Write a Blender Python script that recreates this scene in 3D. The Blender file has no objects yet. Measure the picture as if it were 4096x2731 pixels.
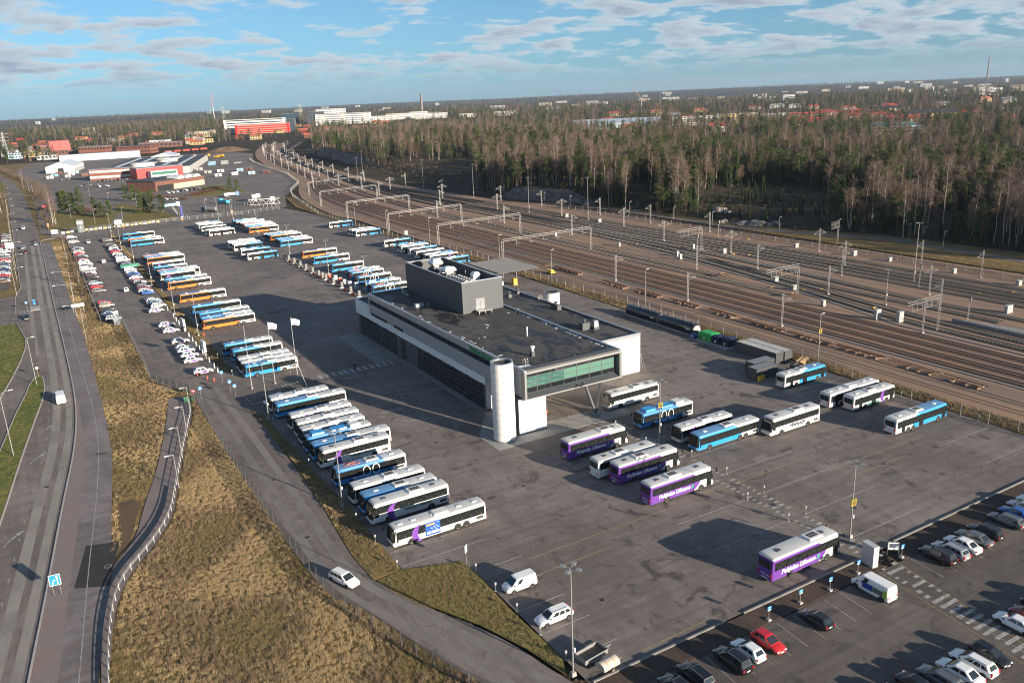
import bpy, bmesh, math, random
from mathutils import Matrix, Vector
random.seed(11)
SC = bpy.context.scene
COL = SC.collection
R_ = math.radians
# ---------------------------------------------------------------- camera
# World: X runs along the parked buses, Y along the depot's long side, metres, ground z = 0.
YAW, PITCH, ROLL, CAMH = 29.6, 16.64, 2.525, 60.0
def _cam():
  cam = bpy.data.objects.new('camera', bpy.data.cameras.new('camera'))
  COL.objects.link(cam)
  p, r, th = R_(PITCH), R_(ROLL), R_(YAW)
  fw = Vector((math.sin(th) * math.cos(p), math.cos(th) * math.cos(p), -math.sin(p)))
  rt = Vector((math.cos(th), -math.sin(th), 0.0))
  up = rt.cross(fw)
  rt2 = rt * math.cos(r) - up * math.sin(r)
  up2 = up * math.cos(r) + rt * math.sin(r)
  m = Matrix((rt2, up2, -fw)).transposed().to_4x4()
  m.translation = Vector((0, 0, CAMH))
  cam.matrix_world = m
  cam.data.sensor_width = 36.0
  cam.data.sensor_fit = 'HORIZONTAL'
  cam.data.lens = 3310 / 4096 * 36.0
  cam.data.clip_start = 0.5
  cam.data.clip_end = 60000
  SC.camera = cam
_cam()
# ---------------------------------------------------------------- light
SUN_AZ, SUN_EL = R_(-69.1), R_(13.2)
SUND = Vector((math.cos(SUN_AZ) * math.cos(SUN_EL), math.sin(SUN_AZ) * math.cos(SUN_EL), math.sin(SUN_EL)))
SC.view_settings.view_transform = 'Standard'
SC.view_settings.look = 'None'
SC.view_settings.gamma = 1.0
SC.view_settings.exposure = 1.15
SC.view_settings.use_curve_mapping = False
sl = bpy.data.lights.new('sun', 'SUN')
sl.energy = 5.0
sl.angle = R_(0.53)
sl.color = (1.0, 0.86, 0.68)
so = bpy.data.objects.new('sun', sl)
COL.objects.link(so)
so.rotation_euler = (-SUND).to_track_quat('-Z', 'Y').to_euler()
so.location = SUND * 300

def world():
  w = bpy.data.worlds.new('World')
  SC.world = w
  w.use_nodes = True
  nt = w.node_tree
  N, L = nt.nodes, nt.links
  N.clear()
  def nd(t, **k):
    n = N.new(t)
    for a, b in k.items():
      setattr(n, a, b)
    return n
  def mth(op, a, b=None, clamp=False):
    n = nd('ShaderNodeMath', operation=op, use_clamp=clamp)
    for i, v in enumerate((a, b)):
      if v is None: continue
      if isinstance(v, (int, float)): n.inputs[i].default_value = v
      else: L.new(v, n.inputs[i])
    return n.outputs[0]
  out = nd('ShaderNodeOutputWorld')
  bg = nd('ShaderNodeBackground')
  sky = nd('ShaderNodeTexSky', sky_type='NISHITA')
  sky.sun_disc = False
  sky.sun_elevation = SUN_EL
  sky.sun_rotation = math.atan2(SUND.x, SUND.y)
  sky.altitude = 60
  sky.air_density = 1.0
  sky.dust_density = 0.35
  sky.ozone_density = 1.6
  tc = nd('ShaderNodeTexCoord')
  sep = nd('ShaderNodeSeparateXYZ')
  L.new(tc.outputs['Generated'], sep.inputs[0])
  dx, dy, dz = sep.outputs
  zz = mth('ADD', mth('MAXIMUM', dz, 0.0), 0.15)
  px, py = mth('DIVIDE', dx, zz), mth('DIVIDE', dy, zz)
  def cloud(ox, oy):
    cb = nd('ShaderNodeCombineXYZ')
    L.new(mth('ADD', px, ox), cb.inputs[0]); L.new(mth('ADD', py, oy), cb.inputs[1])
    n1 = nd('ShaderNodeTexNoise', noise_dimensions='2D')
    n1.inputs['Scale'].default_value = 3.1
    n1.inputs['Detail'].default_value = 9
    n1.inputs['Roughness'].default_value = 0.54
    n1.inputs['Distortion'].default_value = 0.1
    n2 = nd('ShaderNodeTexNoise', noise_dimensions='2D')
    n2.inputs['Scale'].default_value = 0.55
    n2.inputs['Detail'].default_value = 3
    L.new(cb.outputs[0], n1.inputs['Vector']); L.new(cb.outputs[0], n2.inputs['Vector'])
    return mth('ADD', mth('MULTIPLY', n1.outputs[0], 0.72), mth('MULTIPLY', n2.outputs[0], 0.40))
  OX, OY = 1.4, 7.9
  d0 = cloud(OX, OY)
  d1 = cloud(OX + SUND.x * 0.05, OY + SUND.y * 0.05)
  cov = nd('ShaderNodeMapRange', interpolation_type='SMOOTHSTEP')
  L.new(d0, cov.inputs['Value'])
  cov.inputs['From Min'].default_value = 0.48
  cov.inputs['From Max'].default_value = 0.58
  lit = nd('ShaderNodeMapRange')
  L.new(mth('SUBTRACT', d0, d1), lit.inputs['Value'])
  lit.inputs['From Min'].default_value = -0.035
  lit.inputs['From Max'].default_value = 0.05
  thick = nd('ShaderNodeMapRange')
  L.new(d0, thick.inputs['Value'])
  thick.inputs['From Min'].default_value = 0.54
  thick.inputs['From Max'].default_value = 0.66
  c1 = nd('ShaderNodeMix', data_type='RGBA')
  c1.inputs[6].default_value = (5.0, 6.0, 6.7, 1)
  c1.inputs[7].default_value = (3.2, 3.75, 4.8, 1)
  L.new(thick.outputs[0], c1.inputs[0])
  c2 = nd('ShaderNodeMix', data_type='RGBA')
  c2.inputs[7].default_value = (6.4, 6.9, 7.2, 1)
  L.new(c1.outputs[2], c2.inputs[6])
  L.new(mth('MULTIPLY', lit.outputs[0], 0.45), c2.inputs[0])
  # deepen the clear blue a little
  hs = nd('ShaderNodeHueSaturation')
  hs.inputs['Saturation'].default_value = 0.55
  hs.inputs['Value'].default_value = 1.0
  L.new(sky.outputs[0], hs.inputs['Color'])
  tint = nd('ShaderNodeMix', data_type='RGBA', blend_type='MULTIPLY')
  tint.inputs[0].default_value = 1.0
  L.new(hs.outputs[0], tint.inputs[6])
  tint.inputs[7].default_value = (0.44, 0.84, 1.28, 1)
  fade = nd('ShaderNodeMapRange', interpolation_type='SMOOTHSTEP')
  L.new(dz, fade.inputs['Value'])
  fade.inputs['From Min'].default_value = 0.008
  fade.inputs['From Max'].default_value = 0.045
  fade.inputs['To Min'].default_value = 0.05
  fade.inputs['To Max'].default_value = 0.94
  # a broken layer hides less sky overhead; thinned there, out of view, to darken and blue the shadows
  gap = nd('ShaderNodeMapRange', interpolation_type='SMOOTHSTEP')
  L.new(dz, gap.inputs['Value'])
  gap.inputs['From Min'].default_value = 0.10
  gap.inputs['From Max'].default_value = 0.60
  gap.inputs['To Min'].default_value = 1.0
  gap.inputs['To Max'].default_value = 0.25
  mx = nd('ShaderNodeMix', data_type='RGBA')
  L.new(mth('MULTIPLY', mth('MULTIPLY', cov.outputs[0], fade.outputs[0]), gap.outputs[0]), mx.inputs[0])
  L.new(tint.outputs[2], mx.inputs[6])
  L.new(c2.outputs[2], mx.inputs[7])
  L.new(mx.outputs[2], bg.inputs[0])
  bg.inputs[1].default_value = 0.05
  L.new(bg.outputs[0], out.inputs[0])
world()
SC.cycles.use_denoising = True
SC.cycles.filter_width = 1.1
SC.cycles.max_bounces = 5
SC.cycles.diffuse_bounces = 2
SC.cycles.glossy_bounces = 2
SC.cycles.transmission_bounces = 2
SC.cycles.transparent_max_bounces = 8
SC.cycles.volume_bounces = 0
SC.cycles.caustics_reflective = False
SC.cycles.caustics_refractive = False

# ---------------------------------------------------------------- materials
MATS = {}
def srgb(h):
  h = h.lstrip('#')
  v = [int(h[i:i + 2], 16) / 255 for i in (0, 2, 4)]
  return tuple(((x + .055) / 1.055) ** 2.4 if x > .04045 else x / 12.92 for x in v)
def mat(name, col=(.5, .5, .5), rough=.5, metal=0.0, coat=0.0, spec=.5, var=0.0, vscale=1.0, bump=0.0, bscale=20.0):
  if name in MATS: return MATS[name]
  m = bpy.data.materials.new(name)
  m.use_nodes = True
  b = m.node_tree.nodes['Principled BSDF']
  b.inputs['Base Color'].default_value = (*col[:3], 1)
  b.inputs['Roughness'].default_value = rough
  b.inputs['Metallic'].default_value = metal
  b.inputs['Specular IOR Level'].default_value = spec
  b.inputs['Coat Weight'].default_value = coat
  b.inputs['Coat Roughness'].default_value = .04
  nt = m.node_tree
  if var or bump:
    tc = nt.nodes.new('ShaderNodeTexCoord')
  if var:
    n = nt.nodes.new('ShaderNodeTexNoise')
    n.inputs['Scale'].default_value = vscale
    n.inputs['Detail'].default_value = 6
    n.inputs['Roughness'].default_value = .65
    nt.links.new(tc.outputs['Object'], n.inputs['Vector'])
    r = nt.nodes.new('ShaderNodeMapRange')
    r.inputs['From Min'].default_value = .3
    r.inputs['From Max'].default_value = .7
    r.inputs['To Min'].default_value = 1 - var
    r.inputs['To Max'].default_value = 1 + var
    nt.links.new(n.outputs[0], r.inputs['Value'])
    x = nt.nodes.new('ShaderNodeVectorMath'); x.operation = 'SCALE'
    x.inputs[0].default_value = col[:3]
    nt.links.new(r.outputs[0], x.inputs['Scale'])
    nt.links.new(x.outputs[0], b.inputs['Base Color'])
  if bump:
    n = nt.nodes.new('ShaderNodeTexNoise')
    n.inputs['Scale'].default_value = bscale
    n.inputs['Detail'].default_value = 4
    nt.links.new(tc.outputs['Object'], n.inputs['Vector'])
    bp = nt.nodes.new('ShaderNodeBump')
    bp.inputs['Strength'].default_value = bump
    bp.inputs['Distance'].default_value = .05
    nt.links.new(n.outputs[0], bp.inputs['Height'])
    nt.links.new(bp.outputs[0], b.inputs['Normal'])
  MATS[name] = m
  return m

class NT:
  """small node-building helper for procedural materials"""
  def __init__(s, name):
    s.m = bpy.data.materials.new(name); s.m.use_nodes = True
    s.nt = s.m.node_tree; s.b = s.nt.nodes['Principled BSDF']
    s.tc = s.nt.nodes.new('ShaderNodeTexCoord').outputs['Object']
    MATS[name] = s.m
  def lk(s, a, b): s.nt.links.new(a, b)
  def put(s, sock, v):
    if v is None: return
    if hasattr(v, 'is_output'): s.lk(v, sock)
    elif isinstance(v, (int, float)):
      try: sock.default_value = v
      except TypeError: sock.default_value = (v, v, v)
    else: sock.default_value = v if len(v) == len(sock.default_value) else (*v, 1)
  def math(s, op, a, b=None, c=None, clamp=False):
    n = s.nt.nodes.new('ShaderNodeMath'); n.operation = op; n.use_clamp = clamp
    for i, v in enumerate((a, b, c)): s.put(n.inputs[i], v)
    return n.outputs[0]
  def xyz(s, v=None):
    n = s.nt.nodes.new('ShaderNodeSeparateXYZ'); s.lk(v or s.tc, n.inputs[0]); return n.outputs
  def comb(s, x, y, z):
    n = s.nt.nodes.new('ShaderNodeCombineXYZ')
    for i, v in enumerate((x, y, z)): s.put(n.inputs[i], v)
    return n.outputs[0]
  def scl(s, v, k):
    n = s.nt.nodes.new('ShaderNodeVectorMath'); n.operation = 'MULTIPLY'
    s.lk(v, n.inputs[0]); n.inputs[1].default_value = k; return n.outputs[0]
  def noise(s, scale, detail=5, rough=.6, vec=None, dist=0.0):
    n = s.nt.nodes.new('ShaderNodeTexNoise')
    n.inputs['Scale'].default_value = scale; n.inputs['Detail'].default_value = detail
    n.inputs['Roughness'].default_value = rough; n.inputs['Distortion'].default_value = dist
    s.lk(vec or s.tc, n.inputs['Vector']); return n.outputs[0]
  def ramp(s, v, a, b, lo=0.0, hi=1.0, smooth=True):
    n = s.nt.nodes.new('ShaderNodeMapRange')
    if smooth: n.interpolation_type = 'SMOOTHSTEP'
    s.lk(v, n.inputs['Value'])
    n.inputs['From Min'].default_value = a; n.inputs['From Max'].default_value = b
    n.inputs['To Min'].default_value = lo; n.inputs['To Max'].default_value = hi
    return n.outputs[0]
  def mix(s, f, a, b):
    n = s.nt.nodes.new('ShaderNodeMix'); n.data_type = 'RGBA'
    s.put(n.inputs[0], f); s.put(n.inputs[6], a); s.put(n.inputs[7], b)
    return n.outputs[2]
  def bump(s, h, strength=.5, dist=.05):
    n = s.nt.nodes.new('ShaderNodeBump'); n.inputs['Strength'].default_value = strength
    n.inputs['Distance'].default_value = dist
    s.lk(h, n.inputs['Height']); s.lk(n.outputs[0], s.b.inputs['Normal'])
  def done(s, col=None, rough=None, spec=None, metal=None, coat=None):
    s.put(s.b.inputs['Base Color'], col)
    if rough is not None: s.put(s.b.inputs['Roughness'], rough)
    if spec is not None: s.put(s.b.inputs['Specular IOR Level'], spec)
    if metal is not None: s.put(s.b.inputs['Metallic'], metal)
    if coat is not None: s.put(s.b.inputs['Coat Weight'], coat); s.b.inputs['Coat Roughness'].default_value = .05
    return s.m

# ---------------------------------------------------------------- objects
LABELS = {}
def tag(o, label=None, cat=None, group=None, kind=None):
  if label:
    o['label'] = label
    n = len(label.split())
    if not 4 <= n <= 16: print('LABEL LENGTH', n, label)
    if label in LABELS and not group: print('DUPLABEL', label)
    LABELS[label] = LABELS.get(label, 0) + 1
  if cat: o['category'] = cat
  if group: o['group'] = group
  if kind: o['kind'] = kind
  return o
def thing(name, label, cat, loc=(0, 0, 0), rotz=0.0, group=None):
  o = bpy.data.objects.new(name, None)
  o.empty_display_size = .3
  COL.objects.link(o)
  o.location = loc; o.rotation_euler = (0, 0, rotz)
  return tag(o, label, cat, group)
CH = {}     # parent name -> children (Object.children scans the whole scene)
def part(name, me, parent, loc=(0, 0, 0), rot=(0, 0, 0)):
  o = bpy.data.objects.new(name, me)
  COL.objects.link(o)
  o.location = loc; o.rotation_euler = rot
  if parent is not None:
    o.parent = parent; CH.setdefault(parent.name, []).append(o)
  return o
def drop(o):
  for c in CH.pop(o.name, ()): drop(c)
  bpy.data.objects.remove(o)
def copy_tree(o, parent=None, swap=None):
  c = o.copy(); COL.objects.link(c); c.parent = parent
  if swap and c.data and c.data in swap: c.data = swap[c.data]
  for ch in CH.get(o.name, ()): copy_tree(ch, c, swap)
  return c
def place(proto, loc, rotz, label, group=None, swap=None):
  c = copy_tree(proto, None, swap)
  c.location = loc; c.rotation_euler = (0, 0, rotz)
  if 'group' in c: del c['group']
  tag(c, label, None, group)
  return c
class MB:
  def __init__(s): s.v = []; s.f = []; s.m = []; s.sm = []
  def add(s, vs, fs, mi=0, smooth=False):
    o = len(s.v); s.v.extend([tuple(p) for p in vs])
    for f in fs:
      s.f.append(tuple(i + o for i in f)); s.m.append(mi); s.sm.append(smooth)
    return s
  def box(s, cx, cy, cz, sx, sy, sz, rz=0.0, mi=0):
    c, n = math.cos(rz), math.sin(rz)
    vs = []
    for z in (-.5, .5):
      for x, y in ((-.5, -.5), (.5, -.5), (.5, .5), (-.5, .5)):
        X, Y = x * sx, y * sy
        vs.append((cx + X * c - Y * n, cy + X * n + Y * c, cz + z * sz))
    return s.add(vs, [(3, 2, 1, 0), (4, 5, 6, 7), (0, 1, 5, 4), (1, 2, 6, 5), (2, 3, 7, 6), (3, 0, 4, 7)], mi)
  def b2(s, x0, x1, y0, y1, z0, z1, mi=0):
    return s.box((x0 + x1) / 2, (y0 + y1) / 2, (z0 + z1) / 2, x1 - x0, y1 - y0, z1 - z0, 0, mi)
  def frust(s, x0, x1, y0, y1, z0, z1, ins, mi=0):
    i = ins
    vs = [(x0, y0, z0), (x1, y0, z0), (x1, y1, z0), (x0, y1, z0), (x0 + i, y0 + i, z1), (x1 - i, y0 + i, z1), (x1 - i, y1 - i, z1), (x0 + i, y1 - i, z1)]
    return s.add(vs, [(3, 2, 1, 0), (4, 5, 6, 7), (0, 1, 5, 4), (1, 2, 6, 5), (2, 3, 7, 6), (3, 0, 4, 7)], mi)
  def cyl(s, p0, p1, r0, r1=None, n=10, mi=0, caps=True, smooth=True):
    p0, p1 = Vector(p0), Vector(p1); r1 = r0 if r1 is None else r1
    d = (p1 - p0).normalized()
    u = d.orthogonal().normalized(); w = d.cross(u)
    vs = []
    for p, r in ((p0, r0), (p1, r1)):
      for i in range(n):
        a = 2 * math.pi * i / n
        vs.append(p + u * math.cos(a) * r + w * math.sin(a) * r)
    s.add(vs, [(i, (i + 1) % n, n + (i + 1) % n, n + i) for i in range(n)], mi, smooth)
    if caps:
      s.add(vs[:n], [tuple(range(n - 1, -1, -1))], mi)
      s.add(vs[n:], [tuple(range(n))], mi)
    return s
  def bar(s, p0, p1, w, h=None, mi=0):
    p0, p1 = Vector(p0), Vector(p1); h = h or w
    d = (p1 - p0).normalized()
    u = Vector((0, 0, 1)).cross(d)
    u = u.normalized() if u.length > 1e-4 else Vector((1, 0, 0))
    t = d.cross(u)
    vs = [p + u * a * w / 2 + t * b * h / 2 for p in (p0, p1) for a, b in ((-1, -1), (1, -1), (1, 1), (-1, 1))]
    return s.add(vs, [(3, 2, 1, 0), (4, 5, 6, 7), (0, 1, 5, 4), (1, 2, 6, 5), (2, 3, 7, 6), (3, 0, 4, 7)], mi)
  def prism(s, poly, z0, z1, mi=0):
    n = len(poly)
    a = sum(poly[i][0] * poly[(i + 1) % n][1] - poly[(i + 1) % n][0] * poly[i][1] for i in range(n))
    if a < 0: poly = poly[::-1]
    vs = [(x, y, z0) for x, y in poly] + [(x, y, z1) for x, y in poly]
    return s.add(vs, [tuple(range(n, 2 * n)), tuple(range(n - 1, -1, -1))] + [(i, (i + 1) % n, n + (i + 1) % n, n + i) for i in range(n)], mi)
  def sheet(s, poly, z, mi=0):
    n = len(poly)
    a = sum(poly[i][0] * poly[(i + 1) % n][1] - poly[(i + 1) % n][0] * poly[i][1] for i in range(n))
    if a < 0: poly = poly[::-1]
    return s.add([(x, y, z) for x, y in poly], [tuple(range(n))], mi)
  def side(s, poly, y0, y1, mi=0, smooth=False):
    """profile in xz extruded along y"""
    n = len(poly)
    vs = [(x, y0, z) for x, z in poly] + [(x, y1, z) for x, z in poly]
    return s.add(vs, [tuple(range(n)), tuple(range(2 * n - 1, n - 1, -1))], mi).add(vs, [(n + i, n + (i + 1) % n, (i + 1) % n, i) for i in range(n)], mi, smooth)
  def loft(s, secs, mi=0, smooth=False, cap=True):
    n = len(secs[0]); vs = [p for q in secs for p in q]; fs = []
    for k in range(len(secs) - 1):
      for i in range(n):
        j = (i + 1) % n
        fs.append((k * n + i, k * n + j, (k + 1) * n + j, (k + 1) * n + i))
    s.add(vs, fs, mi, smooth)
    if cap:
      s.add(secs[0], [tuple(range(n - 1, -1, -1))], mi); s.add(secs[-1], [tuple(range(n))], mi)
    return s
  def mesh(s, name, mats):
    me = bpy.data.meshes.new(name)
    me.from_pydata(s.v, [], s.f)
    for m in (mats if isinstance(mats, (list, tuple)) else [mats]): me.materials.append(m)
    if any(s.m): me.polygons.foreach_set('material_index', s.m)
    if any(s.sm): me.polygons.foreach_set('use_smooth', s.sm)
    me.update()
    return me
  def obj(s, name, mats, parent=None, loc=(0, 0, 0), rot=(0, 0, 0)):
    return part(name, s.mesh(name, mats), parent, loc, rot)
def struct(name, mb, mats, kind='structure'):
  o = mb.obj(name, mats); o['kind'] = kind; return o
def lerp(a, b, t): return a + (b - a) * t
def interp(tab, x):
  if x <= tab[0][0]: return tab[0][1]
  for (x0, y0), (x1, y1) in zip(tab, tab[1:]):
    if x <= x1: return y0 + (y1 - y0) * (x - x0) / (x1 - x0)
  return tab[-1][1]
def smooth_tab(tab, x, h=6.0): return (interp(tab, x - h) + interp(tab, x - h / 2) + interp(tab, x) + interp(tab, x + h / 2) + interp(tab, x + h)) / 5
ORD = ['first', 'second', 'third', 'fourth', 'fifth', 'sixth', 'seventh', 'eighth', 'ninth', 'tenth', 'eleventh', 'twelfth', 'thirteenth', 'fourteenth', 'fifteenth', 'sixteenth', 'seventeenth', 'eighteenth', 'nineteenth', 'twentieth']
ORD += ['twenty-' + q for q in ORD[:9]] + ['thirtieth'] + ['thirty-' + q for q in ORD[:9]] + ['fortieth'] + ['forty-' + q for q in ORD[:9]] + ['fiftieth']
TXT = {}
def text_mesh(txt, size, m, shear=0.25, bold=0.02, ext=0.004, spacing=1.0):
  """text as mesh; local x along the line, local y up, centred"""
  k = (txt, size, m.name, shear)
  if k in TXT: return TXT[k]
  cu = bpy.data.curves.new('lettering', 'FONT')
  cu.body = txt; cu.size = size; cu.shear = shear; cu.offset = bold * size; cu.extrude = ext
  cu.resolution_u = 3; cu.space_character = spacing
  cu.align_x = 'CENTER'; cu.align_y = 'CENTER'
  o = bpy.data.objects.new('lettering', cu); COL.objects.link(o)
  bpy.context.view_layer.update()
  me = bpy.data.meshes.new_from_object(o.evaluated_get(bpy.context.evaluated_depsgraph_get()))
  me.name = 'lettering'
  bpy.data.objects.remove(o); bpy.data.curves.remove(cu)
  me.materials.clear(); me.materials.append(m)
  TXT[k] = me
  return me
# ================================================================ ground
def asphalt(name, base, streak_axis='Y', stain=.6, grain=1.0, wet=.5, hue=(1.14, .99, .91)):
  s = NT(name)
  c = lambda k: (base * hue[0] * k, base * hue[1] * k, base * hue[2] * k)
  big = s.noise(.045, 6, .62)
  mid = s.noise(.35, 6, .65, dist=.8)
  st = s.noise(1.0, 5, .6, vec=s.scl(s.tc, (.9, .035, 1) if streak_axis == 'Y' else (.035, .9, 1)))
  st2 = s.noise(1.0, 4, .6, vec=s.scl(s.tc, (.05, .5, 1) if streak_axis == 'Y' else (.5, .05, 1)))
  fine = s.noise(9 * grain, 3, .7)
  v = s.math('ADD', s.math('MULTIPLY', big, .9), s.math('MULTIPLY', mid, .45))
  v = s.math('ADD', v, s.math('MULTIPLY', st, .55)); v = s.math('ADD', v, s.math('MULTIPLY', st2, .35))
  t = s.ramp(v, .92, 1.38)
  col = s.mix(t, c(.72), c(1.26))
  oil = s.ramp(s.noise(.75, 3, .5, dist=.6), .66, .74)
  col = s.mix(s.math('MULTIPLY', oil, stain), col, c(.40))
  stn = s.ramp(s.noise(.16, 7, .70, dist=1.6), .545, .65)
  col = s.mix(s.math('MULTIPLY', stn, stain), col, c(.36))
  col = s.mix(s.ramp(s.noise(.55, 6, .7, dist=.5), .45, .68, 0, .35), col, (base * .95, base * .72, base * .62))
  f = s.ramp(fine, .3, .7, .82, 1.18, False)
  n = s.nt.nodes.new('ShaderNodeVectorMath'); n.operation = 'SCALE'
  s.lk(col, n.inputs[0]); s.lk(f, n.inputs['Scale'])
  # fine cracks and patched seams
  vo = s.nt.nodes.new('ShaderNodeTexVoronoi'); vo.feature = 'DISTANCE_TO_EDGE'; vo.inputs['Scale'].default_value = .11
  wv = s.nt.nodes.new('ShaderNodeVectorMath'); wv.operation = 'ADD'
  nz = s.nt.nodes.new('ShaderNodeTexNoise'); nz.inputs['Scale'].default_value = .5; s.lk(s.tc, nz.inputs['Vector'])
  sc = s.scl(nz.outputs['Color'], (3, 3, 0)); s.lk(s.tc, wv.inputs[0]); s.lk(sc, wv.inputs[1]); s.lk(wv.outputs[0], vo.inputs['Vector'])
  seam = s.math('LESS_THAN', s.math('ABSOLUTE', s.math('SUBTRACT', s.math('FRACT', s.math('ADD', s.math('MULTIPLY', s.xyz()[1 if streak_axis == 'X' else 0], .21), s.math('MULTIPLY', s.noise(.08, 2), .05))), .5)), .006)
  crack = s.ramp(vo.outputs['Distance'], 0.0, .009, .45, 0)
  col2 = s.mix(s.math('MAXIMUM', crack, s.math('MULTIPLY', seam, s.ramp(s.noise(.3, 3), .35, .6, .1, .55))), n.outputs[0], c(.3))
  s.bump(s.math('ADD', s.noise(14, 3), s.math('MULTIPLY', big, .6)), .25, .03)
  r = s.math('SUBTRACT', .88, s.math('MULTIPLY', stn, wet * .55))
  return s.done(col2, r, .35)
M_YARD = asphalt('asphalt_yard', .15, 'X', .9, 1.0)
M_LANE = asphalt('asphalt_lane', .145, 'Y', .5)
M_PARK = asphalt('asphalt_car_park', .10, 'X', .7)
M_ROAD = asphalt('asphalt_road', .15, 'Y', .3, 1.0, .3)
M_CYC = asphalt('asphalt_cycleway', .165, 'X', .35, 1.0, .2, (1.1, .97, .96))
def gravel(name, c1, c2, c3, scale=1.0):
  s = NT(name)
  a = s.ramp(s.noise(.06 * scale, 6, .65), .35, .65)
  b = s.ramp(s.noise(1.0, 5, .6, vec=s.scl(s.tc, (.5, .03, 1))), .4, .62)
  col = s.mix(a, c1, c2); col = s.mix(s.math('MULTIPLY', b, .6), col, c3)
  f = s.ramp(s.noise(5, 3, .8), .25, .75, .7, 1.3, False)
  n = s.nt.nodes.new('ShaderNodeVectorMath'); n.operation = 'SCALE'; s.lk(col, n.inputs[0]); s.lk(f, n.inputs['Scale'])
  s.bump(s.noise(6, 4, .8), .6, .08)
  return s.done(n.outputs[0], .95, .2)
M_RAILG = gravel('rail_gravel', (.255, .175, .135), (.19, .148, .122), (.34, .205, .125))
M_BALLAST = gravel('track_ballast', (.055, .045, .039), (.036, .032, .029), (.07, .055, .045), 2)
M_BALLAST_RUST = gravel('rusty_ballast', (.19, .12, .085), (.13, .09, .07), (.24, .15, .10), 2)
M_PATHG = gravel('path_gravel', (.20, .165, .16), (.165, .14, .135), (.22, .185, .175), 2)
M_STONE = gravel('pale_gravel', (.30, .27, .25), (.22, .20, .185), (.34, .31, .28), 2)
def grassm(name, c1, c2, c3, sc=1.0):
  s = NT(name)
  a = s.ramp(s.noise(.09 * sc, 6, .65), .36, .62); b = s.ramp(s.noise(.5 * sc, 6, .7, dist=.6), .42, .64)
  col = s.mix(a, c1, c2); col = s.mix(s.math('MULTIPLY', b, .75), col, c3)
  f = s.ramp(s.noise(4.0, 4, .8), .25, .75, .55, 1.4, False)
  n = s.nt.nodes.new('ShaderNodeVectorMath'); n.operation = 'SCALE'; s.lk(col, n.inputs[0]); s.lk(f, n.inputs['Scale'])
  s.bump(s.math('ADD', s.noise(3, 5, .8), s.math('MULTIPLY', s.noise(.6, 4), 2.0)), .9, .25)
  return s.done(n.outputs[0], .95, .15)
M_DRY = grassm('dry_grass', (.27, .18, .075), (.18, .125, .06), (.12, .10, .04))
M_GREEN = grassm('green_grass', (.12, .145, .035), (.17, .17, .05), (.08, .105, .025))
M_LAWN = grassm('pale_lawn', (.17, .15, .05), (.21, .165, .065), (.13, .12, .035))
M_SOIL = gravel('bare_soil', (.13, .085, .055), (.10, .07, .048), (.15, .10, .065), 4)
M_BARK = gravel('bark_bed', (.075, .055, .045), (.05, .04, .035), (.10, .07, .055), 4)
M_KERB = mat('kerb_granite', (.36, .33, .31), .8, var=.2, vscale=2)
M_WLINE = mat('worn_white_paint', (.30, .29, .275), .75, var=.55, vscale=2)
M_YLINE = mat('worn_yellow_paint', (.25, .20, .085), .75, var=.5, vscale=3)
def far_ground():
  s = NT('far_ground')
  a = s.ramp(s.noise(.004, 6, .6), .38, .62); b = s.ramp(s.noise(.02, 6, .7), .4, .62); c_ = s.ramp(s.noise(.0016, 5, .6), .5, .62)
  col = s.mix(a, (.052, .040, .030), (.030, .033, .017)); col = s.mix(s.math('MULTIPLY', b, .6), col, (.075, .055, .043))
  col = s.mix(s.math('MULTIPLY', c_, .5), col, (.10, .08, .05))
  s.bump(s.noise(.05, 5, .8), 1.0, 6)
  return s.done(col, .95, .1)
M_FAR = far_ground()
def ground_disc():
  mb = MB(); rings = [0, 150, 300, 600, 1000, 1500, 2200, 3200, 4500, 6500, 9000, 13300]
  n = 96; vs = [(0, 0, -.3)]; fs = []
  for k, r in enumerate(rings[1:]):
    for i in range(n):
      a = 2 * math.pi * i / n
      x, y = r * math.cos(a), r * math.sin(a)
      z = -.3
      if r > 1400:
        q = min(1, (r - 1400) / 4000)
        z += q * (9 * math.sin(x * .0011 + 1) + 8 * math.sin(y * .0009 + x * .0004) + 5 * math.sin((x - y) * .0021))
        if r > 12000: z = -.3 + q * 6 * math.sin(a * 17)
      vs.append((x, y, z))
  for i in range(n): fs.append((0, 1 + i, 1 + (i + 1) % n))
  for k in range(len(rings) - 2):
    o, p = 1 + k * n, 1 + (k + 1) * n
    for i in range(n):
      j = (i + 1) % n; fs.append((o + i, p + i, p + j, o + j))
  mb.add(vs, fs, 0, True)
  return struct('ground', mb, M_FAR)
ground_disc()
def sample(tab, n):
  """resample polyline of (a,b) to n points by length"""
  L = [0]
  for p, q in zip(tab, tab[1:]): L.append(L[-1] + math.hypot(q[0] - p[0], q[1] - p[1]))
  out = []
  for i in range(n):
    t = L[-1] * i / (n - 1); k = 0
    while k < len(L) - 2 and L[k + 1] < t: k += 1
    u = (t - L[k]) / max(1e-6, L[k + 1] - L[k]); p, q = tab[k], tab[k + 1]
    out.append((lerp(p[0], q[0], u), lerp(p[1], q[1], u)))
  return out
def chaikin(pts, k=2):
  for _ in range(k):
    o = [pts[0]]
    for p, q in zip(pts, pts[1:]):
      o += [(p[0] * .75 + q[0] * .25, p[1] * .75 + q[1] * .25), (p[0] * .25 + q[0] * .75, p[1] * .25 + q[1] * .75)]
    o.append(pts[-1]); pts = o
  return pts
def ribbon(mb, left, right, z, n=60, mi=0):
  A, B = sample(left, n), sample(right, n)
  vs = [(x, y, z) for x, y in A] + [(x, y, z) for x, y in B]
  return mb.add(vs, [(i, n + i, n + i + 1, i + 1) for i in range(n - 1)], mi)
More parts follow.
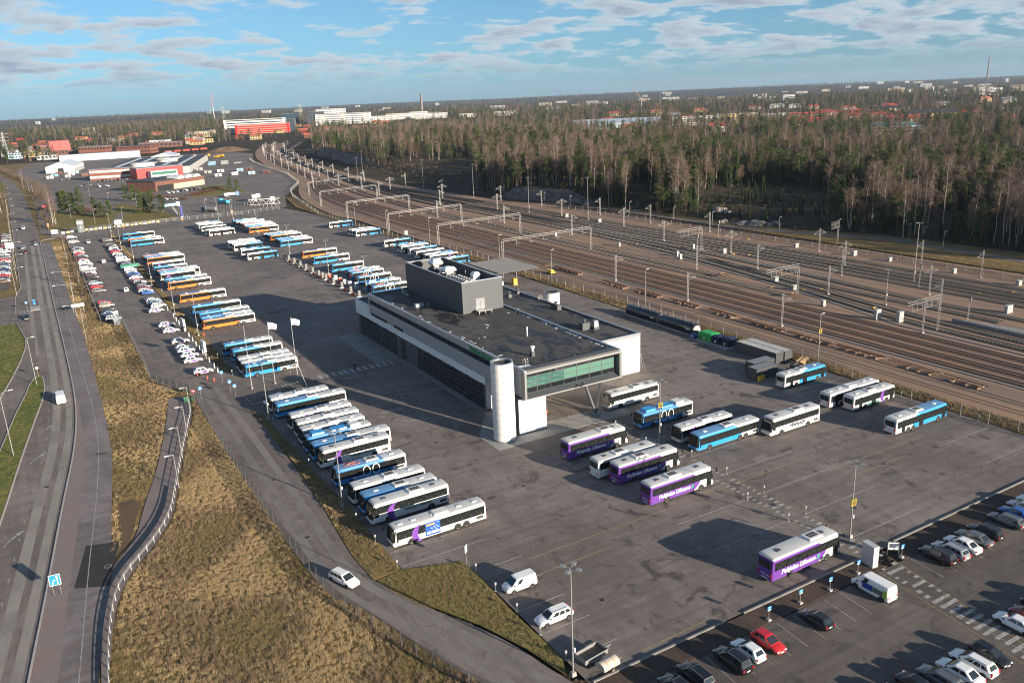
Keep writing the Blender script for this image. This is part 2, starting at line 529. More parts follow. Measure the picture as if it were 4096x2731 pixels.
def offs(pts, d):
  """offset polyline sideways (positive = to the right of travel)"""
  o = []
  for i, p in enumerate(pts):
    a, b = pts[max(0, i - 1)], pts[min(len(pts) - 1, i + 1)]
    dx, dy = b[0] - a[0], b[1] - a[1]; l = math.hypot(dx, dy) or 1
    o.append((p[0] + dy / l * d, p[1] - dx / l * d))
  return o
def wall_ribbon(mb, pts, w, z0, z1, mi=0):
  l, r = offs(pts, -w / 2), offs(pts, w / 2); n = len(pts)
  vs = [(x, y, z) for z in (z0, z1) for x, y in l] + [(x, y, z) for z in (z0, z1) for x, y in r]
  fs = []
  for i in range(n - 1):
    fs += [(n + i, 3 * n + i, 3 * n + i + 1, n + i + 1), (i, n + i, n + i + 1, i + 1), (2 * n + i, 2 * n + i + 1, 3 * n + i + 1, 3 * n + i)]
  fs += [(0, 2 * n, 3 * n, n), (n - 1, 2 * n - 1, 4 * n - 1, 3 * n - 1)]
  return mb.add(vs, fs, mi)
# --- left side: grass base, road, cycleway
struct('grass_bank', MB().sheet([(-90, 20), (34, 20), (34, 480), (12, 500), (-90, 500)], -.06), M_DRY)
KR = chaikin([(-13, 60), (-11.5, 78), (-9.6, 94.5), (-7.2, 113.4), (-3.9, 142), (-1.1, 163.3), (.6, 184), (1.2, 205), (1.3, 245), (1.1, 300), (1.2, 360), (1.2, 462)], 2)
KR2 = [(1.2, 462), (1.2, 468), (3, 473), (8, 476)]
RL = chaikin([(-22, 60), (-20, 80), (-17, 110), (-14.6, 125), (-12.6, 140), (-9.6, 166.5), (-6.6, 190), (-5, 202), (-4.4, 212), (-4.7, 219.5)], 2)
struct('road', ribbon(MB(), [(-21.8, 60)] + RL[1:] + [(-5, 224), (-8, 262), (-9.6, 290), (-9.9, 330), (-8.2, 345), (-8.9, 391), (-10.4, 504)], KR + [(1.4, 504)], 0.0, 150), M_ROAD)
M_WORN = gravel('worn_wheel_track', (.27, .25, .22), (.20, .185, .165), (.29, .265, .235), 3)
def worn(nm, d0, d1, y0, y1):
  P_ = [p for p in KR if y0 < p[1] < y1]
  struct(nm, ribbon(MB(), offs(P_, d0), offs(P_, d1), .005, 110), M_WORN)
worn('wheel_track', -1.9, -.7, 62, 470); worn('wheel_track_inner', -4.4, -2.9, 62, 470); worn('wheel_track_left', -7.4, -6.2, 232, 470)
ML = [(-13.0, 173), (-10.3, 194.3), (-8.2, 208), (-6.7, 218.5)]
struct('road_branch', ribbon(MB(), [(-42, 60), (-34, 100), (-27, 140), (-21, 170), (-13.4, 207.6), (-11.3, 221), (-9.2, 237), (-7.8, 252), (-7.5, 262)], [(-34, 60), (-27, 100), (-20.5, 135), (-13.0, 173), (-10.3, 194.3), (-6.7, 218.5), (-5.6, 222), (-5.6, 240), (-5.4, 262)], .006, 70), M_ROAD)
struct('side_street', MB().sheet([(-70, 286), (-9, 284), (-8, 330), (-70, 318)], .010), M_LANE)
struct('road_far', ribbon(MB(), [(-10.4, 504), (-11.7, 630), (-14, 760), (-20, 900), (-38, 1080), (-70, 1260)], [(1.4, 504), (-.5, 640), (-3, 770), (-8, 905), (-26, 1090), (-58, 1265)], 0.0, 60), M_ROAD)
def median():
  mb = MB()
  poly = RL + [(-5.5, 220.6), (-6.5, 219.2), (-7.7, 213)] + ML[::-1][1:] + [(-20.5, 135), (-27, 100), (-34, 60)]
  mb.prism(poly, -.05, .12)
  o = struct('median_grass', mb, M_GREEN)
  k = MB(); wall_ribbon(k, [RL[0]] + RL[1:] + [(-5.5, 220.6), (-6.5, 219.2), (-7.7, 213)] + ML[::-1][1:] + [(-20.5, 135)], .22, 0, .17)
  struct('median_kerb', k, M_KERB)
median()
struct('verge_grass', MB().prism([(-60, 60), (-42.3, 60), (-34.3, 100), (-27.3, 140), (-21.3, 170), (-13.7, 207.6), (-11.6, 221), (-9.5, 237), (-8.1, 252), (-7.9, 262), (-10, 283), (-60, 285)], -.05, .11), M_GREEN)
k = MB(); wall_ribbon(k, [(-42, 60), (-34, 100), (-27, 140), (-21, 170), (-13.4, 207.6), (-11.3, 221), (-9.2, 237), (-7.8, 252), (-7.6, 262), (-9.7, 284)], .22, 0, .16); struct('verge_kerb', k, M_KERB)
CE = chaikin([(-5.8, 60), (-4.6, 78), (-2.9, 90.1), (.4, 111.5), (2.6, 135), (5.2, 160), (5.9, 194), (6.4, 230), (6.5, 264), (6.2, 320), (6.1, 404), (5.7, 462)], 2)
PV = chaikin([(-9.2, 60), (-8.2, 78), (-6.6, 94), (-4.4, 114.7), (-1.7, 137), (.9, 165), (1.45, 194), (1.5, 198)], 2)
struct('cycleway', ribbon(MB(), KR, CE, .12, 140), M_CYC)
def pavers():
  s = NT('red_pavers')
  br = s.nt.nodes.new('ShaderNodeTexBrick'); s.lk(s.tc, br.inputs['Vector'])
  br.inputs['Scale'].default_value = 1.0; br.inputs['Brick Width'].default_value = .30; br.inputs['Row Height'].default_value = .22; br.inputs['Mortar Size'].default_value = .022
  br.inputs['Color1'].default_value = (.265, .215, .20, 1); br.inputs['Color2'].default_value = (.225, .19, .18, 1); br.inputs['Mortar'].default_value = (.10, .085, .08, 1)
  t = s.ramp(s.noise(.25, 6, .7), .5, .66)
  col = s.mix(s.math('MULTIPLY', t, .5), br.outputs['Color'], (.25, .15, .125))
  s.bump(br.outputs['Fac'], -.4, .02)
  return s.done(col, .85, .3)
struct('paver_strip', ribbon(MB(), [(x + .18, y) for x, y in KR if y <= 200], PV, .126, 90), pavers())
k = MB(); wall_ribbon(k, KR + KR2, .25, 0, .15); struct('kerb', k, M_KERB)
k = MB(); wall_ribbon(k, [(-9.9, 300), (-9.9, 330), (-8.2, 345), (-8.9, 391), (-10.4, 504), (-11.7, 630)], .2, 0, .12); struct('kerb_far_side', k, M_KERB)
WL = chaikin([(-7.4, 60), (-6.4, 78), (-4.7, 91.3), (-2.2, 115), (.9, 140), (3.2, 164), (4.0, 190), (3.65, 226), (3.7, 265), (3.5, 349), (2.9, 453)], 2)
struct('cycleway_line', ribbon(MB(), offs(WL, -.06), offs(WL, .06), .132, 140), M_WLINE)
struct('asphalt_patch', MB().sheet([(-4.0, 112.5), (.0, 110.5), (2.5, 122.5), (-1.8, 124.0)], .1285), mat('fresh_asphalt', (.035, .034, .036), .9, var=.3, vscale=.8, spec=.3))
def marks():
  mb = MB()
  for b in range(96, 216, 6): # dashed lane line
    t = interp([(y, x) for x, y in KR], b) - 5.1 + .0 * b
    t = min(t, interp([(y, x) for x, y in KR], b) - (4.9 if b < 180 else 4.2))
    mb.box(t, b, .008, .12, 1.1, .004)
  for i in range(9): # crossing at the side street
    mb.box(-8.6 + i * 1.05, 300.2 + i * .35, .014, .5, 2.6, .004)
  return struct('road_markings', mb, M_WLINE)
marks()
def road_arrow(x, y, rot, s=1.0):
  pts = [(-.12, -2.2), (.06, -2.2), (.10, -.4), (.42, .9), (.62, .75), (.75, 2.3), (-.02, 1.25), (.22, 1.08), (-.08, -.1)]
  mb = MB(); c, n = math.cos(rot), math.sin(rot)
  mb.sheet([(x + (px * c - py * n) * s, y + (px * n + py * c) * s) for px, py in pts], .009)
  o = struct('painted_arrow', mb, M_WLINE)
for x, y, r in ((-5.4, 180.2, -.46), (-7.2, 164.9, -.42), (-11.2, 133, -.40)): road_arrow(x, y, r, 1.15)
# --- ramp path
PL = chaikin([(-3.0, 80), (-2.6, 92), (-.7, 109), (.9, 116), (4.5, 121.4), (7.1, 132.7), (11, 146.4), (15.4, 167), (17.4, 178), (18.5, 184)], 2)
PR = chaikin([(-3.0, 80), (-1.6, 92), (-.1, 103), (2.0, 111), (7.0, 118.7), (10.6, 126.5), (12.6, 135.7), (15.6, 148.8), (18.8, 162), (21.2, 171), (22.6, 183)], 2)
struct('ramp_path', ribbon(MB(), PL, PR, .03, 90), M_PATHG)
struct('soil_patch', MB().sheet([(2.6, 119), (4.0, 122.6), (6.8, 134.5), (5.8, 136.5), (3.6, 136), (2.9, 128)], -.02), M_SOIL)
# --- depot yard
struct('yard', MB().sheet([(34.2, 88), (42, 86), (42, 60.6), (140.4, 60.6), (141.5, 100), (140.5, 180), (141, 320), (138.5, 400), (137.5, 455), (131, 504), (70, 505), (1.3, 508), (8, 476), (12.6, 474), (12.2, 270), (17.4, 268), (17.2, 200), (23.4, 184), (31, 168), (33.2, 160), (33.6, 120)], 0.0), M_YARD)
LL = chaikin([(23.1, 186), (22.8, 150), (23.0, 110), (23.6, 95), (24.4, 91), (26.9, 86), (29.9, 74.6), (32.4, 66.7), (37, 56), (46, 42)], 2)
LR = chaikin([(31, 186), (31.6, 165), (31.6, 136), (30.4, 110), (29.5, 100), (29.9, 95), (31, 88), (33.4, 82.5), (36.6, 76), (38.8, 70), (40, 63.5), (43, 54), (52, 42)], 2)
struct('service_lane', ribbon(MB(), LL, LR, .006, 110), M_LANE)
M_WORNL = gravel('worn_lane_track', (.20, .185, .17), (.15, .138, .128), (.225, .205, .185), 3)
LC = [((p[0] + q[0]) / 2, (p[1] + q[1]) / 2) for p, q in zip(sample(LL, 80), sample(LR, 80))]
for nm, d0, d1 in (('lane_wheel_track', -2.0, -.7), ('lane_wheel_track_right', .9, 2.2)): struct(nm, ribbon(MB(), offs(LC, d0), offs(LC, d1), .011, 100), M_WORNL)
struct('car_lane', MB().sheet([(18.2, 190), (26, 186), (26.2, 470), (18.2, 474)], .006), M_LANE)
struct('car_park', MB().sheet([(36, 57.4), (46, 38), (60, 20), (220, 20), (220, 57.4)], 0.0), M_PARK)
def verge(name, poly, h=.08, m=None): return struct(name, MB().prism(poly, -.05, h), m or M_DRY)
verge('verge_strip', [(29.9, 92), (34.0, 92.5), (34.2, 115), (33.5, 132), (33.4, 149), (32.2, 163), (31.6, 165), (31.7, 136), (30.6, 112), (29.7, 100)])
verge('verge_strip_lawn', [(30.2, 91.6), (34.0, 92.2), (41.7, 89.6), (41.9, 86), (41.6, 75), (41.9, 65.5), (40.6, 63), (39.4, 69), (37.0, 76), (33.6, 83)], .1, M_LAWN)
verge('verge_strip_cars', [(32.0, 196), (34.6, 194), (34.9, 240), (34.3, 300), (34.4, 372), (34.2, 470), (32.6, 470), (32.4, 372), (32.4, 300), (32.2, 240)])
verge('planting_bed', [(44.5, 57.4), (86.6, 57.6), (84.6, 60.3), (42.6, 60.3)], .07, M_BARK)
verge('planting_bed_far', [(89.4, 57.4), (200, 58.0), (200, 61.2), (92.4, 60.8)], .07, M_BARK)
for nm, p in (('yard_kerb', [(42.4, 60.45), (61.2, 60.45)]), ('yard_kerb_middle', [(64.2, 60.45), (85.4, 60.5)]), ('yard_kerb_far', [(92.4, 60.95), (200, 61.5)])):
  k = MB(); wall_ribbon(k, sample(p, 2), .24, 0, .18); struct(nm, k, mat('concrete_kerb', (.24, .23, .215), .85, var=.2))
verge('fence_verge', [(140.6, 60.6), (146, 60), (146.5, 120), (146, 300), (141.6, 300), (140.9, 180), (142, 100)], .05)
verge('fence_verge_far', [(141.4, 300), (145, 300), (142.5, 400), (141.5, 455), (146, 505), (152, 560), (149, 562), (138.2, 500), (137.9, 455), (139.0, 400)], .05)
struct('cobbled_forecourt', MB().prism([(63.5, 118.2), (93, 118.4), (93, 121.5), (90.5, 124.3), (76.5, 124.3), (70.6, 136), (63.5, 125.5)], -.02, .03), mat('pale_concrete_paving', (.26, .255, .245), .85, var=.25, vscale=.6))
struct('apron', MB().prism([(64.4, 178.6), (70.8, 178.6), (70.8, 208), (64.4, 208)], -.02, .025), mat('apron_concrete', (.21, .205, .195), .8, var=.3, vscale=.4))
struct('facade_plinth_strip', MB().prism([(69.6, 137), (70.9, 137), (70.9, 178), (69.6, 178)], -.02, .03), mat('apron_concrete'))
def yard_marks():
  mb = MB(); yb = MB()
  for i in range(8): mb.box(56.2 + i * 1.62, 177.6, .012, .85, 2.9, .004)
  for i in range(4): mb.box(50.2 + i * 1.6, 177.6, .012, .85, 2.6, .004)
  rng = random.Random(5)
  # walkway strip across the yard: worn dashes in two files between two yellow edges, at x 85.5 .. 88.8
  y = 118.0
  while y > 30:
    sh = 0 if y > 61 else (61 - y) * -.135
    x0, x1 = 85.55 + sh, 88.85 + sh * .9
    if rng.random() < .86: mb.box(x0 + .55, y, .012, rng.uniform(.5, 1.0), rng.uniform(.35, .6), .004)
    if rng.random() < .86: mb.box(x1 - .55, y, .012, rng.uniform(.5, 1.0), rng.uniform(.35, .6), .004)
    if rng.random() < .22 or y < 48: mb.box((x0 + x1) / 2, y, .0125, 2.0, .5, .004)
    y -= 1.12
  for x0, y0, x1, y1 in ((85.4, 118, 85.35, 61), (88.95, 118, 88.95, 62), (85.0, 60, 82.0, 38), (88.7, 59, 84.9, 38)):
    wall_ribbon(yb, [(x0, y0), (x1, y1)], .1, .0, .011)
  for y in range(65, 116, 8):   # bay lines of the coach stands
    wall_ribbon(mb, [(89.2, y - .2), (104, y - .2)], .09, 0, .010); wall_ribbon(mb, [(71.5, y - .2), (85.2, y - .2)], .09, 0, .010)
  for y in range(68, 120, 8): wall_ribbon(mb, [(125, y), (139.5, y)], .09, 0, .010)
  for y in (93, 97.2, 101, 109, 117, 125): wall_ribbon(mb, [(34.4, y), (47, y)], .08, 0, .010)
  for y in (65, 70.4, 75.7, 81, 86.3): wall_ribbon(mb, [(42.2, y), (49, y)], .09, 0, .010)
  for p in (((49.5, 85.0), (104, 85.6)), ((49, 81.2), (60, 81.3)), ((104, 80.4), (126, 80.2)), ((104, 77.0), (118, 76.9)), ((50, 61.8), (62, 61.9)), ((93.5, 136.2), (119, 136.0))):
    wall_ribbon(yb, list(p), .09, 0, .010)
  for p in (((55, 141.2), (66.5, 137.2)), ((52, 146), (53.5, 145.5))): wall_ribbon(mb, list(p), .14, 0, .010)
  # car park bay lines
  for i in range(22): wall_ribbon(mb, [(47 + i * 2.72, 57.0), (46.6 + i * 2.72, 52.2)] if not 13 < i < 16 else [(47 + i * 2.72, 57.0), (47 + i * 2.72, 56.8)], .08, 0, .010)
  for i in range(20): wall_ribbon(mb, [(66 + i * 2.62, 43.2), (65.6 + i * 2.62, 38.4)], .08, 0, .010)
  struct('yard_markings', mb, M_WLINE); struct('yard_yellow_lines', yb, M_YLINE)
yard_marks()
rq = random.Random(14)
def repairs():
  d, l = MB(), MB()
  for i in range(34):
    x, y = rq.uniform(50, 138), rq.uniform(64, 330)
    if 68 < x < 112 and 116 < y < 232: continue
    w, h = rq.uniform(.8, 5), rq.uniform(.6, 2.2)
    (d if i % 3 else l).sheet([(x, y), (x + w, y + rq.uniform(-.2, .2)), (x + w + rq.uniform(-.3, .3), y + h), (x, y + h)], .004 + .0004 * i)
  struct('asphalt_repair', d, mat('repair_dark', (.075, .068, .064), .9, var=.25, vscale=1)); struct('asphalt_repair_pale', l, mat('repair_pale', (.20, .18, .165), .9, var=.2, vscale=1))
  for i, (x, y) in enumerate([(112, 77), (108.5, 79.5), (60, 104), (56, 128), (62, 150), (118, 120), (96, 70), (52, 72), (120, 230), (64, 260), (60, 330), (106, 340), (.4, 116), (-6, 150), (27, 130), (26, 108)]):
    T = thing('manhole_cover', 'round iron manhole cover in the paving, %s of those visible' % ORD[i], 'manhole', (x, y, .13 if x == .4 else .012), 0, 'manhole covers'); m = MB(); m.cyl((0, 0, 0), (0, 0, .012), .42, n=20); m.obj('cover', mat('cast_iron', (.06, .05, .045), .6, .3), T); m = MB(); m.cyl((0, 0, -.004), (0, 0, .008), .55, n=20); m.obj('rim', mat('rim_concrete', (.20, .18, .16), .9), T)
repairs()
# --- beyond the yard
struct('depot_apron', MB().sheet([(2, 508), (134, 505), (150, 565), (186, 650), (203, 745), (212, 850), (224, 960), (262, 1120), (250, 1180), (110, 1260), (10, 1260), (-8, 1090), (4, 780)], -.02), M_LANE)
struct('park_lawn', MB().prism([(6, 512), (40, 511), (71, 504), (73, 522), (58, 609), (50, 617), (44, 566), (28, 586), (12, 600), (8, 560)], -.1, .08), M_LAWN)
struct('lawn_island', MB().prism([(98, 622), (111, 618), (137, 622), (139, 640), (128, 668), (110, 650)], -.1, .08), M_LAWN)
struct('park_path', ribbon(MB(), [(36, 505), (40, 530), (46, 560)], [(42, 505), (45, 530), (49, 560)], .10, 12), M_CYC)
struct('left_car_lot', MB().sheet([(-80, 335), (-11.8, 345), (-10.6, 470), (-12.5, 520), (-80, 520)], .0), M_PARK)
# --- railway formation
NEAR = [(0, 147), (400, 147.5), (444, 149.3), (492, 153), (543, 160), (600, 174.4), (647, 190), (700, 200.8), (780, 211.6), (880, 223.2), (1021, 247.4), (1165, 281.9), (1339, 335), (1470, 400)]
FARE = [(0, 244), (200, 243.5), (273, 239.5), (350, 236), (450, 231), (511, 228), (576, 225), (673, 231), (756, 240), (838, 251), (953, 270), (1043, 288), (1170, 321), (1308, 373), (1470, 436)]
ys = list(range(0, 1480, 20))
struct('railway_formation', ribbon(MB(), [(smooth_tab(NEAR, y, 25) - (5.8 if y > 430 else 1.2), y) for y in ys], [(smooth_tab(FARE, y, 25) + (17 if y < 420 else 9), y) for y in ys], -.04, 120), M_RAILG)
struct('foot_path', ribbon(MB(), [(276, 60), (278, 150), (283, 200), (272, 232), (262, 262), (262, 300), (260, 340), (252, 400)], [(279.5, 60), (281.5, 150), (286.5, 200), (275, 234), (265.5, 263), (265.5, 300), (263.5, 340), (255, 401)], .0, 50), M_CYC)
struct('forest_track', ribbon(MB(), [(263, 330), (285, 345), (310, 380)], [(263, 335), (283, 350), (307, 384)], .01, 12), M_CYC)
struct('rail_side_grass', ribbon(MB(), [(263, y) for y in range(0, 440, 40)], [(300, y) for y in range(0, 440, 40)], -.06, 12), M_DRY)
# ================================================================ depot building
def panel_mat(name, col, rough=.45, metal=0.0, sp=.0):
  return mat(name, col, rough, metal, var=.07, vscale=.5)
M_WPAN = panel_mat('white_cladding', (.80, .80, .79), .45)
M_GPAN = panel_mat('silver_grey_cladding', (.36, .37, .38), .45, .1)
M_DPAN = panel_mat('dark_grey_cladding', (.068, .076, .086), .55)
M_SEAM = mat('panel_seam', (.10, .10, .10), .8)
M_TRIM = mat('zinc_trim', (.42, .44, .47), .35, .7)
M_TRIMD = mat('dark_trim', (.10, .11, .12), .4, .3)
M_GLASSD = mat('dark_glass', (.012, .016, .018), .04, spec=.8)
M_STEEL = mat('galvanised_steel', (.33, .33, .33), .45, .5, var=.15, vscale=3)
M_STEELP = mat('painted_steel', (.42, .43, .44), .5)
M_WHITE = mat('white_paint', (.78, .78, .77), .4)
M_BLACK = mat('black_paint', (.02, .02, .022), .5)
M_RED = mat('red_plastic', (.62, .07, .03), .5)
M_YEL = mat('yellow_paint', (.72, .50, .03), .5)
def roof_mat():
  s = NT('bitumen_roof')
  big = s.noise(.09, 6, .65); wet = s.ramp(s.noise(1.0, 7, .62, vec=s.scl(s.tc, (.30, .13, 1)), dist=.7), .515, .555)
  seam = s.ramp(s.math('ABSOLUTE', s.math('SUBTRACT', s.math('FRACT', s.xyz()[0]), .5)), .46, .5)
  col = s.mix(s.ramp(big, .35, .65), (.058, .056, .055), (.085, .081, .078))
  col = s.mix(s.math('MULTIPLY', seam, .35), col, (.04, .04, .04))
  col = s.mix(wet, col, (.022, .022, .024))
  s.bump(s.noise(8, 3), .15, .02)
  return s.done(col, s.ramp(wet, 0, 1, .85, .5), .3)
M_ROOF = roof_mat()
def mint_glass():
  s = NT('mint_blind_glass')
  return s.done((.095, .20, .16), .15, .6)
M_MINT = mint_glass()
M_TEAL = mat('teal_office_glass', (.05, .13, .11), .06, spec=.8, var=.5, vscale=.8)
def win_grid(parent, name, x0, x1, z0, z1, nx, nz, y, face, mg, mf, bar=.09, mats=None, sub=True):
  """glazing in the plane face='-Y' (x runs) or '-X' (coordinate runs along y). frame + separate panes"""
  fr = MB()
  def bx(mb, u0, u1, w0, w1, d0, d1):
    if face == '-Y': mb.b2(u0, u1, d0, d1, w0, w1)
    else: mb.b2(d0, d1, u0, u1, w0, w1)
  for i in range(nx + 1):
    u = lerp(x0, x1, i / nx); bx(fr, u - bar / 2, u + bar / 2, z0, z1, y - .05, y + .05)
  for j in range(nz + 1):
    w = lerp(z0, z1, j / nz); bx(fr, x0 - bar / 2, x1 + bar / 2, w - bar / 2, w + bar / 2, y - .042, y + .042)
  fo = fr.obj(name, mf, parent)
  pw, ph = (x1 - x0) / nx - bar, (z1 - z0) / nz - bar
  cache = {}
  for i in range(nx):
    for j in range(nz):
      m = mats(i, j) if mats else mg
      if m not in cache:
        pm = MB()
        if face == '-Y': pm.box(0, 0, 0, pw, .03, ph)
        else: pm.box(0, 0, 0, .03, pw, ph)
        cache[m] = pm.mesh('pane', m)
      u, w = lerp(x0, x1, (i + .5) / nx), lerp(z0, z1, (j + .5) / nz)
      part('pane', cache[m], fo if sub else parent, (u, y, w) if face == '-Y' else (y, u, w))
  return fo
def boards(parent, name, m, u0, u1, z0, z1, step, d, face, gap=.05, t=.06, lens=None):
  """horizontal cladding boards, each its own piece"""
  n = max(1, round((z1 - z0) / step)); h = (z1 - z0) / n
  segs = lens or [(u0, u1)]
  for a, b in segs:
    mb = MB()
    if face == '-Y': mb.box(0, 0, 0, b - a - gap, t, h - gap)
    else: mb.box(0, 0, 0, t, b - a - gap, h - gap)
    me = mb.mesh(name, m)
    for j in range(n):
      z = z0 + (j + .5) * h
      part(name, me, parent, ((a + b) / 2, d, z) if face == '-Y' else (d, (a + b) / 2, z))
def building():
  B = thing('depot_building', 'long grey and white bus depot with dark flat roof and rooftop plant box', 'building', (71, 136.3, 0))
  ox, oy = 71.0, 136.3
  P = bpy.data.objects.new('main_block', None); bpy.data.objects.remove(P)
  X = lambda a: a - ox
  Y = lambda b: b - oy
  # lower block
  lo = MB()
  lo.b2(X(71.12), X(109.5), Y(136.42), Y(209.4), 0, 8.55)
  L = lo.obj('lower_block', M_SEAM, B)
  # plain rear walls (seen from the side only)
  boards(B, 'cladding_board', M_WPAN, 0, 0, .25, 8.75, .78, X(109.53), '-X', lens=[(Y(136.4), Y(160)), (Y(160), Y(184)), (Y(184), Y(209.4))])
  boards(B, 'cladding_board', M_WPAN, 0, 0, .25, 8.75, .78, Y(209.43), '-Y', lens=[(X(71.1), X(90)), (X(90), X(109.5))])
  # south white wall, lit by the sun, right of the glazed box
  boards(B, 'cladding_board', M_WPAN, 0, 0, .25, 8.95, .58, Y(136.36), '-Y', lens=[(X(92.6), X(101)), (X(101), X(109.6))])
  boards(B, 'cladding_board', M_WPAN, 0, 0, .25, 7.1, .58, Y(136.36), '-Y', lens=[(X(71.05), X(74)), (X(74), X(92.6))])
  rf = MB(); rf.b2(X(92.2), X(109.2), Y(136.8), Y(209.1), 8.5, 8.7); rf.b2(X(71.4), X(92.2), Y(198.9), Y(209.1), 8.5, 8.7)
  rf.obj('lower_roof', M_ROOF, B)
  pr = MB()
  pr.b2(X(109.1), X(109.62), Y(136.28), Y(209.55), 8.45, 9.12); pr.b2(X(92.5), X(109.1), Y(136.28), Y(136.75), 8.45, 9.12)
  pr.b2(X(71.0), X(109.1), Y(209.05), Y(209.55), 8.45, 9.12); pr.b2(X(71.0), X(71.4), Y(198.7), Y(209.05), 8.45, 9.12)
  pr.obj('lower_parapet', M_TRIM, B)
  # west front: white band over the glazed doors
  boards(B, 'fascia_board', M_WPAN, 0, 0, 5.35, 8.95, .6, X(71.02), '-X', lens=[(Y(198.6), Y(209.4))])
  boards(B, 'fascia_board', M_WPAN, 0, 0, 5.35, 7.15, .6, X(71.02), '-X', lens=[(Y(136.4), Y(157)), (Y(157), Y(178)), (Y(178), Y(198.6))])
  # glazed doors along the west front
  doors = [(137.6, 143.3), (143.9, 149.6), (150.2, 155.9), (156.5, 162.2), (162.8, 168.5), (181.8, 187.5), (188.1, 193.8), (194.4, 200.1), (200.7, 206.6)]
  for i, (a, b) in enumerate(doors):
    win_grid(B, 'glazed_door', Y(a), Y(b), .15, 5.2, 6, 5, X(71.0), '-X', M_GLASSD, M_TRIMD, .11)
    lm = MB(); lm.b2(X(70.3), X(71.0), Y(a) - .15, Y(a) + .15, 5.35, 5.5); lm.obj('wall_lamp', M_BLACK, B)
  for a, b in ((169.0, 176.0),):
    mb = MB(); mb.b2(X(70.93), X(71.12), Y(a), Y(b), .1, 5.2); mb.obj('grey_wall_panel', M_DPAN, B)
  win_grid(B, 'entrance_door', Y(176.4), Y(178.4), .1, 4.8, 2, 3, X(71.0), '-X', M_GLASSD, M_TRIMD, .1)
  mb = MB(); mb.b2(X(70.93), X(71.12), Y(178.7), Y(181.4), .1, 5.2); mb.obj('grey_wall_panel', M_DPAN, B)
  # upper block (offices): overhangs to the south
  up = MB(); up.b2(X(71.12), X(92.38), Y(122.0), Y(198.5), 7.1, 11.9); U = up.obj('upper_block', M_SEAM, B)
  sof = MB(); sof.b2(X(71.0), X(92.5), Y(120.9), Y(136.3), 6.86, 7.1); sof.obj('soffit', M_DPAN, B)
  segs = [(Y(120.95), Y(133)), (Y(133), Y(149)), (Y(149), Y(165)), (Y(165), Y(182)), (Y(182), Y(198.6))]
  boards(B, 'upper_board', M_GPAN, 0, 0, 11.1, 12.4, .33, X(70.85), '-X', .02, .08, segs)
  boards(B, 'upper_board', M_GPAN, 0, 0, 7.1, 9.9, .35, X(70.85), '-X', .02, .08, segs)
  win_grid(B, 'ribbon_window', Y(126.5), Y(197.6), 9.92, 11.08, 30, 1, X(70.9), '-X', M_GLASSD, M_TRIMD, .1)
  boards(B, 'upper_board', M_GPAN, 0, 0, 9.9, 11.1, .3, X(70.85), '-X', .02, .08, [(Y(120.95), Y(126.4)), (Y(197.7), Y(198.6))])
  for a, b in ((186.5, 197), (176.5, 182)):
    win_grid(B, 'low_ribbon_window', Y(a), Y(b), 7.12, 7.75, round((b - a) / 1.7), 1, X(70.79), '-X', M_GLASSD, M_TRIMD, .08)
  boards(B, 'upper_board', M_GPAN, 0, 0, 9.1, 12.4, .33, X(92.42), '-X', .02, .08, [(Y(136.9), Y(165)), (Y(165), Y(198.6))])
  boards(B, 'upper_board', M_GPAN, 0, 0, 9.1, 12.4, .33, Y(198.55), '-Y', .02, .08, [(X(71), X(92.4))])
  fr = MB(); fr.b2(X(71.25), X(92.25), Y(121.9), Y(198.3), 11.95, 12.15); fr.obj('main_roof', M_ROOF, B)
  pp = MB()
  pp.b2(X(70.8), X(71.35), Y(120.85), Y(198.7), 12.02, 12.5); pp.b2(X(92.1), X(92.55), Y(120.85), Y(198.7), 12.02, 12.5)
  pp.b2(X(71.35), X(92.1), Y(198.2), Y(198.7), 12.02, 12.5)
  pp.obj('main_parapet', M_TRIM, B)
  fb = MB(); fb.b2(X(71.35), X(92.1), Y(120.85), Y(122.6), 12.02, 12.5); fb.obj('front_parapet', mat('dark_seam_roof', (.085, .085, .088), .6), B)
  # frame of the glazed box
  g = MB()
  g.b2(X(70.8), X(71.25), Y(120.7), Y(122.0), 6.9, 12.0); g.b2(X(92.05), X(92.55), Y(120.7), Y(136.3), 6.9, 12.0)
  g.b2(X(71.25), X(92.05), Y(120.7), Y(122.0), 11.75, 12.0)
  g.obj('box_frame', mat('box_frame_grey', (.17, .175, .18), .5), B)
  sl_ = MB(); sl_.add([(X(71.25), Y(120.75), 7.1), (X(92.05), Y(120.75), 7.1), (X(92.05), Y(121.95), 7.75), (X(71.25), Y(121.95), 7.75)], [(0, 1, 2, 3)])
  sl_.obj('sloping_sill', M_DPAN, B)
  for i in range(38):
    rb = MB() if i == 0 else rb
    x = X(71.5) + i * .545
    rb.bar((x, Y(120.8), 7.15), (x, Y(121.9), 7.76), .06, .05)
  rb.obj('sill_ribs', M_BLACK, B)
  lt = MB(); lt.b2(X(70.8), X(92.55), Y(120.62), Y(120.75), 6.88, 7.1); lt.b2(X(70.8), X(92.55), Y(120.62), Y(120.75), 11.95, 12.2); lt.b2(X(70.8), X(70.98), Y(120.62), Y(120.75), 7.1, 11.95); lt.b2(X(92.37), X(92.55), Y(120.62), Y(120.75), 7.1, 11.95)
  lt.obj('box_edge_trim', mat('box_edge_grey', (.26, .265, .27), .45), B)
  def gm(i, j):
    if j in (0, 3): return M_GLASSD
    return (M_TEAL, M_TEAL, M_TEAL, M_MINT, M_MINT, M_MINT, M_MINT)[i]
  win_grid(B, 'office_glazing', X(71.3), X(91.6), 7.75, 11.75, 7, 4, Y(121.95), '-Y', M_GLASSD, M_TRIMD, .1, gm)
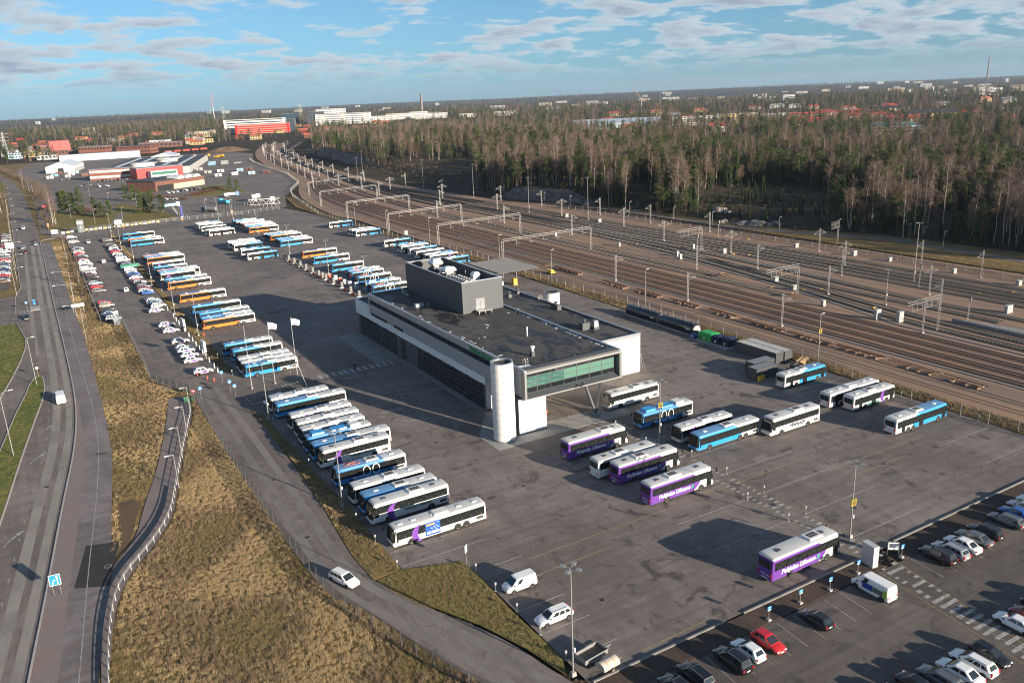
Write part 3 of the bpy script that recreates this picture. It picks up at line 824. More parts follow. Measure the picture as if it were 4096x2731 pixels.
  # stair block under the box
  st = MB(); st.b2(X(69.98), X(75.7), Y(121.72), Y(126.8), .1, 6.86); st.obj('stair_block', M_SEAM, B)
  boards(B, 'stair_board', M_WPAN, 0, 0, .2, 6.9, .56, Y(121.68), '-Y', .02, .07, [(X(69.9), X(75.75))])
  boards(B, 'stair_board', M_WPAN, 0, 0, .2, 6.9, .56, X(75.72), '-X', .02, .07, [(Y(121.7), Y(126.8))])
  boards(B, 'stair_board', M_DPAN, 0, 0, .2, 6.9, 1.1, X(69.95), '-X', .02, .07, [(Y(121.7), Y(126.8))])
  # V column
  for dx in (-1.0, 3.9):
    v = MB(); v.bar((X(87.3), Y(122.1), .1), (X(88.2 + dx), Y(126.5), 6.9), .45, .35); v.obj('slanted_column', M_DPAN, B)
  vb = MB(); vb.b2(X(86.5), X(88.2), Y(121.4), Y(122.8), .03, .25); vb.obj('column_foot', mat('pale_concrete_paving'), B)
  # lettering and crescent on the west front
  tm = text_mesh('Pohjolan Liikenne', 1.35, mat('sign_green', (.02, .30, .10), .4), .2, .02, .05)
  part('lettering', tm, B, (X(70.74), Y(137.2), 11.72), (R_(90), 0, R_(-90)))
  cr = MB(); crescent(cr, 0, 0, 1.25, 1.0); part('crescent_logo', cr.mesh('crescent_logo', mat('logo_purple', (.10, .03, .22), .4)), B, (X(70.72), Y(129.0), 11.0), (R_(90), 0, R_(-90)))
  # rooftop plant box
  px0, px1, py0, py1, z0, z1 = X(81.1), X(91.6), Y(164.7), Y(196.8), 12.15, 19.4
  pb = MB(); pb.b2(px0, px1, py0, py0 + .25, z0, z1 - .1); pb.b2(px0, px1, py1 - .25, py1, z0, z1 - .1); pb.b2(px0, px0 + .25, py0 + .25, py1 - .25, z0, z1 - .1); pb.b2(px1 - .25, px1, py0 + .25, py1 - .25, z0, z1 - .1)
  PB = pb.obj('plant_box_wall', M_SEAM, B)
  boards(PB, 'plant_box_board', M_DPAN, 0, 0, z0 + .1, z1, .9, py0 - .03, '-Y', .02, .06, [(px0 - .05, px1 + .05)])
  boards(PB, 'plant_box_board', M_DPAN, 0, 0, z0 + .1, z1, .9, px0 - .03, '-X', .02, .06, [(py0, (py0 + py1) / 2), ((py0 + py1) / 2, py1)])
  boards(PB, 'plant_box_board', M_DPAN, 0, 0, z0 + .1, z1, .9, px1 + .03, '-X', .02, .06, [(py0, (py0 + py1) / 2), ((py0 + py1) / 2, py1)])
  boards(PB, 'plant_box_board', M_DPAN, 0, 0, z0 + .1, z1, .9, py1 + .03, '-Y', .02, .06, [(px0 - .05, px1 + .05)])
  pc = MB(); pc.b2(px0 - .1, px1 + .1, py0 - .1, py0 + .35, z1 + .002, z1 + .14); pc.b2(px0 - .1, px1 + .1, py1 - .8, py1 + .1, z1 + .002, z1 + .14); pc.b2(px0 - .1, px0 + .35, py0 + .35, py1 - .8, z1 + .002, z1 + .14); pc.b2(px1 - .45, px1 + .1, py0 + .35, py1 - .8, z1 + .002, z1 + .14)
  pc.obj('plant_box_coping', M_TRIM, PB)
  pf = MB(); pf.b2(px0 + .25, px1 - .25, py0 + .25, py1 - .25, z0 + 4.4, z0 + 4.7); pf.obj('plant_floor', mat('grey_roof_felt', (.13, .13, .13), .8, var=.2), PB)
  dr = MB(); dr.b2(px0 + 3.3, px0 + 5.6, py0 - .12, py0 - .06, z0 + .75, z0 + 3.2); D = dr.obj('plant_door', mat('door_grey', (.22, .235, .25), .4, .3), PB)
  sp = MB(); sp.b2(px0 + 4.42, px0 + 4.47, py0 - .135, py0 - .12, z0 + .8, z0 + 3.15); sp.obj('door_seam', M_SEAM, D)
  pl = MB(); pl.b2(px0 + 2.8, px0 + 6.4, py0 - 2.4, py0 - .1, z0 + .62, z0 + .7)
  for x in (px0 + 3, px0 + 4.6, px0 + 6.2): pl.b2(x - .05, x + .05, py0 - 2.3, py0 - 2.2, z0, z0 + .62)
  pl.obj('landing', mat('aluminium_grating', (.45, .45, .43), .5, .4), PB)
  zf = z0 + 4.7
  def cowl(x, y, s, nm='extract_cowl'):
    b = MB(); b.b2(x - s, x + s, y - s, y + s, zf + .02, zf + 1.5 * s, 0)
    b.frust(x - .5 * s, x + .5 * s, y - .5 * s, y + .5 * s, zf + 1.5 * s, zf + 2.0 * s, .02, 1); b.frust(x - 1.1 * s, x + 1.1 * s, y - 1.1 * s, y + 1.1 * s, zf + 2.0 * s, zf + 2.45 * s, -.14 * s, 1); b.frust(x - 1.24 * s, x + 1.24 * s, y - 1.24 * s, y + 1.24 * s, zf + 2.45 * s, zf + 3.3 * s, .5 * s, 1)
    b.obj(nm, [M_DPAN, mat('cowl_steel', (.62, .63, .64), .35, .5)], B)
  cowl(px0 + 5.4, py1 - 7, 1.2); cowl(px0 + 4.6, py1 - 15.5, 1.0); cowl(px0 + 6.6, py1 - 13.5, .8); cowl(px0 + 5.0, py1 - 12, .7); cowl(px0 + 8.3, py1 - 23, .8)
  cl = MB(); cl.b2(px0 + 3.2, px0 + 6.2, py0 + 5.0, py0 + 13.2, zf + .3, zf + 1.6)
  CL = cl.obj('condenser', mat('aluminium', (.62, .63, .64), .35, .8), B)
  for i in range(6):
    for j in range(2):
      f = MB(); f.cyl((px0 + 4.0 + j * 1.45, py0 + 5.8 + i * 1.32, zf + 1.6), (px0 + 4.0 + j * 1.45, py0 + 5.8 + i * 1.32, zf + 1.85), .52, .46, 14, 0); f.cyl((px0 + 4.0 + j * 1.45, py0 + 5.8 + i * 1.32, zf + 1.85), (px0 + 4.0 + j * 1.45, py0 + 5.8 + i * 1.32, zf + 1.86), .4, .4, 14, 1)
      f.obj('fan', [M_STEEL, M_BLACK], CL)
  bx = MB(); bx.b2(px0 + 7.2, px0 + 8.9, py0 + 8.0, py0 + 9.6, zf + .02, zf + 2.1); bx.obj('ventilation_box', M_WHITE, B)
  for x, y, h in ((px0 + 1.4, py1 - 12, 1.6), (px0 + 7.4, py0 + 12.5, 2.6)):
    c = MB(); c.cyl((x, y, zf), (x, y, zf + h), .09, n=8); c.obj('vent_pipe', M_STEEL, B)
  sh = MB(); sh.cyl((px0 + 1.0, py1 - .28, zf + 1.2), (px0 + 1.0, py1 - .30, zf + 1.2), .01, n=6); bpy.data.meshes.remove(sh.mesh('tmp', M_BLACK))
  # small things on the roofs
  zr = 12.15
  for x, y, s in ((77.3, 128.4, .35), (83.4, 140.4, .14)):
    c = MB(); c.b2(X(x) - s, X(x) + s, Y(y) - s, Y(y) + s, zr, zr + (1.0 if s > .2 else .05)); c.cyl((X(x), Y(y), zr), (X(x), Y(y), zr + 1.9), s * .55 + .05, n=10, mi=1); c.b2(X(x) - s * .9, X(x) + s * .9, Y(y) - s * .9, Y(y) + s * .9, zr + 1.6, zr + 2.0, 1)
    c.obj('roof_vent', [M_DPAN, M_WHITE], B)
  for x, y, sx, sy, sz in ((76.2, 178.5, 2.2, 1.3, .75), (78.3, 177.6, .3, .3, .9), (78.4, 190.5, .5, .5, .6)):
    c = MB(); c.frust(X(x) - sx / 2, X(x) + sx / 2, Y(y) - sy / 2, Y(y) + sy / 2, zr, zr + sz, .08); c.obj('roof_hatch', mat('hatch_grey', (.33, .34, .35), .5, .2), B)
  for x, y in ((78.7, 194), (79.4, 196.2)):
    c = MB(); c.cyl((X(x), Y(y), zr), (X(x), Y(y), zr + 1.0), .1, n=8); c.obj('vent_pipe', M_WHITE, B)
  zl = 8.7
  for x, y, sx, sy, sz in ((98.5, 172, 2.4, 1.8, .5), (104.6, 184.5, 1.1, 1.1, .9), (108.4, 186.5, .8, .8, .8), (107.5, 166.5, 1.2, 3.0, 1.2), (102.5, 147.3, 2.0, 1.6, 1.6)):
    c = MB(); c.frust(X(x) - sx / 2, X(x) + sx / 2, Y(y) - sy / 2, Y(y) + sy / 2, zl, zl + sz, .05)
    if sz > .7: c.cyl((X(x), Y(y), zl + sz), (X(x), Y(y), zl + sz + .5), .3, n=10); c.cyl((X(x), Y(y), zl + sz + .5), (X(x), Y(y), zl + sz + .8), .5, .25, n=10)
    c.obj('roof_vent', M_DPAN, B)
  c = MB(); c.b2(X(103.8), X(105.2), Y(145.3), Y(146.7), zl, zl + .6, 0); c.frust(X(103.9), X(105.1), Y(145.4), Y(146.6), zl + .6, zl + 2.0, .1, 1); c.obj('steel_air_unit', [M_DPAN, M_STEEL], B)
  for (x, y, z, r) in ((73.3, 124.4, 12.4, 0), (94.2, 163.5, 9.0, 0), (110.0, 170.5, 8.8, 1), (109.2, 176.5, 8.8, 1), (91.9, 170.5, 12.2, 0)):
    c = MB()
    for dx in (-.3, .3):
      pts = [(-.4, -.6), (-.4, .8), (-.25, 1.1), (.1, 1.2), (.35, 1.0), (.4, .2)]
      for p, q in zip(pts, pts[1:]):
        if r: c.bar((X(x) + p[0], Y(y) + dx, z + p[1]), (X(x) + q[0], Y(y) + dx, z + q[1]), .07)
        else: c.bar((X(x) + dx, Y(y) + p[0], z + p[1]), (X(x) + dx, Y(y) + q[0], z + q[1]), .07)
    for zz in (-.3, .1, .5):
      if r: c.bar((X(x) - .4, Y(y) - .3, z + zz), (X(x) - .4, Y(y) + .3, z + zz), .05)
      else: c.bar((X(x) - .3, Y(y) - .4, z + zz), (X(x) + .3, Y(y) - .4, z + zz), .05)
    c.obj('roof_ladder', M_STEEL, B)
  rng = random.Random(3)
  sn = MB()   # last crusts of snow along the parapets
  for _ in range(75):
    k = rng.random()
    if k < .45: x, y = 92.0 - rng.uniform(.1, .6), rng.uniform(123, 160)
    elif k < .7: x, y = rng.uniform(78, 91.8), 122.7 + rng.uniform(.05, .3)
    elif k < .9: x, y = 71.4 + rng.uniform(.2, 1.2), rng.uniform(126, 190)
    else: x, y = rng.uniform(73, 90), rng.uniform(126, 160)
    w, h = rng.uniform(.2, .9), rng.uniform(.1, .35)
    if rng.random() < .5: w, h = h, w
    pts = [(X(x) + w * math.cos(t * 1.047) * rng.uniform(.5, 1), Y(y) + h * 1.3 * math.sin(t * 1.047) * rng.uniform(.5, 1)) for t in range(6)]
    sn.prism(pts, zr + .002, zr + .03)
  sn.prism([(X(71.6), Y(123.0)), (X(74.4), Y(122.9)), (X(74.0), Y(124.2)), (X(71.9), Y(124.9))], zr + .003, zr + .05)
  o = sn.obj('snow_remnants', mat('snow', (.82, .83, .85), .7), B); o['kind'] = 'stuff'
  # wall details on the sunlit south end
  for a, b, z0, z1 in ((98.2, 102.6, 7.75, 7.85), (100, 103.2, 7.35, 7.42), (97.3, 98.4, 6.1, 6.2), (104.6, 106, 8.3, 8.38)):
    c = MB(); c.b2(X(a), X(b), Y(136.28), Y(136.33), z0, z1); c.obj('wall_stain_strip', mat('rust_grey', (.30, .24, .20), .7), B)
  c = MB(); c.b2(X(93.1), X(93.7), Y(136.2), Y(136.33), 8.2, 9.0); c.obj('floodlight', M_DPAN, B)
  for dx in (0, .5):
    c = MB(); c.bar((X(110.2 + dx * .8), Y(136.0 - dx), 0), (X(109.6 + dx * .3), Y(136.3 - dx * .2), 4.4), .08); c.obj('leaning_pole', M_STEEL, B)
  return B
def crescent(mb, cx, cz, r, t, mi=0, y=0.0, n=18):
  """fat crescent in local x,y (text orientation)"""
  out, inn = [], []
  for i in range(n + 1):
    a = R_(-95 + 190 * i / n)
    out.append((cx + r * math.cos(a) * 1.0, cz + r * math.sin(a) * 1.15))
    inn.append((cx - .35 * r + r * math.cos(a) * .95 * (1 - .25 * t), cz + r * math.sin(a) * 1.14))
  vs = [(x, z, y) for x, z in out] + [(x, z, y) for x, z in inn]
  mb.add(vs, [(i, i + 1, n + 2 + i, n + 1 + i) for i in range(n)], mi)
  return mb
building()
def tower():
  cx, cy, r, H = 66.95, 121.95, 2.05, 14.8
  T = thing('stair_tower', 'tall white panelled cylinder tower at the corner of the depot', 'tower', (cx, cy, 0))
  co = MB(); co.cyl((0, 0, .1), (0, 0, H - .35), r - .06, n=48); co.obj('tower_core', M_SEAM, T)
  ba = MB(); ba.cyl((0, 0, 0), (0, 0, .3), r + .02, n=48); ba.obj('tower_base', M_TRIM, T)
  rows, cols = 11, 10
  h = (H - .3) / rows
  pm = MB(); n = 6; da = 2 * math.pi / cols; g = .007
  vs = []
  for zz in (.018, h - .018):
    for rr in (r - .05, r):
      for i in range(n + 1):
        a = g + (da - 2 * g) * i / n
        vs.append((rr * math.cos(a), rr * math.sin(a), zz))
  m1 = n + 1; fs = []
  for i in range(n): fs += [(m1 + i, m1 + i + 1, 3 * m1 + i + 1, 3 * m1 + i)]
  pm.add(vs, fs, 0, True)
  fs = []
  for i in range(n): fs += [(2 * m1 + i, 3 * m1 + i, 3 * m1 + i + 1, 2 * m1 + i + 1)]
  pm.add(vs, fs + [(0, m1, 3 * m1, 2 * m1), (n, 2 * m1 + n, 3 * m1 + n, m1 + n)], 0)
  me = pm.mesh('tower_panel', mat('tower_white_panel', (.74, .74, .74), .38, .1, var=.06, vscale=.6))
  for k in range(rows):
    for c in range(cols):
      part('tower_panel', me, T, (0, 0, .3 + k * h), (0, 0, c * da + (da / 2 if k % 2 else 0)))
  rim = MB(); n = 48
  vs = []
  for rr, zz in ((r + .01, H - .02), (r + .01, H + .06), (r - .35, H + .06), (r - .35, H - .5)):
    vs += [(rr * math.cos(2 * math.pi * i / n), rr * math.sin(2 * math.pi * i / n), zz) for i in range(n)]
  fs = [(q * n + i, q * n + (i + 1) % n, (q + 1) * n + (i + 1) % n, (q + 1) * n + i) for q in range(3) for i in range(n)]
  rim.add(vs, fs); rim.obj('tower_rim', M_TRIM, T)
  tp = MB(); tp.cyl((0, 0, H - .36), (0, 0, H - .3), r - .3, n=40); tp.obj('tower_roof', M_ROOF, T)
tower()
def silo():
  T = thing('white_round_shaft', 'short white round shaft rising behind the depot roof edge', 'tank', (112.2, 175.6, 0))
  a = MB(); a.cyl((0, 0, 0), (0, 0, 10.6), 1.95, n=36); a.obj('shaft_wall', mat('tower_white_panel'), T)
  r = MB(); r.cyl((0, 0, 10.6), (0, 0, 10.72), 2.0, n=36); r.obj('shaft_rim', M_TRIM, T)
  t = MB(); t.cyl((0, 0, 10.72), (0, 0, 10.73), 1.75, n=30); t.obj('shaft_lid', M_ROOF, T)
silo()
# ================================================================ buses
C_WHITE, C_BLUE, C_ORANGE, C_PURPLE = (.70, .70, .685), (.012, .27, .62), (.80, .19, .02), (.135, .042, .30)
C_DBLUE = (.012, .20, .55)
M_TYRE = mat('tyre_rubber', (.025, .025, .026), .85)
M_RIM = mat('wheel_rim', (.30, .30, .29), .45, .5)
M_BGLASS = mat('bus_glass', (.016, .018, .019), .08, spec=.45, var=.95, vscale=2.4)
M_BBAND = mat('bus_black_band', (.016, .017, .019), .15, spec=.6)
M_GRILLE = mat('dark_grille', (.045, .042, .04), .7)
M_LAMPW = mat('headlamp', (.72, .73, .74), .1, spec=.8)
M_LAMPR = mat('tail_lamp', (.45, .015, .012), .15, spec=.7)
M_UNDER = mat('underbody_black', (.02, .02, .02), .8)
M_ROOFW = mat('bus_roof_unit', (.60, .60, .59), .45, var=.12, vscale=2)
M_BTXT = {k: mat('letter_' + k, c, .5) for k, c in dict(white=(.8, .8, .8), green=(.03, .30, .14), dgreen=(.02, .13, .07), navy=(.02, .03, .08), grey=(.3, .3, .31), purple=(.15, .045, .32)).items()}
LIV = {}
def livery(name, front, rear, xs, roof=None, r=1.75, zc=1.0, skirt=None):
  """front colour sweeping to the rear colour along an arc at xs (fraction of length from the nose, in local x)"""
  if name in LIV: return LIV[name]
  s = NT('livery_' + name)
  x, y, z = s.xyz()
  if rear is None:
    col = s.mix(0.0, front, front)
    bd = None
  else:
    dx = s.math('SUBTRACT', x, xs); dz = s.math('MULTIPLY', s.math('SUBTRACT', z, zc), .85); dy = s.math('MULTIPLY', y, .55)
    # only the rearward half of the circle bulges; ahead of xs everything is the front colour
    d2 = s.math('ADD', s.math('ADD', s.math('MULTIPLY', dx, dx), s.math('MULTIPLY', dz, dz)), s.math('MULTIPLY', dy, dy))
    ins = s.math('LESS_THAN', d2, r * r)
    ahead = s.math('GREATER_THAN', dx, 0.0)
    bd = s.math('MAXIMUM', ins, ahead)
    if roof is not None:
      up = s.math('GREATER_THAN', z, 2.93)
      fc = s.mix(up, front, roof)
    else: fc = front
    col = s.mix(bd, rear, fc)
  dirt = s.ramp(s.noise(1.3, 6, .7), .35, .75)
  low = s.ramp(z, .3, 1.1, .55, .06)
  col = s.mix(s.math('MULTIPLY', dirt, low), col, (.20, .17, .14))
  col = s.mix(s.math('MULTIPLY', s.math('GREATER_THAN', z, 2.9), s.ramp(s.noise(.9, 6, .7), .25, .7, .12, .5)), col, (.30, .29, .275))
  LIV[name] = s.done(col, .42, .5, coat=.25)
  return LIV[name]
def purple_livery(L):
  s = NT('livery_purple_coach'); x, y, z = s.xyz()
  curve = s.math('LESS_THAN', s.math('ADD', x, s.math('MULTIPLY', s.math('POWER', s.math('ABSOLUTE', s.math('SUBTRACT', z, 1.75)), 2.0), .75)), L / 2 - 2.9)
  p = s.math('MULTIPLY', curve, s.math('LESS_THAN', z, 3.2))
  col = s.mix(p, C_WHITE, C_PURPLE)
  dirt = s.ramp(s.noise(1.3, 6, .7), .35, .75); low = s.ramp(z, .3, 1.1, .5, .05)
  col = s.mix(s.math('MULTIPLY', dirt, low), col, (.16, .12, .13))
  col = s.mix(s.math('MULTIPLY', s.math('GREATER_THAN', z, 3.38), .4), col, (.30, .29, .275))
  LIV['purple'] = s.done(col, .4, .5, coat=.3)
  return LIV['purple']
WHEEL = {}
def wheel_meshes(r, w):
  k = (r, w)
  if k not in WHEEL:
    t = MB(); n = 20
    secs = [(.62 * r, -w / 2), (.92 * r, -w / 2), (r, -w * .32), (r, w * .32), (.92 * r, w / 2), (.62 * r, w / 2)]
    vs = [(q * math.cos(2 * math.pi * i / n), yy, q * math.sin(2 * math.pi * i / n)) for q, yy in secs for i in range(n)]
    t.add(vs, [(a * n + i, (a + 1) * n + i, (a + 1) * n + (i + 1) % n, a * n + (i + 1) % n) for a in range(5) for i in range(n)], 0, True)
    rm = MB(); rm.cyl((0, -w * .36, 0), (0, w * .36, 0), .63 * r, n=18); rm.cyl((0, -w * .42, 0), (0, w * .42, 0), .24 * r, n=10)
    for i in range(6):
      a = i * math.pi / 3; rm.cyl((.42 * r * math.cos(a), -w * .37, .42 * r * math.sin(a)), (.42 * r * math.cos(a), w * .37, .42 * r * math.sin(a)), .09 * r, n=6, mi=1)
    WHEEL[k] = (t.mesh('tyre', M_TYRE), rm.mesh('rim', [M_RIM, M_UNDER]))
  return WHEEL[k]
def add_wheel(parent, x, y, r, w):
  t, rm = wheel_meshes(r, w)
  o = part('wheel', t, parent, (x, y, r)); part('rim', rm, o)
def rsec(x, hw, z0, z1, rad, rake=None, n=4):
  pts = []
  for cx, cz, a0 in ((hw - rad, z1 - rad, 0), (-(hw - rad), z1 - rad, 90), (-(hw - .08), z0 + .08, 180), (hw - .08, z0 + .08, 270)):
    rr = rad if a0 < 180 else .08
    for i in range(n + 1):
      a = R_(a0 + 90 * i / n); yy, zz = cx + rr * math.cos(a), cz + rr * math.sin(a)
      pts.append((x - (rake(zz) if rake else 0), yy, zz))
  return pts
def make_bus(name, liv, L=12.3, H=3.02, axles=2, coach=False, side='city', doors=True, ac=1, roofbox=None, dest=True, n_win=None, extra=None, sun=True):
  root = bpy.data.objects.new(name, None); root.empty_display_size = .5; COL.objects.link(root); root['category'] = 'bus'
  h = L / 2; W = 1.275; z0 = .32
  zw0, zw1 = (1.72, 2.86) if coach else (1.28, 2.55)
  nr = lambda z: (.55 if coach else .30) * max(0, (z - 1.1) / 2.0) ** 1.25
  rr = lambda z: -(.10 * max(0, (z - 1.4) / 1.7))
  b = MB()
  secs = [rsec(-h, W - .12, z0 + .05, H - .10, .22, rr), rsec(-h + .10, W - .01, z0, H - .02, .22, rr), rsec(-h + .45, W, z0, H, .22, rr)]
  for t in (.35, .65): secs.append(rsec(-h + L * t, W, z0, H, .22))
  secs += [rsec(h - 1.2, W, z0, H, .22), rsec(h - .35, W - .02, z0, H - .02, .24, nr), rsec(h - .08, W - .12, z0 + .02, H - .10, .26, nr), rsec(h, W - .26, z0 + .06, H - .26, .26, nr)]
  b.loft(secs, 0, False)
  for i, f in enumerate(b.f): b.sm[i] = len(f) == 4
  me = b.mesh('body', liv)
  part('body', me, root)
  # glazing: black band on each side with separate panes
  nose_gap, tail_gap = (1.0 if coach else .55), (.45 if coach else .35)
  xa, xb = -h + tail_gap, h - nose_gap - .25
  n = n_win or round((xb - xa) / (1.55 if not coach else 1.75)); pw = (xb - xa) / n
  pm = MB(); pm.box(0, 0, 0, pw - .09, .03, zw1 - zw0 - .10); pane = pm.mesh('side_pane', M_BGLASS)
  for sgn in (1, -1):
    bm = MB(); bm.b2(xa - .05, xb + .05, sgn * W - .008, sgn * W + .008, zw0, zw1); band = bm.obj('window_band', M_BBAND, root)
    for i in range(n): part('side_pane', pane, band, (xa + (i + .5) * pw, sgn * (W + .012), (zw0 + zw1) / 2))
    dw = MB(); dw.b2(h - nose_gap - .22, h - .52, sgn * W - .02, sgn * W + .006, zw0 - .35 if not coach else 1.25, zw1 - .05); dw.obj('cab_window', M_BGLASS, root)
    sk = MB(); sk.b2(-h + .3, h - .5, sgn * W - .03, sgn * W + .004, z0 - .02, z0 + .10); sk.obj('skirt', M_UNDER, root)
  ws = MB(); zb, zt = (1.05, 2.95) if coach else (1.02, 2.72)
  def xn(z, k=0.03): return h - nr(z) + k
  w0, w1 = W - .16, W - .20
  ws.add([(xn(zb), -w0, zb), (xn(zb), w0, zb), (xn(zt), w1, zt), (xn(zt), -w1, zt), (xn(zb) - .30, -W + .012, zb), (xn(zb) - .30, W - .012, zb), (xn(zt) - .30, W - .02, zt), (xn(zt) - .30, -W + .02, zt)], [(0, 1, 2, 3), (1, 5, 6, 2), (4, 0, 3, 7), (3, 2, 6, 7), (4, 5, 1, 0)])
  wso = ws.obj('windscreen', M_BGLASS, root)
  for sgn in (1, -1):
    wp = MB(); wp.bar((xn(zb + .08, .05), sgn * .15, zb + .08), (xn(zb + .55, .05), sgn * .85, zb + .55), .04); wp.obj('wiper', M_UNDER, wso)
  if dest:
    ds = MB(); ds.box(h - nr(zt) - .04, 0, zt + .11, .14, 2.1, .2); ds.obj('destination_display', M_BBAND, root)
  rw = MB(); rz0, rz1 = (1.95, 2.85) if coach else (1.55, 2.5)
  rw.b2(-h - .11, -h - .02, -.95, .95, rz0, rz1); rw.obj('rear_window', M_BGLASS, root)
  eg = MB(); eg.b2(-h - .03, -h + .02, -.75, .75, .75, 1.3); eg.obj('engine_flap', liv if not coach else M_BBAND if False else liv, root)
  gm = MB(); gm.b2(-h - .02, -h + .03, -.5, .5, .42, .55); gm.obj('number_plate', M_WHITE, root)
  for sgn in (1, -1):
    a = MB(); a.b2(-h - .045, -h + .03, sgn * 1.02 - .1, sgn * 1.02 + .1, .75, 1.35); a.obj('tail_light', M_LAMPR, root)
    a = MB(); a.b2(h - .12, h + .02, sgn * .85 - .2, sgn * .85 + .2, .58, .82); a.obj('headlight', M_LAMPW, root)
    mr = MB(); mr.bar((h - .35, sgn * 1.15, H - .38), (h + .25, sgn * 1.45, H - .45), .05); mr.box(h + .27, sgn * 1.48, H - .78, .12, .22, .55); mr.obj('mirror', M_UNDER, root)
    bp = MB(); bp.b2(h - .2, h + .03, sgn * .6 - .58, sgn * .6 + .58, .30, .40); bp.obj('bumper_lip', M_UNDER, root)
  # wheels
  fx = h - 2.72; rx = -h + (3.35 if not coach else 3.15)
  ax = [fx, rx] if axles == 2 else [fx, -h + 4.75, -h + 3.38]
  for x in ax:
    for sgn in (1, -1):
      ar = MB(); nn = 14
      pts = [(x + .60 * math.cos(math.pi * i / nn), .44 + .60 * math.sin(math.pi * i / nn)) for i in range(nn + 1)]
      pts = [(x + .60, .30)] + pts + [(x - .60, .30)]
      ar.side(pts[::-1], sgn * (W - .03), sgn * (W + .006)) if sgn > 0 else ar.side(pts[::-1], sgn * (W + .006), sgn * (W - .03))
      ar.obj('wheel_arch', M_UNDER, root)
      add_wheel(root, x, sgn * (W - .12), .48, .30)
  if axles == 3:
    pass
  # doors on the right-hand side (local -y)
  if doors:
    for dx, w in (((h - 1.28, 1.0), (-.35, 1.25), (-h + 2.0, .85)) if not coach else ((h - 1.15, .95),)):
      d = MB(); d.b2(dx - w / 2, dx + w / 2, -W - .028, -W + .01, .42, 2.62); do = d.obj('door', M_BBAND, root)
      for sg in (-1, 1):
        p = MB(); p.b2(dx + sg * w / 4 - w / 4 + .05, dx + sg * w / 4 + w / 4 - .05, -W - .04, -W - .028, .62, 2.5); p.obj('door_pane', M_BGLASS, do)
  # roof equipment
  if ac:
    def acu(xc, l=2.3, dark=True):
      a = MB(); a.frust(xc - l / 2, xc + l / 2, -.88, .88, H - .03, H + .24, .16); ao = a.obj('air_conditioner', M_ROOFW, root)
      if dark:
        g = MB(); g.b2(xc - l * .30, xc + l * .30, -.42, .42, H + .24, H + .262); go = g.obj('grille', M_GRILLE, ao)
        for i in range(4):
          f = MB(); xx = xc - l * .22 + i * l * .146; f.cyl((xx, 0, H + .262), (xx, 0, H + .275), .13, n=10); f.obj('fan', M_STEEL, go)
    acu(-.4 if not coach else -1.2 + (ac == 2) * 3.2, 2.4 if not coach else 2.6, ac != 3)
  for xh in ((h - 2.6, -h + 2.2) if ac != 3 else (h - 1.6, h - 3.6, .6, -h + 3.9, -h + 1.4)):
    a = MB(); a.frust(xh - .42, xh + .42, -.32, .32, H - .02, H + .09, .06); a.obj('roof_hatch', M_ROOFW if not coach else mat('smoked_hatch', (.07, .07, .075), .25), root)
  if roofbox:
    for x0_, x1_, hh, m in roofbox:
      a = MB(); a.frust(x0_, x1_, -.98, .98, H - .03, H + hh, .10); a.obj('roof_battery_box', m, root)
  eg2 = MB(); eg2.b2(-h + .55, -h + 1.7, W - .01, W + .012, .72, 1.15); eg2.obj('side_grille', M_GRILLE, root)
  if extra: extra(root, h, W, H)
  return root
def side_text(root, txt, m, size, x, z, sides=(1, -1), shear=.25, W=1.275, bold=.025):
  me = text_mesh(txt, size, m, shear, bold)
  for s in sides:
    part('lettering', me, root, (x, s * (W + .030), z), (R_(90), 0, R_(180) if s > 0 else 0))
def side_crescent(root, x, z, r, s, m, W=1.275):
  """crescent on the side, bulging towards the nose"""
  mb = MB(); n = 18; d = 1 if r > 0 else -1; r = abs(r); out, inn = [], []
  for i in range(n + 1):
    a = R_(-105 + 210 * i / n)
    px, pz = 1.15 * r * math.cos(a), r * math.sin(a)
    out.append((x + d * px, s * (W + .034), z + pz)); inn.append((x + d * (px - .72 * r * max(0, math.cos(a * .857))), s * (W + .034), z + pz))
  f = [(i, i + 1, n + 2 + i, n + 1 + i) for i in range(n)]
  mb.add(out + inn, f); mb.obj('purple_crescent', m, root)
def loops(root, h, W, H):
  for s in (1, -1):
    for k, x in enumerate((.9, -.75)):
      mb = MB(); n = 26; vs = []
      for i in range(n):
        a = 2 * math.pi * i / n
        for q in (1.0, .84): vs.append((x + .66 * q * math.cos(a), s * (W + .034), 1.72 + .95 * (q if q < 1 else 1.0) * math.sin(a)))
      fs = [(2 * i, 2 * ((i + 1) % n), 2 * ((i + 1) % n) + 1, 2 * i + 1) for i in range(n)]
      mb.add(vs, fs if s > 0 else [f[::-1] for f in fs]); mb.obj('cable_loop_graphic', M_BTXT['white'], root)
    tb = MB(); tb.b2(1.5, 3.0, s * (W + .032) - .002, s * (W + .032) + .002, .95, 1.05); tb.b2(2.95, 3.3, s * (W + .032) - .002, s * (W + .032) + .002, .88, 1.16); tb.obj('plug_graphic', M_BTXT['white'], root)
def panto(root, h, W, H):
  loops(root, h, W, H)
  p = MB()
  for y in (-.5, .5): p.bar((h - 4.6, y, H + .02), (h - 1.9, y, H + .16), .07)
  for x in (h - 4.4, h - 3.4, h - 2.4): p.bar((x, -.55, H + .12), (x, .55, H + .16), .08)
  p.box(h - 3.2, 0, H + .25, 1.1, .35, .12); p.obj('charging_pantograph', mat('copper_red', (.40, .13, .08), .4, .5), root)
PROTO = {}
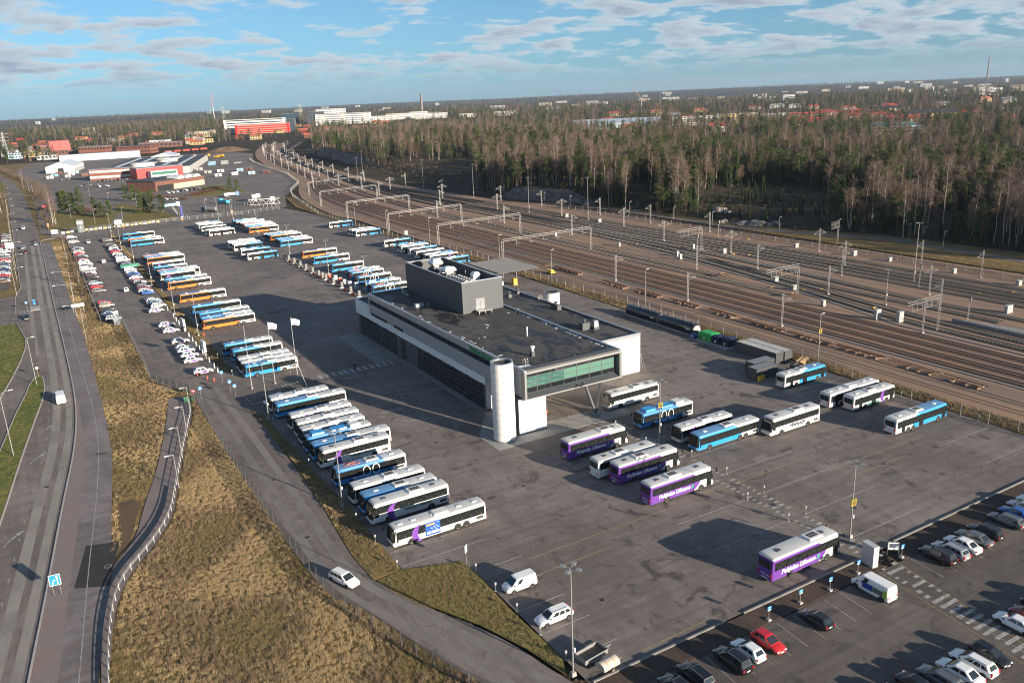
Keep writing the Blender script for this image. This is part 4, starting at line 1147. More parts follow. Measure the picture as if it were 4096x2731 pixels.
def protos():
  XS3, XS2 = -1.2, -.9
  bw3 = livery('blue_white_long', C_BLUE, C_WHITE, XS3); bw2 = livery('blue_white', C_BLUE, C_WHITE, -.4)
  ow3 = livery('orange_white', C_ORANGE, C_WHITE, XS3, roof=C_DBLUE)
  wh = livery('plain_white', C_WHITE, None, 0)
  el = livery('electric_blue', C_DBLUE, C_WHITE, -2.2, r=1.6)
  pu = purple_livery(12.6)
  P = PROTO
  P['blue3'] = make_bus('three_axle_bus', bw3, 14.6, axles=3)
  P['orange3'] = make_bus('three_axle_bus', ow3, 14.6, axles=3)
  P['blue2'] = make_bus('city_bus', bw2, 12.4)
  P['white2'] = make_bus('city_bus', wh, 12.4)
  P['white2b'] = make_bus('city_bus', wh, 12.4, ac=3)
  P['white3'] = make_bus('three_axle_bus', wh, 14.6, axles=3, ac=3)
  def cresc(root, h, W, H):
    for s in (1, -1): side_crescent(root, h - 3.7, 1.45, 1.3, s, M_BTXT['purple'])
  def cresc_txt(root, h, W, H):
    for s in (1, -1): side_crescent(root, h - 4.1, 1.5, 1.35, s, M_BTXT['purple'])
    side_text(root, 'Pohjolan Liikenne', M_BTXT['dgreen'], .62, -1.0, 1.08 + .25)
  P['cresc2'] = make_bus('city_bus', wh, 12.4, extra=cresc)
  P['cresctxt'] = make_bus('coach', wh, 12.8, H=3.35, coach=True, extra=cresc_txt)
  def bilt(root, h, W, H):
    for s in (1, -1):
      side_crescent(root, h - 4.3, 1.45, 1.3, s, M_BTXT['purple'])
      p = MB(); p.b2(.15, 2.45, s * (W + .04) - .006, s * (W + .04) + .006, .55, 2.62); ad = p.obj('advert_panel', mat('advert_blue', (.02, .10, .42), .4, var=.25, vscale=1.2), root)
      me = text_mesh('BILTEMA', .52, M_BTXT['white'], .1, .04); part('lettering', me, ad, (1.3, s * (W + .052), .98), (R_(90), 0, R_(180) if s > 0 else 0))
      o = MB(); o.b2(1.0, 2.3, s * (W + .05) - .002, s * (W + .05) + .002, 2.1, 2.4); o.obj('advert_strip', mat('advert_orange', (.65, .28, .12), .5), ad)
      for q, (ax, az) in enumerate(((.5, 2.35), (.75, 1.9), (1.1, 1.75), (.45, 1.6), (1.5, 1.65), (.8, 1.45))):
        t = MB(); t.bar((ax - .12, s * (W + .05), az - .07 * (q % 3)), (ax + .14, s * (W + .05), az + .06), .004, .07); t.obj('tool_graphic', M_BTXT['white'], ad)
  P['biltema'] = make_bus('three_axle_bus', wh, 14.7, axles=3, ac=3, extra=bilt)
  def ptxt(root, h, W, H):
    side_text(root, 'Pohjolan Liikenne', M_BTXT['white'], .86, -1.7, 1.25, bold=.04)
    me = text_mesh('.fi', .86, mat('letter_mint', (.06, .42, .28), .5), .25, .035)
    for s in (1, -1): part('lettering', me, root, (-1.7 - s * 3.5, s * (W + .030), 1.25), (R_(90), 0, R_(180) if s > 0 else 0))
    for i in range(7):
      d = MB(); d.cyl((-h - .035, -.75 + i * .22, .98 + (i % 2) * .02), (-h - .045, -.75 + i * .22, .98 + (i % 2) * .02), .075, n=10); d.obj('amenity_symbol', M_BTXT['white'], root)
  P['purple'] = make_bus('purple_coach', pu, 12.7, H=3.5, coach=True, extra=ptxt)
  P['purple_b'] = make_bus('purple_coach', pu, 12.7, H=3.5, coach=True, ac=2, extra=ptxt)
  def fin(root, h, W, H): side_text(root, 'FINNAIR', M_BTXT['navy'], 1.02, -.3, 1.22, shear=.3, bold=.03)
  P['finnair'] = make_bus('coach', wh, 12.6, H=3.4, coach=True, extra=fin)
  P['wcoach'] = make_bus('coach', wh, 12.6, H=3.3, coach=True)
  blb = mat('blue_roof_box', C_BLUE, .35, coat=.2)
  P['electric'] = make_bus('electric_bus', el, 12.4, extra=panto)
  P['electric_box'] = make_bus('electric_bus', el, 12.4, ac=0, roofbox=[(2.6, 4.9, .42, blb), (-1.6, 1.2, .26, blb), (-4.2, -2.2, .45, M_ROOFW)], extra=loops)
  def grn(root, h, W, H):
    for s in (1, -1):
      p = MB(); p.add([(4.0, s * (W + .03), .62), (-1.5, s * (W + .03), .70), (-1.8, s * (W + .03), 1.22), (3.2, s * (W + .03), .80)], [(0, 1, 2, 3) if s > 0 else (3, 2, 1, 0)]); p.obj('green_advert', mat('lime_green', (.13, .55, .10), .4), root)
  P['bluegreen3'] = make_bus('three_axle_bus', bw3, 14.6, axles=3, extra=grn)
  def purp(root, h, W, H):
    for s in (1, -1):
      side_crescent(root, h - 3.2, 1.5, -1.2, s, M_BTXT['purple'])
    side_text(root, 'Pohjolan Liikenne', M_BTXT['green'], .5, -.6, .95)
  P['whitepurple'] = make_bus('city_bus', wh, 12.2, extra=purp)
protos()
BLEN = dict(blue3=14.6, orange3=14.6, white3=14.6, biltema=14.7, bluegreen3=14.6, purple=12.7, purple_b=12.7, finnair=12.6, wcoach=12.6, cresctxt=12.8, whitepurple=12.2)
BDESC = dict(blue3='long blue and white three-axle bus', orange3='long orange and white three-axle bus', blue2='blue and white two-axle bus', white2='plain white bus', white2b='white bus with many small roof hatches', white3='long white three-axle bus', cresc2='white bus with a purple crescent', cresctxt='white coach with purple crescent and green lettering', biltema='long white three-axle bus with purple crescent and blue advert', purple='purple coach with white lettering', purple_b='purple coach with white lettering and roof unit set forward', finnair='white coach with dark airline lettering', wcoach='white coach', electric='blue electric bus with white cable loops', electric_box='blue electric bus with big roof boxes and cable loops', bluegreen3='long blue and white bus with a green advert', whitepurple='white bus with purple crescent and green lettering')
def park(kind, a_left, b_near, nose, where, group):
  """a_left: x of the left end; b_near: y of the side facing the camera; nose -1 left / +1 right"""
  L = BLEN.get(kind, 12.4)
  lab = BDESC[kind] + ', ' + where
  place(PROTO[kind], (a_left + L / 2, b_near + 1.275, 0), 0 if nose > 0 else math.pi, lab, group)
G1 = 'buses nosed in along the service lane'
near = [('biltema', 35.1, 97.5, 'nearest the lawn'), ('cresctxt', 34.9, 105.4, 'second from the lawn corner'), ('blue2', 35.1, 109.2, 'third from the lawn corner'), ('white2', 34.9, 113.2, 'fourth from the lawn corner'), ('electric', 34.7, 120.6, 'fifth from the lawn corner'), ('cresctxt', 34.8, 128.8, 'sixth from the lawn corner'), ('blue3', 34.7, 132.8, 'seventh from the lawn corner'), ('electric_box', 34.8, 136.8, 'eighth from the lawn corner'), ('white2', 35.1, 141.0, 'ninth from the lawn corner'), ('white2', 35.4, 145.0, 'tenth from the lawn corner'), ('cresc2', 35.4, 149.2, 'eleventh from the lawn corner'), ('blue3', 34.8, 157.1, 'twelfth from the lawn corner'), ('white2', 34.7, 161.2, 'by the bicycle stand')]
for k, a, b, w in near: park(k, a, b, -1, w, G1)
for i, (k, a, b) in enumerate([('blue2', 35.6, 186.9), ('white2', 35.5, 190.4), ('white2', 35.6, 193.7), ('blue2', 36.0, 201.5), ('blue2', 35.3, 208.1)]): park(k, a, b, -1, '%s beyond the flagpoles' % ORD[i], 'buses beyond the flagpoles')
for i, (k, a, b) in enumerate([('orange3', 35.7, 237.5), ('blue3', 35.8, 241), ('blue3', 36.4, 246.8), ('bluegreen3', 36.2, 257.2), ('orange3', 35.9, 277.2), ('orange3', 35.8, 300.8), ('blue3', 35.8, 307.2), ('cresc2', 36, 318.7), ('blue3', 36.2, 323.3), ('orange3', 36, 326.9), ('blue2', 35.9, 334.9), ('cresc2', 36.6, 344.7), ('orange3', 36.5, 358.3), ('blue3', 36, 362), ('orange3', 35.9, 365.9), ('blue3', 36.6, 413.1), ('orange3', 36.2, 420.3), ('blue3', 36, 439.4)]):
  park(k, a, b, -1, '%s along the far car rows' % ORD[i], 'buses parked beside the staff car rows')
for i, (k, a, b) in enumerate([('white2', 72.3, 418), ('white2', 71.7, 423), ('cresc2', 71.8, 434.3), ('white2', 72.3, 444.4), ('white2', 72.2, 449.1), ('blue2', 72.1, 452.8), ('blue2', 72.4, 364.9), ('white2', 72.7, 369.4), ('white2', 72, 373.5), ('white2', 72.4, 377.8), ('blue2', 71.9, 349.3), ('blue2', 71.8, 338.1)]):
  park(k, a, b, 1, '%s of the inner file' % ORD[i], 'buses in the inner file facing the tracks')
for i, (k, a, b) in enumerate([('orange3', 89.9, 412.5), ('blue3', 90.3, 419), ('white3', 90.5, 424.5), ('orange3', 90.6, 428.6), ('white2', 90.8, 434.9), ('white3', 89.8, 439.5), ('blue2', 89.6, 446.3), ('blue3', 91.0, 360.6), ('blue3', 91, 364.2), ('blue3', 91.1, 368.1), ('orange3', 91.5, 379.0), ('blue3', 91.2, 383.5), ('white3', 90.4, 386.9), ('orange3', 90.6, 326.4), ('blue3', 90.2, 310.4), ('blue2', 91.0, 290.9), ('electric', 92.0, 277), ('electric', 91.7, 272.5), ('electric', 91, 264), ('electric_box', 90, 253), ('electric', 89.5, 246.4)]):
  park(k, a, b, -1, '%s behind the charging posts' % ORD[i], 'buses behind the charging posts')
for i, (k, a, b) in enumerate([('blue2', 125.7, 398.2), ('white2', 125.6, 369), ('white2', 125.8, 366), ('blue2', 126.4, 362.3), ('blue2', 126, 326.7), ('blue2', 126.5, 312.2), ('white2', 126.2, 309), ('blue2', 126.6, 301.5), ('white2', 126, 293.7), ('blue2', 126.2, 286.2), ('whitepurple', 126.4, 282.2), ('blue2', 126.4, 273.5)]):
  park(k, a, b, 1, '%s along the track fence' % ORD[i], 'buses nosed to the track fence')
for k, a, b, n, w in [('purple_b', 71.4, 62.8, 1, 'alone by the kerb'), ('purple', 71.8, 86.8, 1, 'first of the coach row'), ('purple', 72.2, 95.1, 1, 'second of the coach row'), ('wcoach', 70.8, 98.6, 1, 'between two purple coaches'), ('purple_b', 70.9, 107.2, 1, 'beside the depot tower'), ('wcoach', 90.2, 121.7, -1, 'under the glazed depot box'), ('electric_box', 89.3, 110.6, -1, 'by the lamp post'), ('cresc2', 90.5, 101.5, -1, 'behind the long blue bus'), ('blue3', 90.6, 97.2, -1, 'beside the coach walkway'), ('finnair', 105.2, 94.6, -1, 'alone in mid yard'), ('blue2', 125.8, 110.1, 1, 'beside the blue skip'), ('white3', 124.2, 97.7, 1, 'by the track fence'), ('whitepurple', 126.4, 94.1, 1, 'in the track fence row'), ('blue3', 123, 82.7, 1, 'nearest along the fence')]:
  park(k, a, b, n, w, 'buses in the near yard')
for p in PROTO.values(): drop(p)
# ================================================================ railway
M_RAIL = mat('rail_steel', (.20, .13, .10), .45, .5)
M_RAILD = mat('rail_dark', (.085, .075, .07), .4, .6)
M_SLC = mat('concrete_sleeper', (.21, .195, .175), .9, var=.3, vscale=.5)
M_SLW = mat('timber_sleeper', (.11, .075, .055), .9, var=.3, vscale=.5)
M_TROUGH = mat('cable_trough_concrete', (.28, .28, .27), .85, var=.15, vscale=.3)
M_RUST = mat('rusty_steel', (.19, .085, .05), .75, .2, var=.35, vscale=2)
def tx(t, y): return lerp(smooth_tab(NEAR, y, 25), smooth_tab(FARE, y, 25), t)
def const(a): return lambda y: a
TR = []
def tt(a): return (a - 147.0) / (244 - 147.0)
def lane(a):
  t = tt(a)
  return lambda y: tx(t, y)
def tab(pts): return lambda y: smooth_tab(pts, y, 12)
# (x(y), y0, y1, sleeper material, ballast, description)
TR += [(lane(164.5), 30, 1360, 'w', 'r'), (lane(169.4), 30, 1360, 'w', 'r'), (lane(174.4), 30, 620, 'w', 'r'), (lane(179.4), 30, 1360, 'w', 'r')]
TR += [(tab([(160, 186.5), (218, 186.3), (300, 186.0), (420, 186.5), (520, 190), (600, 197), (640, 205)]), 163, 640, 'c', 'r'), (tab([(190, 190.8), (300, 190.9), (420, 191), (520, 195), (600, 203), (660, 213)]), 196, 660, 'c', 'r')]
TR += [(tab([(0, 186.6), (98, 187.3), (128, 188.2), (169, 196.5), (236, 206.4), (270, 208), (330, 209), (450, 203), (520, 205), (600, 213), (700, 224)]), 20, 700, 'c', 'd'),
     (tab([(0, 191.6), (101, 192.4), (133, 194.5), (172, 201.5), (243, 211.4), (300, 213.8), (360, 214), (450, 209), (520, 210), (600, 217), (760, 236)]), 20, 760, 'c', 'd'),
     (tab([(104, 204.6), (140, 204.4), (176, 204.8), (236, 207.6)]), 112, 232, 'c', 'd'),
     (tab([(0, 210.5), (111, 210.2), (143, 209.6), (183, 213), (245, 215.4), (313, 217), (400, 216), (500, 216), (600, 221), (700, 232)]), 20, 700, 'c', 'd'),
     (lane(223.6), 30, 1360, 'c', 'd'), (lane(228.6), 30, 1360, 'c', 'd'), (lane(236.0), 30, 1360, 'c', 'd'), (lane(241.6), 30, 1360, 'c', 'd'), (lane(232.6), 30, 330, 'c', 'd')]
TR += [(lane(150.0), 30, 620, 'n', 'n'), (lane(154.4), 30, 620, 'n', 'n'), (lane(158.6), 250, 640, 'w', 'r')]
def tracks():
  order = sorted(range(len(TR)), key=lambda i: TR[i][0](225))
  rank = {i: k for k, i in enumerate(order)}
  for i, (fx, y0, y1, sl_, ba) in enumerate(TR):
    y0 = max(y0, 30)
    kinds = dict(w='rusty timber-sleepered', c='dark concrete-sleepered', n='faint gravel-sunk')[sl_]
    T = thing('railway_track', '%s railway track, %s counted from the depot fence' % (kinds, ORD[rank[i]]), 'railway track', (fx(y0), y0, 0), 0, 'tracks of the rail yard')
    ox = fx(y0)
    ys_ = []; y = y0
    while y < y1: ys_.append(y); y += 8 if y < 420 else 14
    ys_.append(y1)
    c = [(fx(y) - ox, y - y0) for y in ys_]
    if ba != 'n':
      bb = MB(); n = len(c); L, R = offs(c, -2.0), offs(c, 2.0); L2, R2 = offs(c, -1.45), offs(c, 1.45)
      vs = [(x, y, -.03) for x, y in L] + [(x, y, .10) for x, y in L2] + [(x, y, .10) for x, y in R2] + [(x, y, -.03) for x, y in R]
      fs = [(q * n + k, (q + 1) * n + k, (q + 1) * n + k + 1, q * n + k + 1) for q in range(3) for k in range(n - 1)]
      bb.add(vs, fs); bb.obj('ballast', M_BALLAST if ba == 'd' else M_BALLAST_RUST, T)
      # sleepers: merged, far too many to pick apart
      s = MB(); y = y0 + .3; step = .62 if True else 1
      while y < min(y1, 430):
        x = fx(y) - ox
        dx = (fx(y + .5) - fx(y - .5))
        s.box(x, y - y0, .14, 2.4, .22, .10, -math.atan(dx)); y += step if y < 330 else 1.24
      so_ = s.obj('sleepers', M_SLC if sl_ == 'c' else M_SLW, T); so_['kind'] = 'stuff'
    for o in (-.76, .76):
      r = MB(); wall_ribbon(r, offs(c, o), .13, .02 if ba == 'n' else .17, .06 if ba == 'n' else .33)
      r.obj('rail', M_RAILD if sl_ == 'c' else M_RAIL, T)
tracks()
def trough(pts, label):
  T = thing('cable_trough', label, 'cable trough', (*pts[0], 0)); m = MB()
  wall_ribbon(m, [(x - pts[0][0], y - pts[0][1]) for x, y in sample(pts, 60)], .45, 0, .14); m.obj('trough_lid', M_TROUGH, T)
trough([(162.3, 60), (162.6, 140), (162.1, 330)], 'pale concrete cable trough beside the nearest sleepered track')
trough([(183.4, 60), (183.8, 125), (193, 165), (202, 231), (205, 262)], 'pale concrete cable trough slanting across the middle tracks')
trough([(212.5, 80), (211.8, 112), (210.6, 144), (214.8, 184), (217.5, 245), (219, 330)], 'pale concrete cable trough beyond the middle tracks')
# ---- masts
def lattice(mb, x, y, z0, z1, w, n=None, t=.045):
  n = n or max(3, int((z1 - z0) / 1.1)); h = (z1 - z0) / n
  for sx in (-w / 2, w / 2): mb.bar((x + sx, y, z0), (x + sx, y, z1), .08, .10)
  for k in range(n):
    a, b = (-w / 2, w / 2) if k % 2 else (w / 2, -w / 2)
    mb.bar((x + a, y, z0 + k * h), (x + b, y, z0 + (k + 1) * h), t)
def make_mast(arms, H=8.6):
  r = bpy.data.objects.new('catenary_mast', None); COL.objects.link(r); r['category'] = 'mast'
  m = MB(); lattice(m, 0, 0, .3, H, .5); m.obj('lattice_post', M_STEEL, r)
  f = MB(); f.frust(-.4, .4, -.3, .3, 0, .35, .08); f.obj('footing', M_TROUGH, r)
  for s in arms:
    a = MB(); a.bar((0, 0, H - 1.0), (s * 3.1, 0, H - 2.1), .055); a.bar((0, 0, H - 2.6), (s * 3.1, 0, H - 1.5), .055); a.bar((0, 0, H - .6), (s * 1.6, 0, H - .9), .045); a.bar((s * 1.6, 0, H - .9), (s * 3.1, 0, H - 2.0), .04)
    a.obj('cantilever_arm', M_STEEL, r)
    q = MB(); q.cyl((s * .35, 0, H - 1.12), (s * .6, 0, H - 1.22), .14, n=8); q.obj('insulator', mat('brown_porcelain', (.12, .06, .04), .3), r)
  return r
MAST = {k: make_mast(v) for k, v in dict(r=(1,), l=(-1,), b=(1, -1)).items()}
def masts():
  pts = [('r', 191.5, 208, 'b'), ('b', 221, 222, ''), ('l', 248, 262, ''), ('b', 246, 203, ''), ('r', 219.8, 172, ''), ('l', 250, 165, ''), ('b', 232.4, 181, ''), ('b', 217.2, 140, ''), ('l', 204.0, 128, ''), ('r', 196.6, 158, ''), ('r', 207.5, 196, ''), ('l', 247.0, 143, ''), ('r', 182, 118, ''), ('r', 161, 143, ''), ('r', 160.6, 178, '')]
  pts += [('r', 161, 213, ''), ('b', 219.6, 258, ''), ('l', 247, 300, ''), ('b', 231.6, 300, ''), ('l', 246, 338, ''), ('r', 203, 300, ''), ('b', 231, 350, ''), ('l', 243, 388, ''), ('r', 197.5, 350, ''), ('b', 219, 395, ''), ('l', 241, 430, ''), ('r', 206, 440, ''), ('b', 222, 470, ''), ('l', 237, 500, ''), ('r', 183, 395, ''), ('r', 200, 520, ''), ('l', 236, 560, ''), ('b', 218, 545, '')]
  y = 600
  k = 0
  while y < 1260:
    for t in (.12, .5, .95): pts.append(('rbl'[k % 3], tx(t, y) + (k % 2), y + 12 * t, '')); k += 1
    y += 48
  side = {}
  for i, (k, x, y, _) in enumerate(sorted(pts, key=lambda p: p[2])):
    n = dict(r='one arm rightward', l='one arm leftward', b='arms both ways')[k]
    place(MAST[k], (x, y, 0), 0, 'steel catenary mast with %s, %s' % (n, ORD[i] + ' from the front' if i < 45 else ORD[len(pts) - 1 - i] + ' from the far end'), 'catenary masts over the rail yard')
  for m in MAST.values(): drop(m)
masts()
def portal(x0, x1, y0, y1, label, H=9.2, half=False):
  T = thing('catenary_portal', label, 'catenary portal', (x0, y0, 0)); dx, dy = x1 - x0, y1 - y0
  for px, py in (((0, 0), (dx, dy)) if not half else ((dx, dy),)):
    m = MB(); lattice(m, px, py, 0, H - .6, .75); m.obj('portal_leg', mat('galvanised_steel'), T)
  b = MB(); n = max(6, int(math.hypot(dx, dy) / 1.6))
  p = lambda t, z: (dx * t, dy * t, z)
  b.bar(p(0, H), p(1, H), .09); b.bar(p(0, H - .75), p(1, H - .75), .09)
  for i in range(n):
    t0, t1 = i / n, (i + 1) / n
    b.bar(p(t0, H - .75 if i % 2 else H), p(t1, H if i % 2 else H - .75), .045)
  b.obj('portal_beam', mat('galvanised_steel'), T)
  for t in (.15, .3, .45, .6, .75, .9):
    d = MB(); d.bar(p(t, H - .75), p(t, H - 2.6), .07); d.bar(p(t, H - 2.4), (dx * t + 1.6, dy * t, H - 2.2), .06); d.obj('drop_bracket', mat('galvanised_steel'), T)
portal(146.6, 187.6, 262, 264, 'wide lattice portal over the tracks behind the depot canopy')
portal(145.6, 187.5, 315, 318, 'wide lattice portal over the tracks beyond the canopy portal')
portal(143.6, 183.5, 365, 368, 'third wide lattice portal beyond the depot canopy')
portal(144.6, 181.5, 425, 428, 'fourth wide lattice portal, in line with the far buses')
portal(151.0, 190.0, 490, 498, 'small far lattice portal where the tracks begin to bend')
portal(164, 205, 556, 566, 'farthest lattice portal at the bend of the tracks')
portal(203.6, 216.6, 232, 233, 'half lattice portal reaching left over the middle tracks', half=True)
portal(176.4, 189.8, 163, 163.4, 'half lattice portal standing by the buffer stops', half=True)
portal(173.2, 186.3, 116.6, 117, 'nearest half lattice portal, right of the white cabinets', half=True)
portal(254, 262, 205, 208, 'lattice gantry at the wood edge by the foot path', half=True)
def lamp_mast(x, y, h, label, heads=4, arm=.9, group='floodlight masts'):
  T = thing('lamp_post', label, 'lamp post', (x, y, 0), 0, group)
  p = MB(); p.cyl((0, 0, .3), (0, 0, h), .11, .065, n=8); p.obj('pole', M_STEEL, T)
  b = MB(); b.frust(-.3, .3, -.3, .3, 0, .5, .07); b.obj('base', M_TROUGH, T)
  for i in range(heads):
    a = i * 2 * math.pi / heads + .6
    d = MB(); d.bar((0, 0, h), (arm * .7 * math.cos(a), arm * .7 * math.sin(a), h + .12), .06); d.box(arm * math.cos(a), arm * math.sin(a), h + .1, .55, .42, .16, a); d.obj('lamp_head', mat('lamp_grey', (.30, .32, .33), .4, .4), T)
  bx = MB(); bx.box(.16, -.12, min(3.2, h * .3), .2, .2, .45); bx.obj('fuse_box', M_WHITE, T)
  return T
def thin_lamp(x, y, h, label, dx, group):
  T = thing('street_lamp', label, 'street lamp', (x, y, 0), 0, group)
  p = MB(); p.cyl((0, 0, 0), (0, 0, h), .10, .06, n=8)
  p.cyl((0, 0, h), (dx * .5, 0, h + .5 if abs(dx) > 1.2 else h + .05), .055, n=6); p.cyl((dx * .5, 0, h + .5 if abs(dx) > 1.2 else h + .05), (dx, 0, h + .58 if abs(dx) > 1.2 else h + .08), .05, n=6); p.obj('pole', mat('galvanised_steel'), T)
  z = h + .58 if abs(dx) > 1.2 else h + .08
  l = MB(); l.box(dx * 1.06 + .1 * (1 if dx > 0 else -1), 0, z, .75, .26, .13); l.obj('lamp_head', mat('lamp_pale', (.62, .62, .60), .35, .2), T)
for i, (x, y, w) in enumerate([(145.1, 118.1, 'beside the containers'), (146.6, 180, 'behind the black tanks'), (143.3, 224, 'by the canopy'), (145.2, 262, 'behind the canopy roof'), (145.3, 323, 'behind the fence row of buses'), (140.6, 360, 'at the gap in the fence buses'), (140.5, 402, 'behind the farthest fence bus')]):
  thin_lamp(x, y, 11, 'thin grey lamp post at the track fence, ' + w, .6, 'lamp posts along the track fence')
for i, (x, y, h) in enumerate([(227.5, 152, 18), (259, 112, 11), (212.8, 104.5, 9), (198, 140, 10), (233, 330, 20), (225, 372, 18), (236, 455, 20), (232, 520, 20), (241, 660, 20), (222, 620, 18)]):
  lamp_mast(x, y, h, 'tall grey floodlight mast among the tracks, %s from the front' % ORD[i], 3, .7, 'floodlight masts among the tracks')
for i, (x, y) in enumerate([(282, 108), (279, 128), (281.5, 178), (287.6, 196), (280, 222), (269, 243), (260.8, 274), (261, 300), (258.5, 330), (251, 372), (251, 398)]):
  thin_lamp(x, y, 6, 'slim path lamp by the wood, %s from the right' % ORD[i], .5, 'path lamps along the wood')
def cabinet(x, y, w, d, h, label, m=None):
  T = thing('trackside_cabinet', label, 'cabinet', (x, y, 0), 0, 'trackside cabinets')
  b = MB(); b.b2(-w / 2, w / 2, -d / 2, d / 2, .25, h); b.obj('casing', m or mat('cabinet_grey', (.36, .36, .35), .6, var=.1), T)
  p = MB(); p.b2(-w / 2 - .1, w / 2 + .1, -d / 2 - .1, d / 2 + .1, 0, .25); p.obj('plinth', M_TROUGH, T)
  l = MB(); l.b2(-w / 2 - .06, w / 2 + .06, -d / 2 - .06, d / 2 + .06, h, h + .07); l.obj('lid', M_STEELP, T)
  q = MB(); q.b2(-.02, .02, -d / 2 - .02, -d / 2 - .001, .35, h - .1); q.obj('door_seam', M_SEAM, T)
for i, (x, y, w, h) in enumerate([(184.4, 132.5, 1.8, 2.6), (186.6, 127.5, 1.7, 2.7), (184.9, 150, 1.0, 1.7), (193.6, 168, 1.4, 1.5), (197.8, 179, 1.4, 1.5), (200, 226, 1.0, 1.9), (203, 231, 1.0, 1.8), (219.6, 224, 1.6, 1.6), (217, 238, .9, 1.8), (214.6, 116, 2.4, 2.0), (246.5, 214, 1.6, 1.5), (248.8, 190, 1.8, 1.7), (249, 176, 1.4, 1.3), (247.5, 152, 1.4, 1.4), (246, 131, 1.6, 1.4), (199.8, 262, .8, 1.6), (194.4, 300, 1.0, 1.6), (231, 318, 1.6, 1.6), (228.5, 342, 1.6, 2), (146.5, 352, 1.6, 1.9)]):
  cabinet(x, y, w, .9, h, 'pale grey trackside cabinet, %s of the scattered ones from the right' % ORD[i])
def signal(x, y, label, h=6.2):
  T = thing('railway_signal', label, 'railway signal', (x, y, 0)); m = MB()
  for d in (-.18, .18): m.bar((d, 0, 0), (d, 0, h), .06)
  for k in range(int(h / .5)): m.bar((-.18, 0, .3 + k * .5), (.18, 0, .3 + k * .5), .04)
  m.obj('ladder_post', M_STEEL, T)
  b = MB(); b.box(0, -.22, h + .1, .45, .2, 1.5); B_ = b.obj('lamp_housing', M_BLACK, T)
  for k in range(3):
    l = MB(); l.cyl((0, -.33, h - .35 + k * .45), (0, -.36, h - .35 + k * .45), .13, n=10); l.obj('lens', M_LAMPW, B_)
signal(222, 146.5, 'three-lamp railway signal on a ladder post by the tall mast')
signal(197.8, 116.5, 'three-lamp railway signal behind the nearest half portal')
signal(213.6, 232, 'three-lamp railway signal left of the white cabinets')
signal(241.5, 250, 'small railway signal near the far tracks')
def buffer_stop(x, y, label):
  T = thing('buffer_stop', label, 'buffer stop', (x, y, 0)); m = MB()
  for s in (-.76, .76):
    m.bar((s, .1, .3), (s, -.1, 1.5), .16); m.bar((s, 1.9, .25), (s, .0, 1.35), .16); m.bar((s, -2.2, .25), (s, 0, 1.35), .16)
  m.obj('rail_frame', M_RUST, T)
  b = MB(); b.bar((-1.25, .1, 1.3), (1.25, .1, 1.3), .3, .4); b.obj('buffer_beam', mat('weathered_timber', (.20, .13, .09), .85, var=.3), T)
buffer_stop(186.4, 162, 'rusty triangular buffer stop at the end of the nearer stub track')
buffer_stop(190.8, 195, 'rusty triangular buffer stop at the end of the farther stub track')
rng = random.Random(8)
def rail_stack(x, y, n, ln, label):
  T = thing('rail_stack', label, 'stacked rails', (x, y, 0), rng.uniform(-.04, .04))
  for k in range(n):
    r = MB(); o = rng.uniform(-.9, .9)
    r.bar((o, -ln / 2 + rng.uniform(-1, 1), .55), (o + rng.uniform(-.25, .25), ln / 2, .6), .16, .17); r.obj('old_rail', M_RUST, T)
  for k in range(max(2, int(ln / 3))):
    b = MB(); b.box(rng.uniform(-.3, .3), -ln / 2 + .6 + k * 3 * (ln - 1) / ln, .23, 2.4, .35, .44, rng.uniform(-.3, .3)); b.obj('timber_bearer', mat('weathered_timber'), T)
for i, (x, y, n, ln) in enumerate([(156.6, 92, 3, 9), (156.8, 103.5, 3, 11), (157, 117, 4, 12), (157.2, 131, 5, 13), (157.4, 146, 7, 14), (157.6, 161, 5, 11), (157.4, 176, 5, 12), (157, 192, 4, 12), (156.6, 208, 4, 13), (157.6, 236, 6, 16)]):
  rail_stack(x, y, n, ln, 'stack of rusty old rails on timbers, %s from the right' % ORD[i])
def platform():
  T = thing('railway_platform', 'grey concrete island platform end with lighter edge at the right', 'platform', (196.6, 60, 0)); m = MB()
  m.prism([(-.6, 0), (6.2, 0), (5.0, 34), (2.2, 52), (.2, 60), (-.2, 34)], 0, .75); m.obj('platform_deck', mat('platform_grey', (.24, .24, .24), .85, var=.15, vscale=.5), T)
  e = MB(); wall_ribbon(e, [(.2, 0), (.5, 34), (2.4, 51), (4.4, 34), (5.6, 0)], .35, .75, .78); e.obj('edge_line', M_TROUGH, T)
platform()
def point_machine(x, y, label):
  T = thing('point_machine', label, 'point machine', (x, y, 0)); m = MB(); m.box(0, 0, .25, 1.0, .45, .3); m.obj('motor_case', mat('machine_ochre', (.36, .25, .03), .6), T)
  b = MB(); b.bar((.6, 0, .2), (1.6, .1, .2), .09); b.obj('drive_rod', M_STEEL, T)
for i, (x, y) in enumerate([(220.2, 220), (222.4, 214.5), (190.5, 174), (199.5, 163), (195.2, 166), (193, 140), (228, 132), (238.4, 118), (236, 127), (246, 238), (207, 260)]):
  point_machine(x, y, 'yellow point machine beside the rails, %s from the front' % ORD[i])
def wires():
  T = thing('contact_wires', 'thin dark overhead contact wires above the tracks', 'overhead wires', (0, 0, 0))
  for t in (164.5, 169.4, 174.4, 179.4, 223.6, 228.6, 236, 241.6):
    f = lane(t); w = MB(); pts = [(f(y), y, 6.4 + .4 * math.cos(y / 25)) for y in range(60, 620, 20)]
    for p, q in zip(pts, pts[1:]): w.bar(p, q, .05)
    w.obj('wire', M_UNDER, T)
wires()
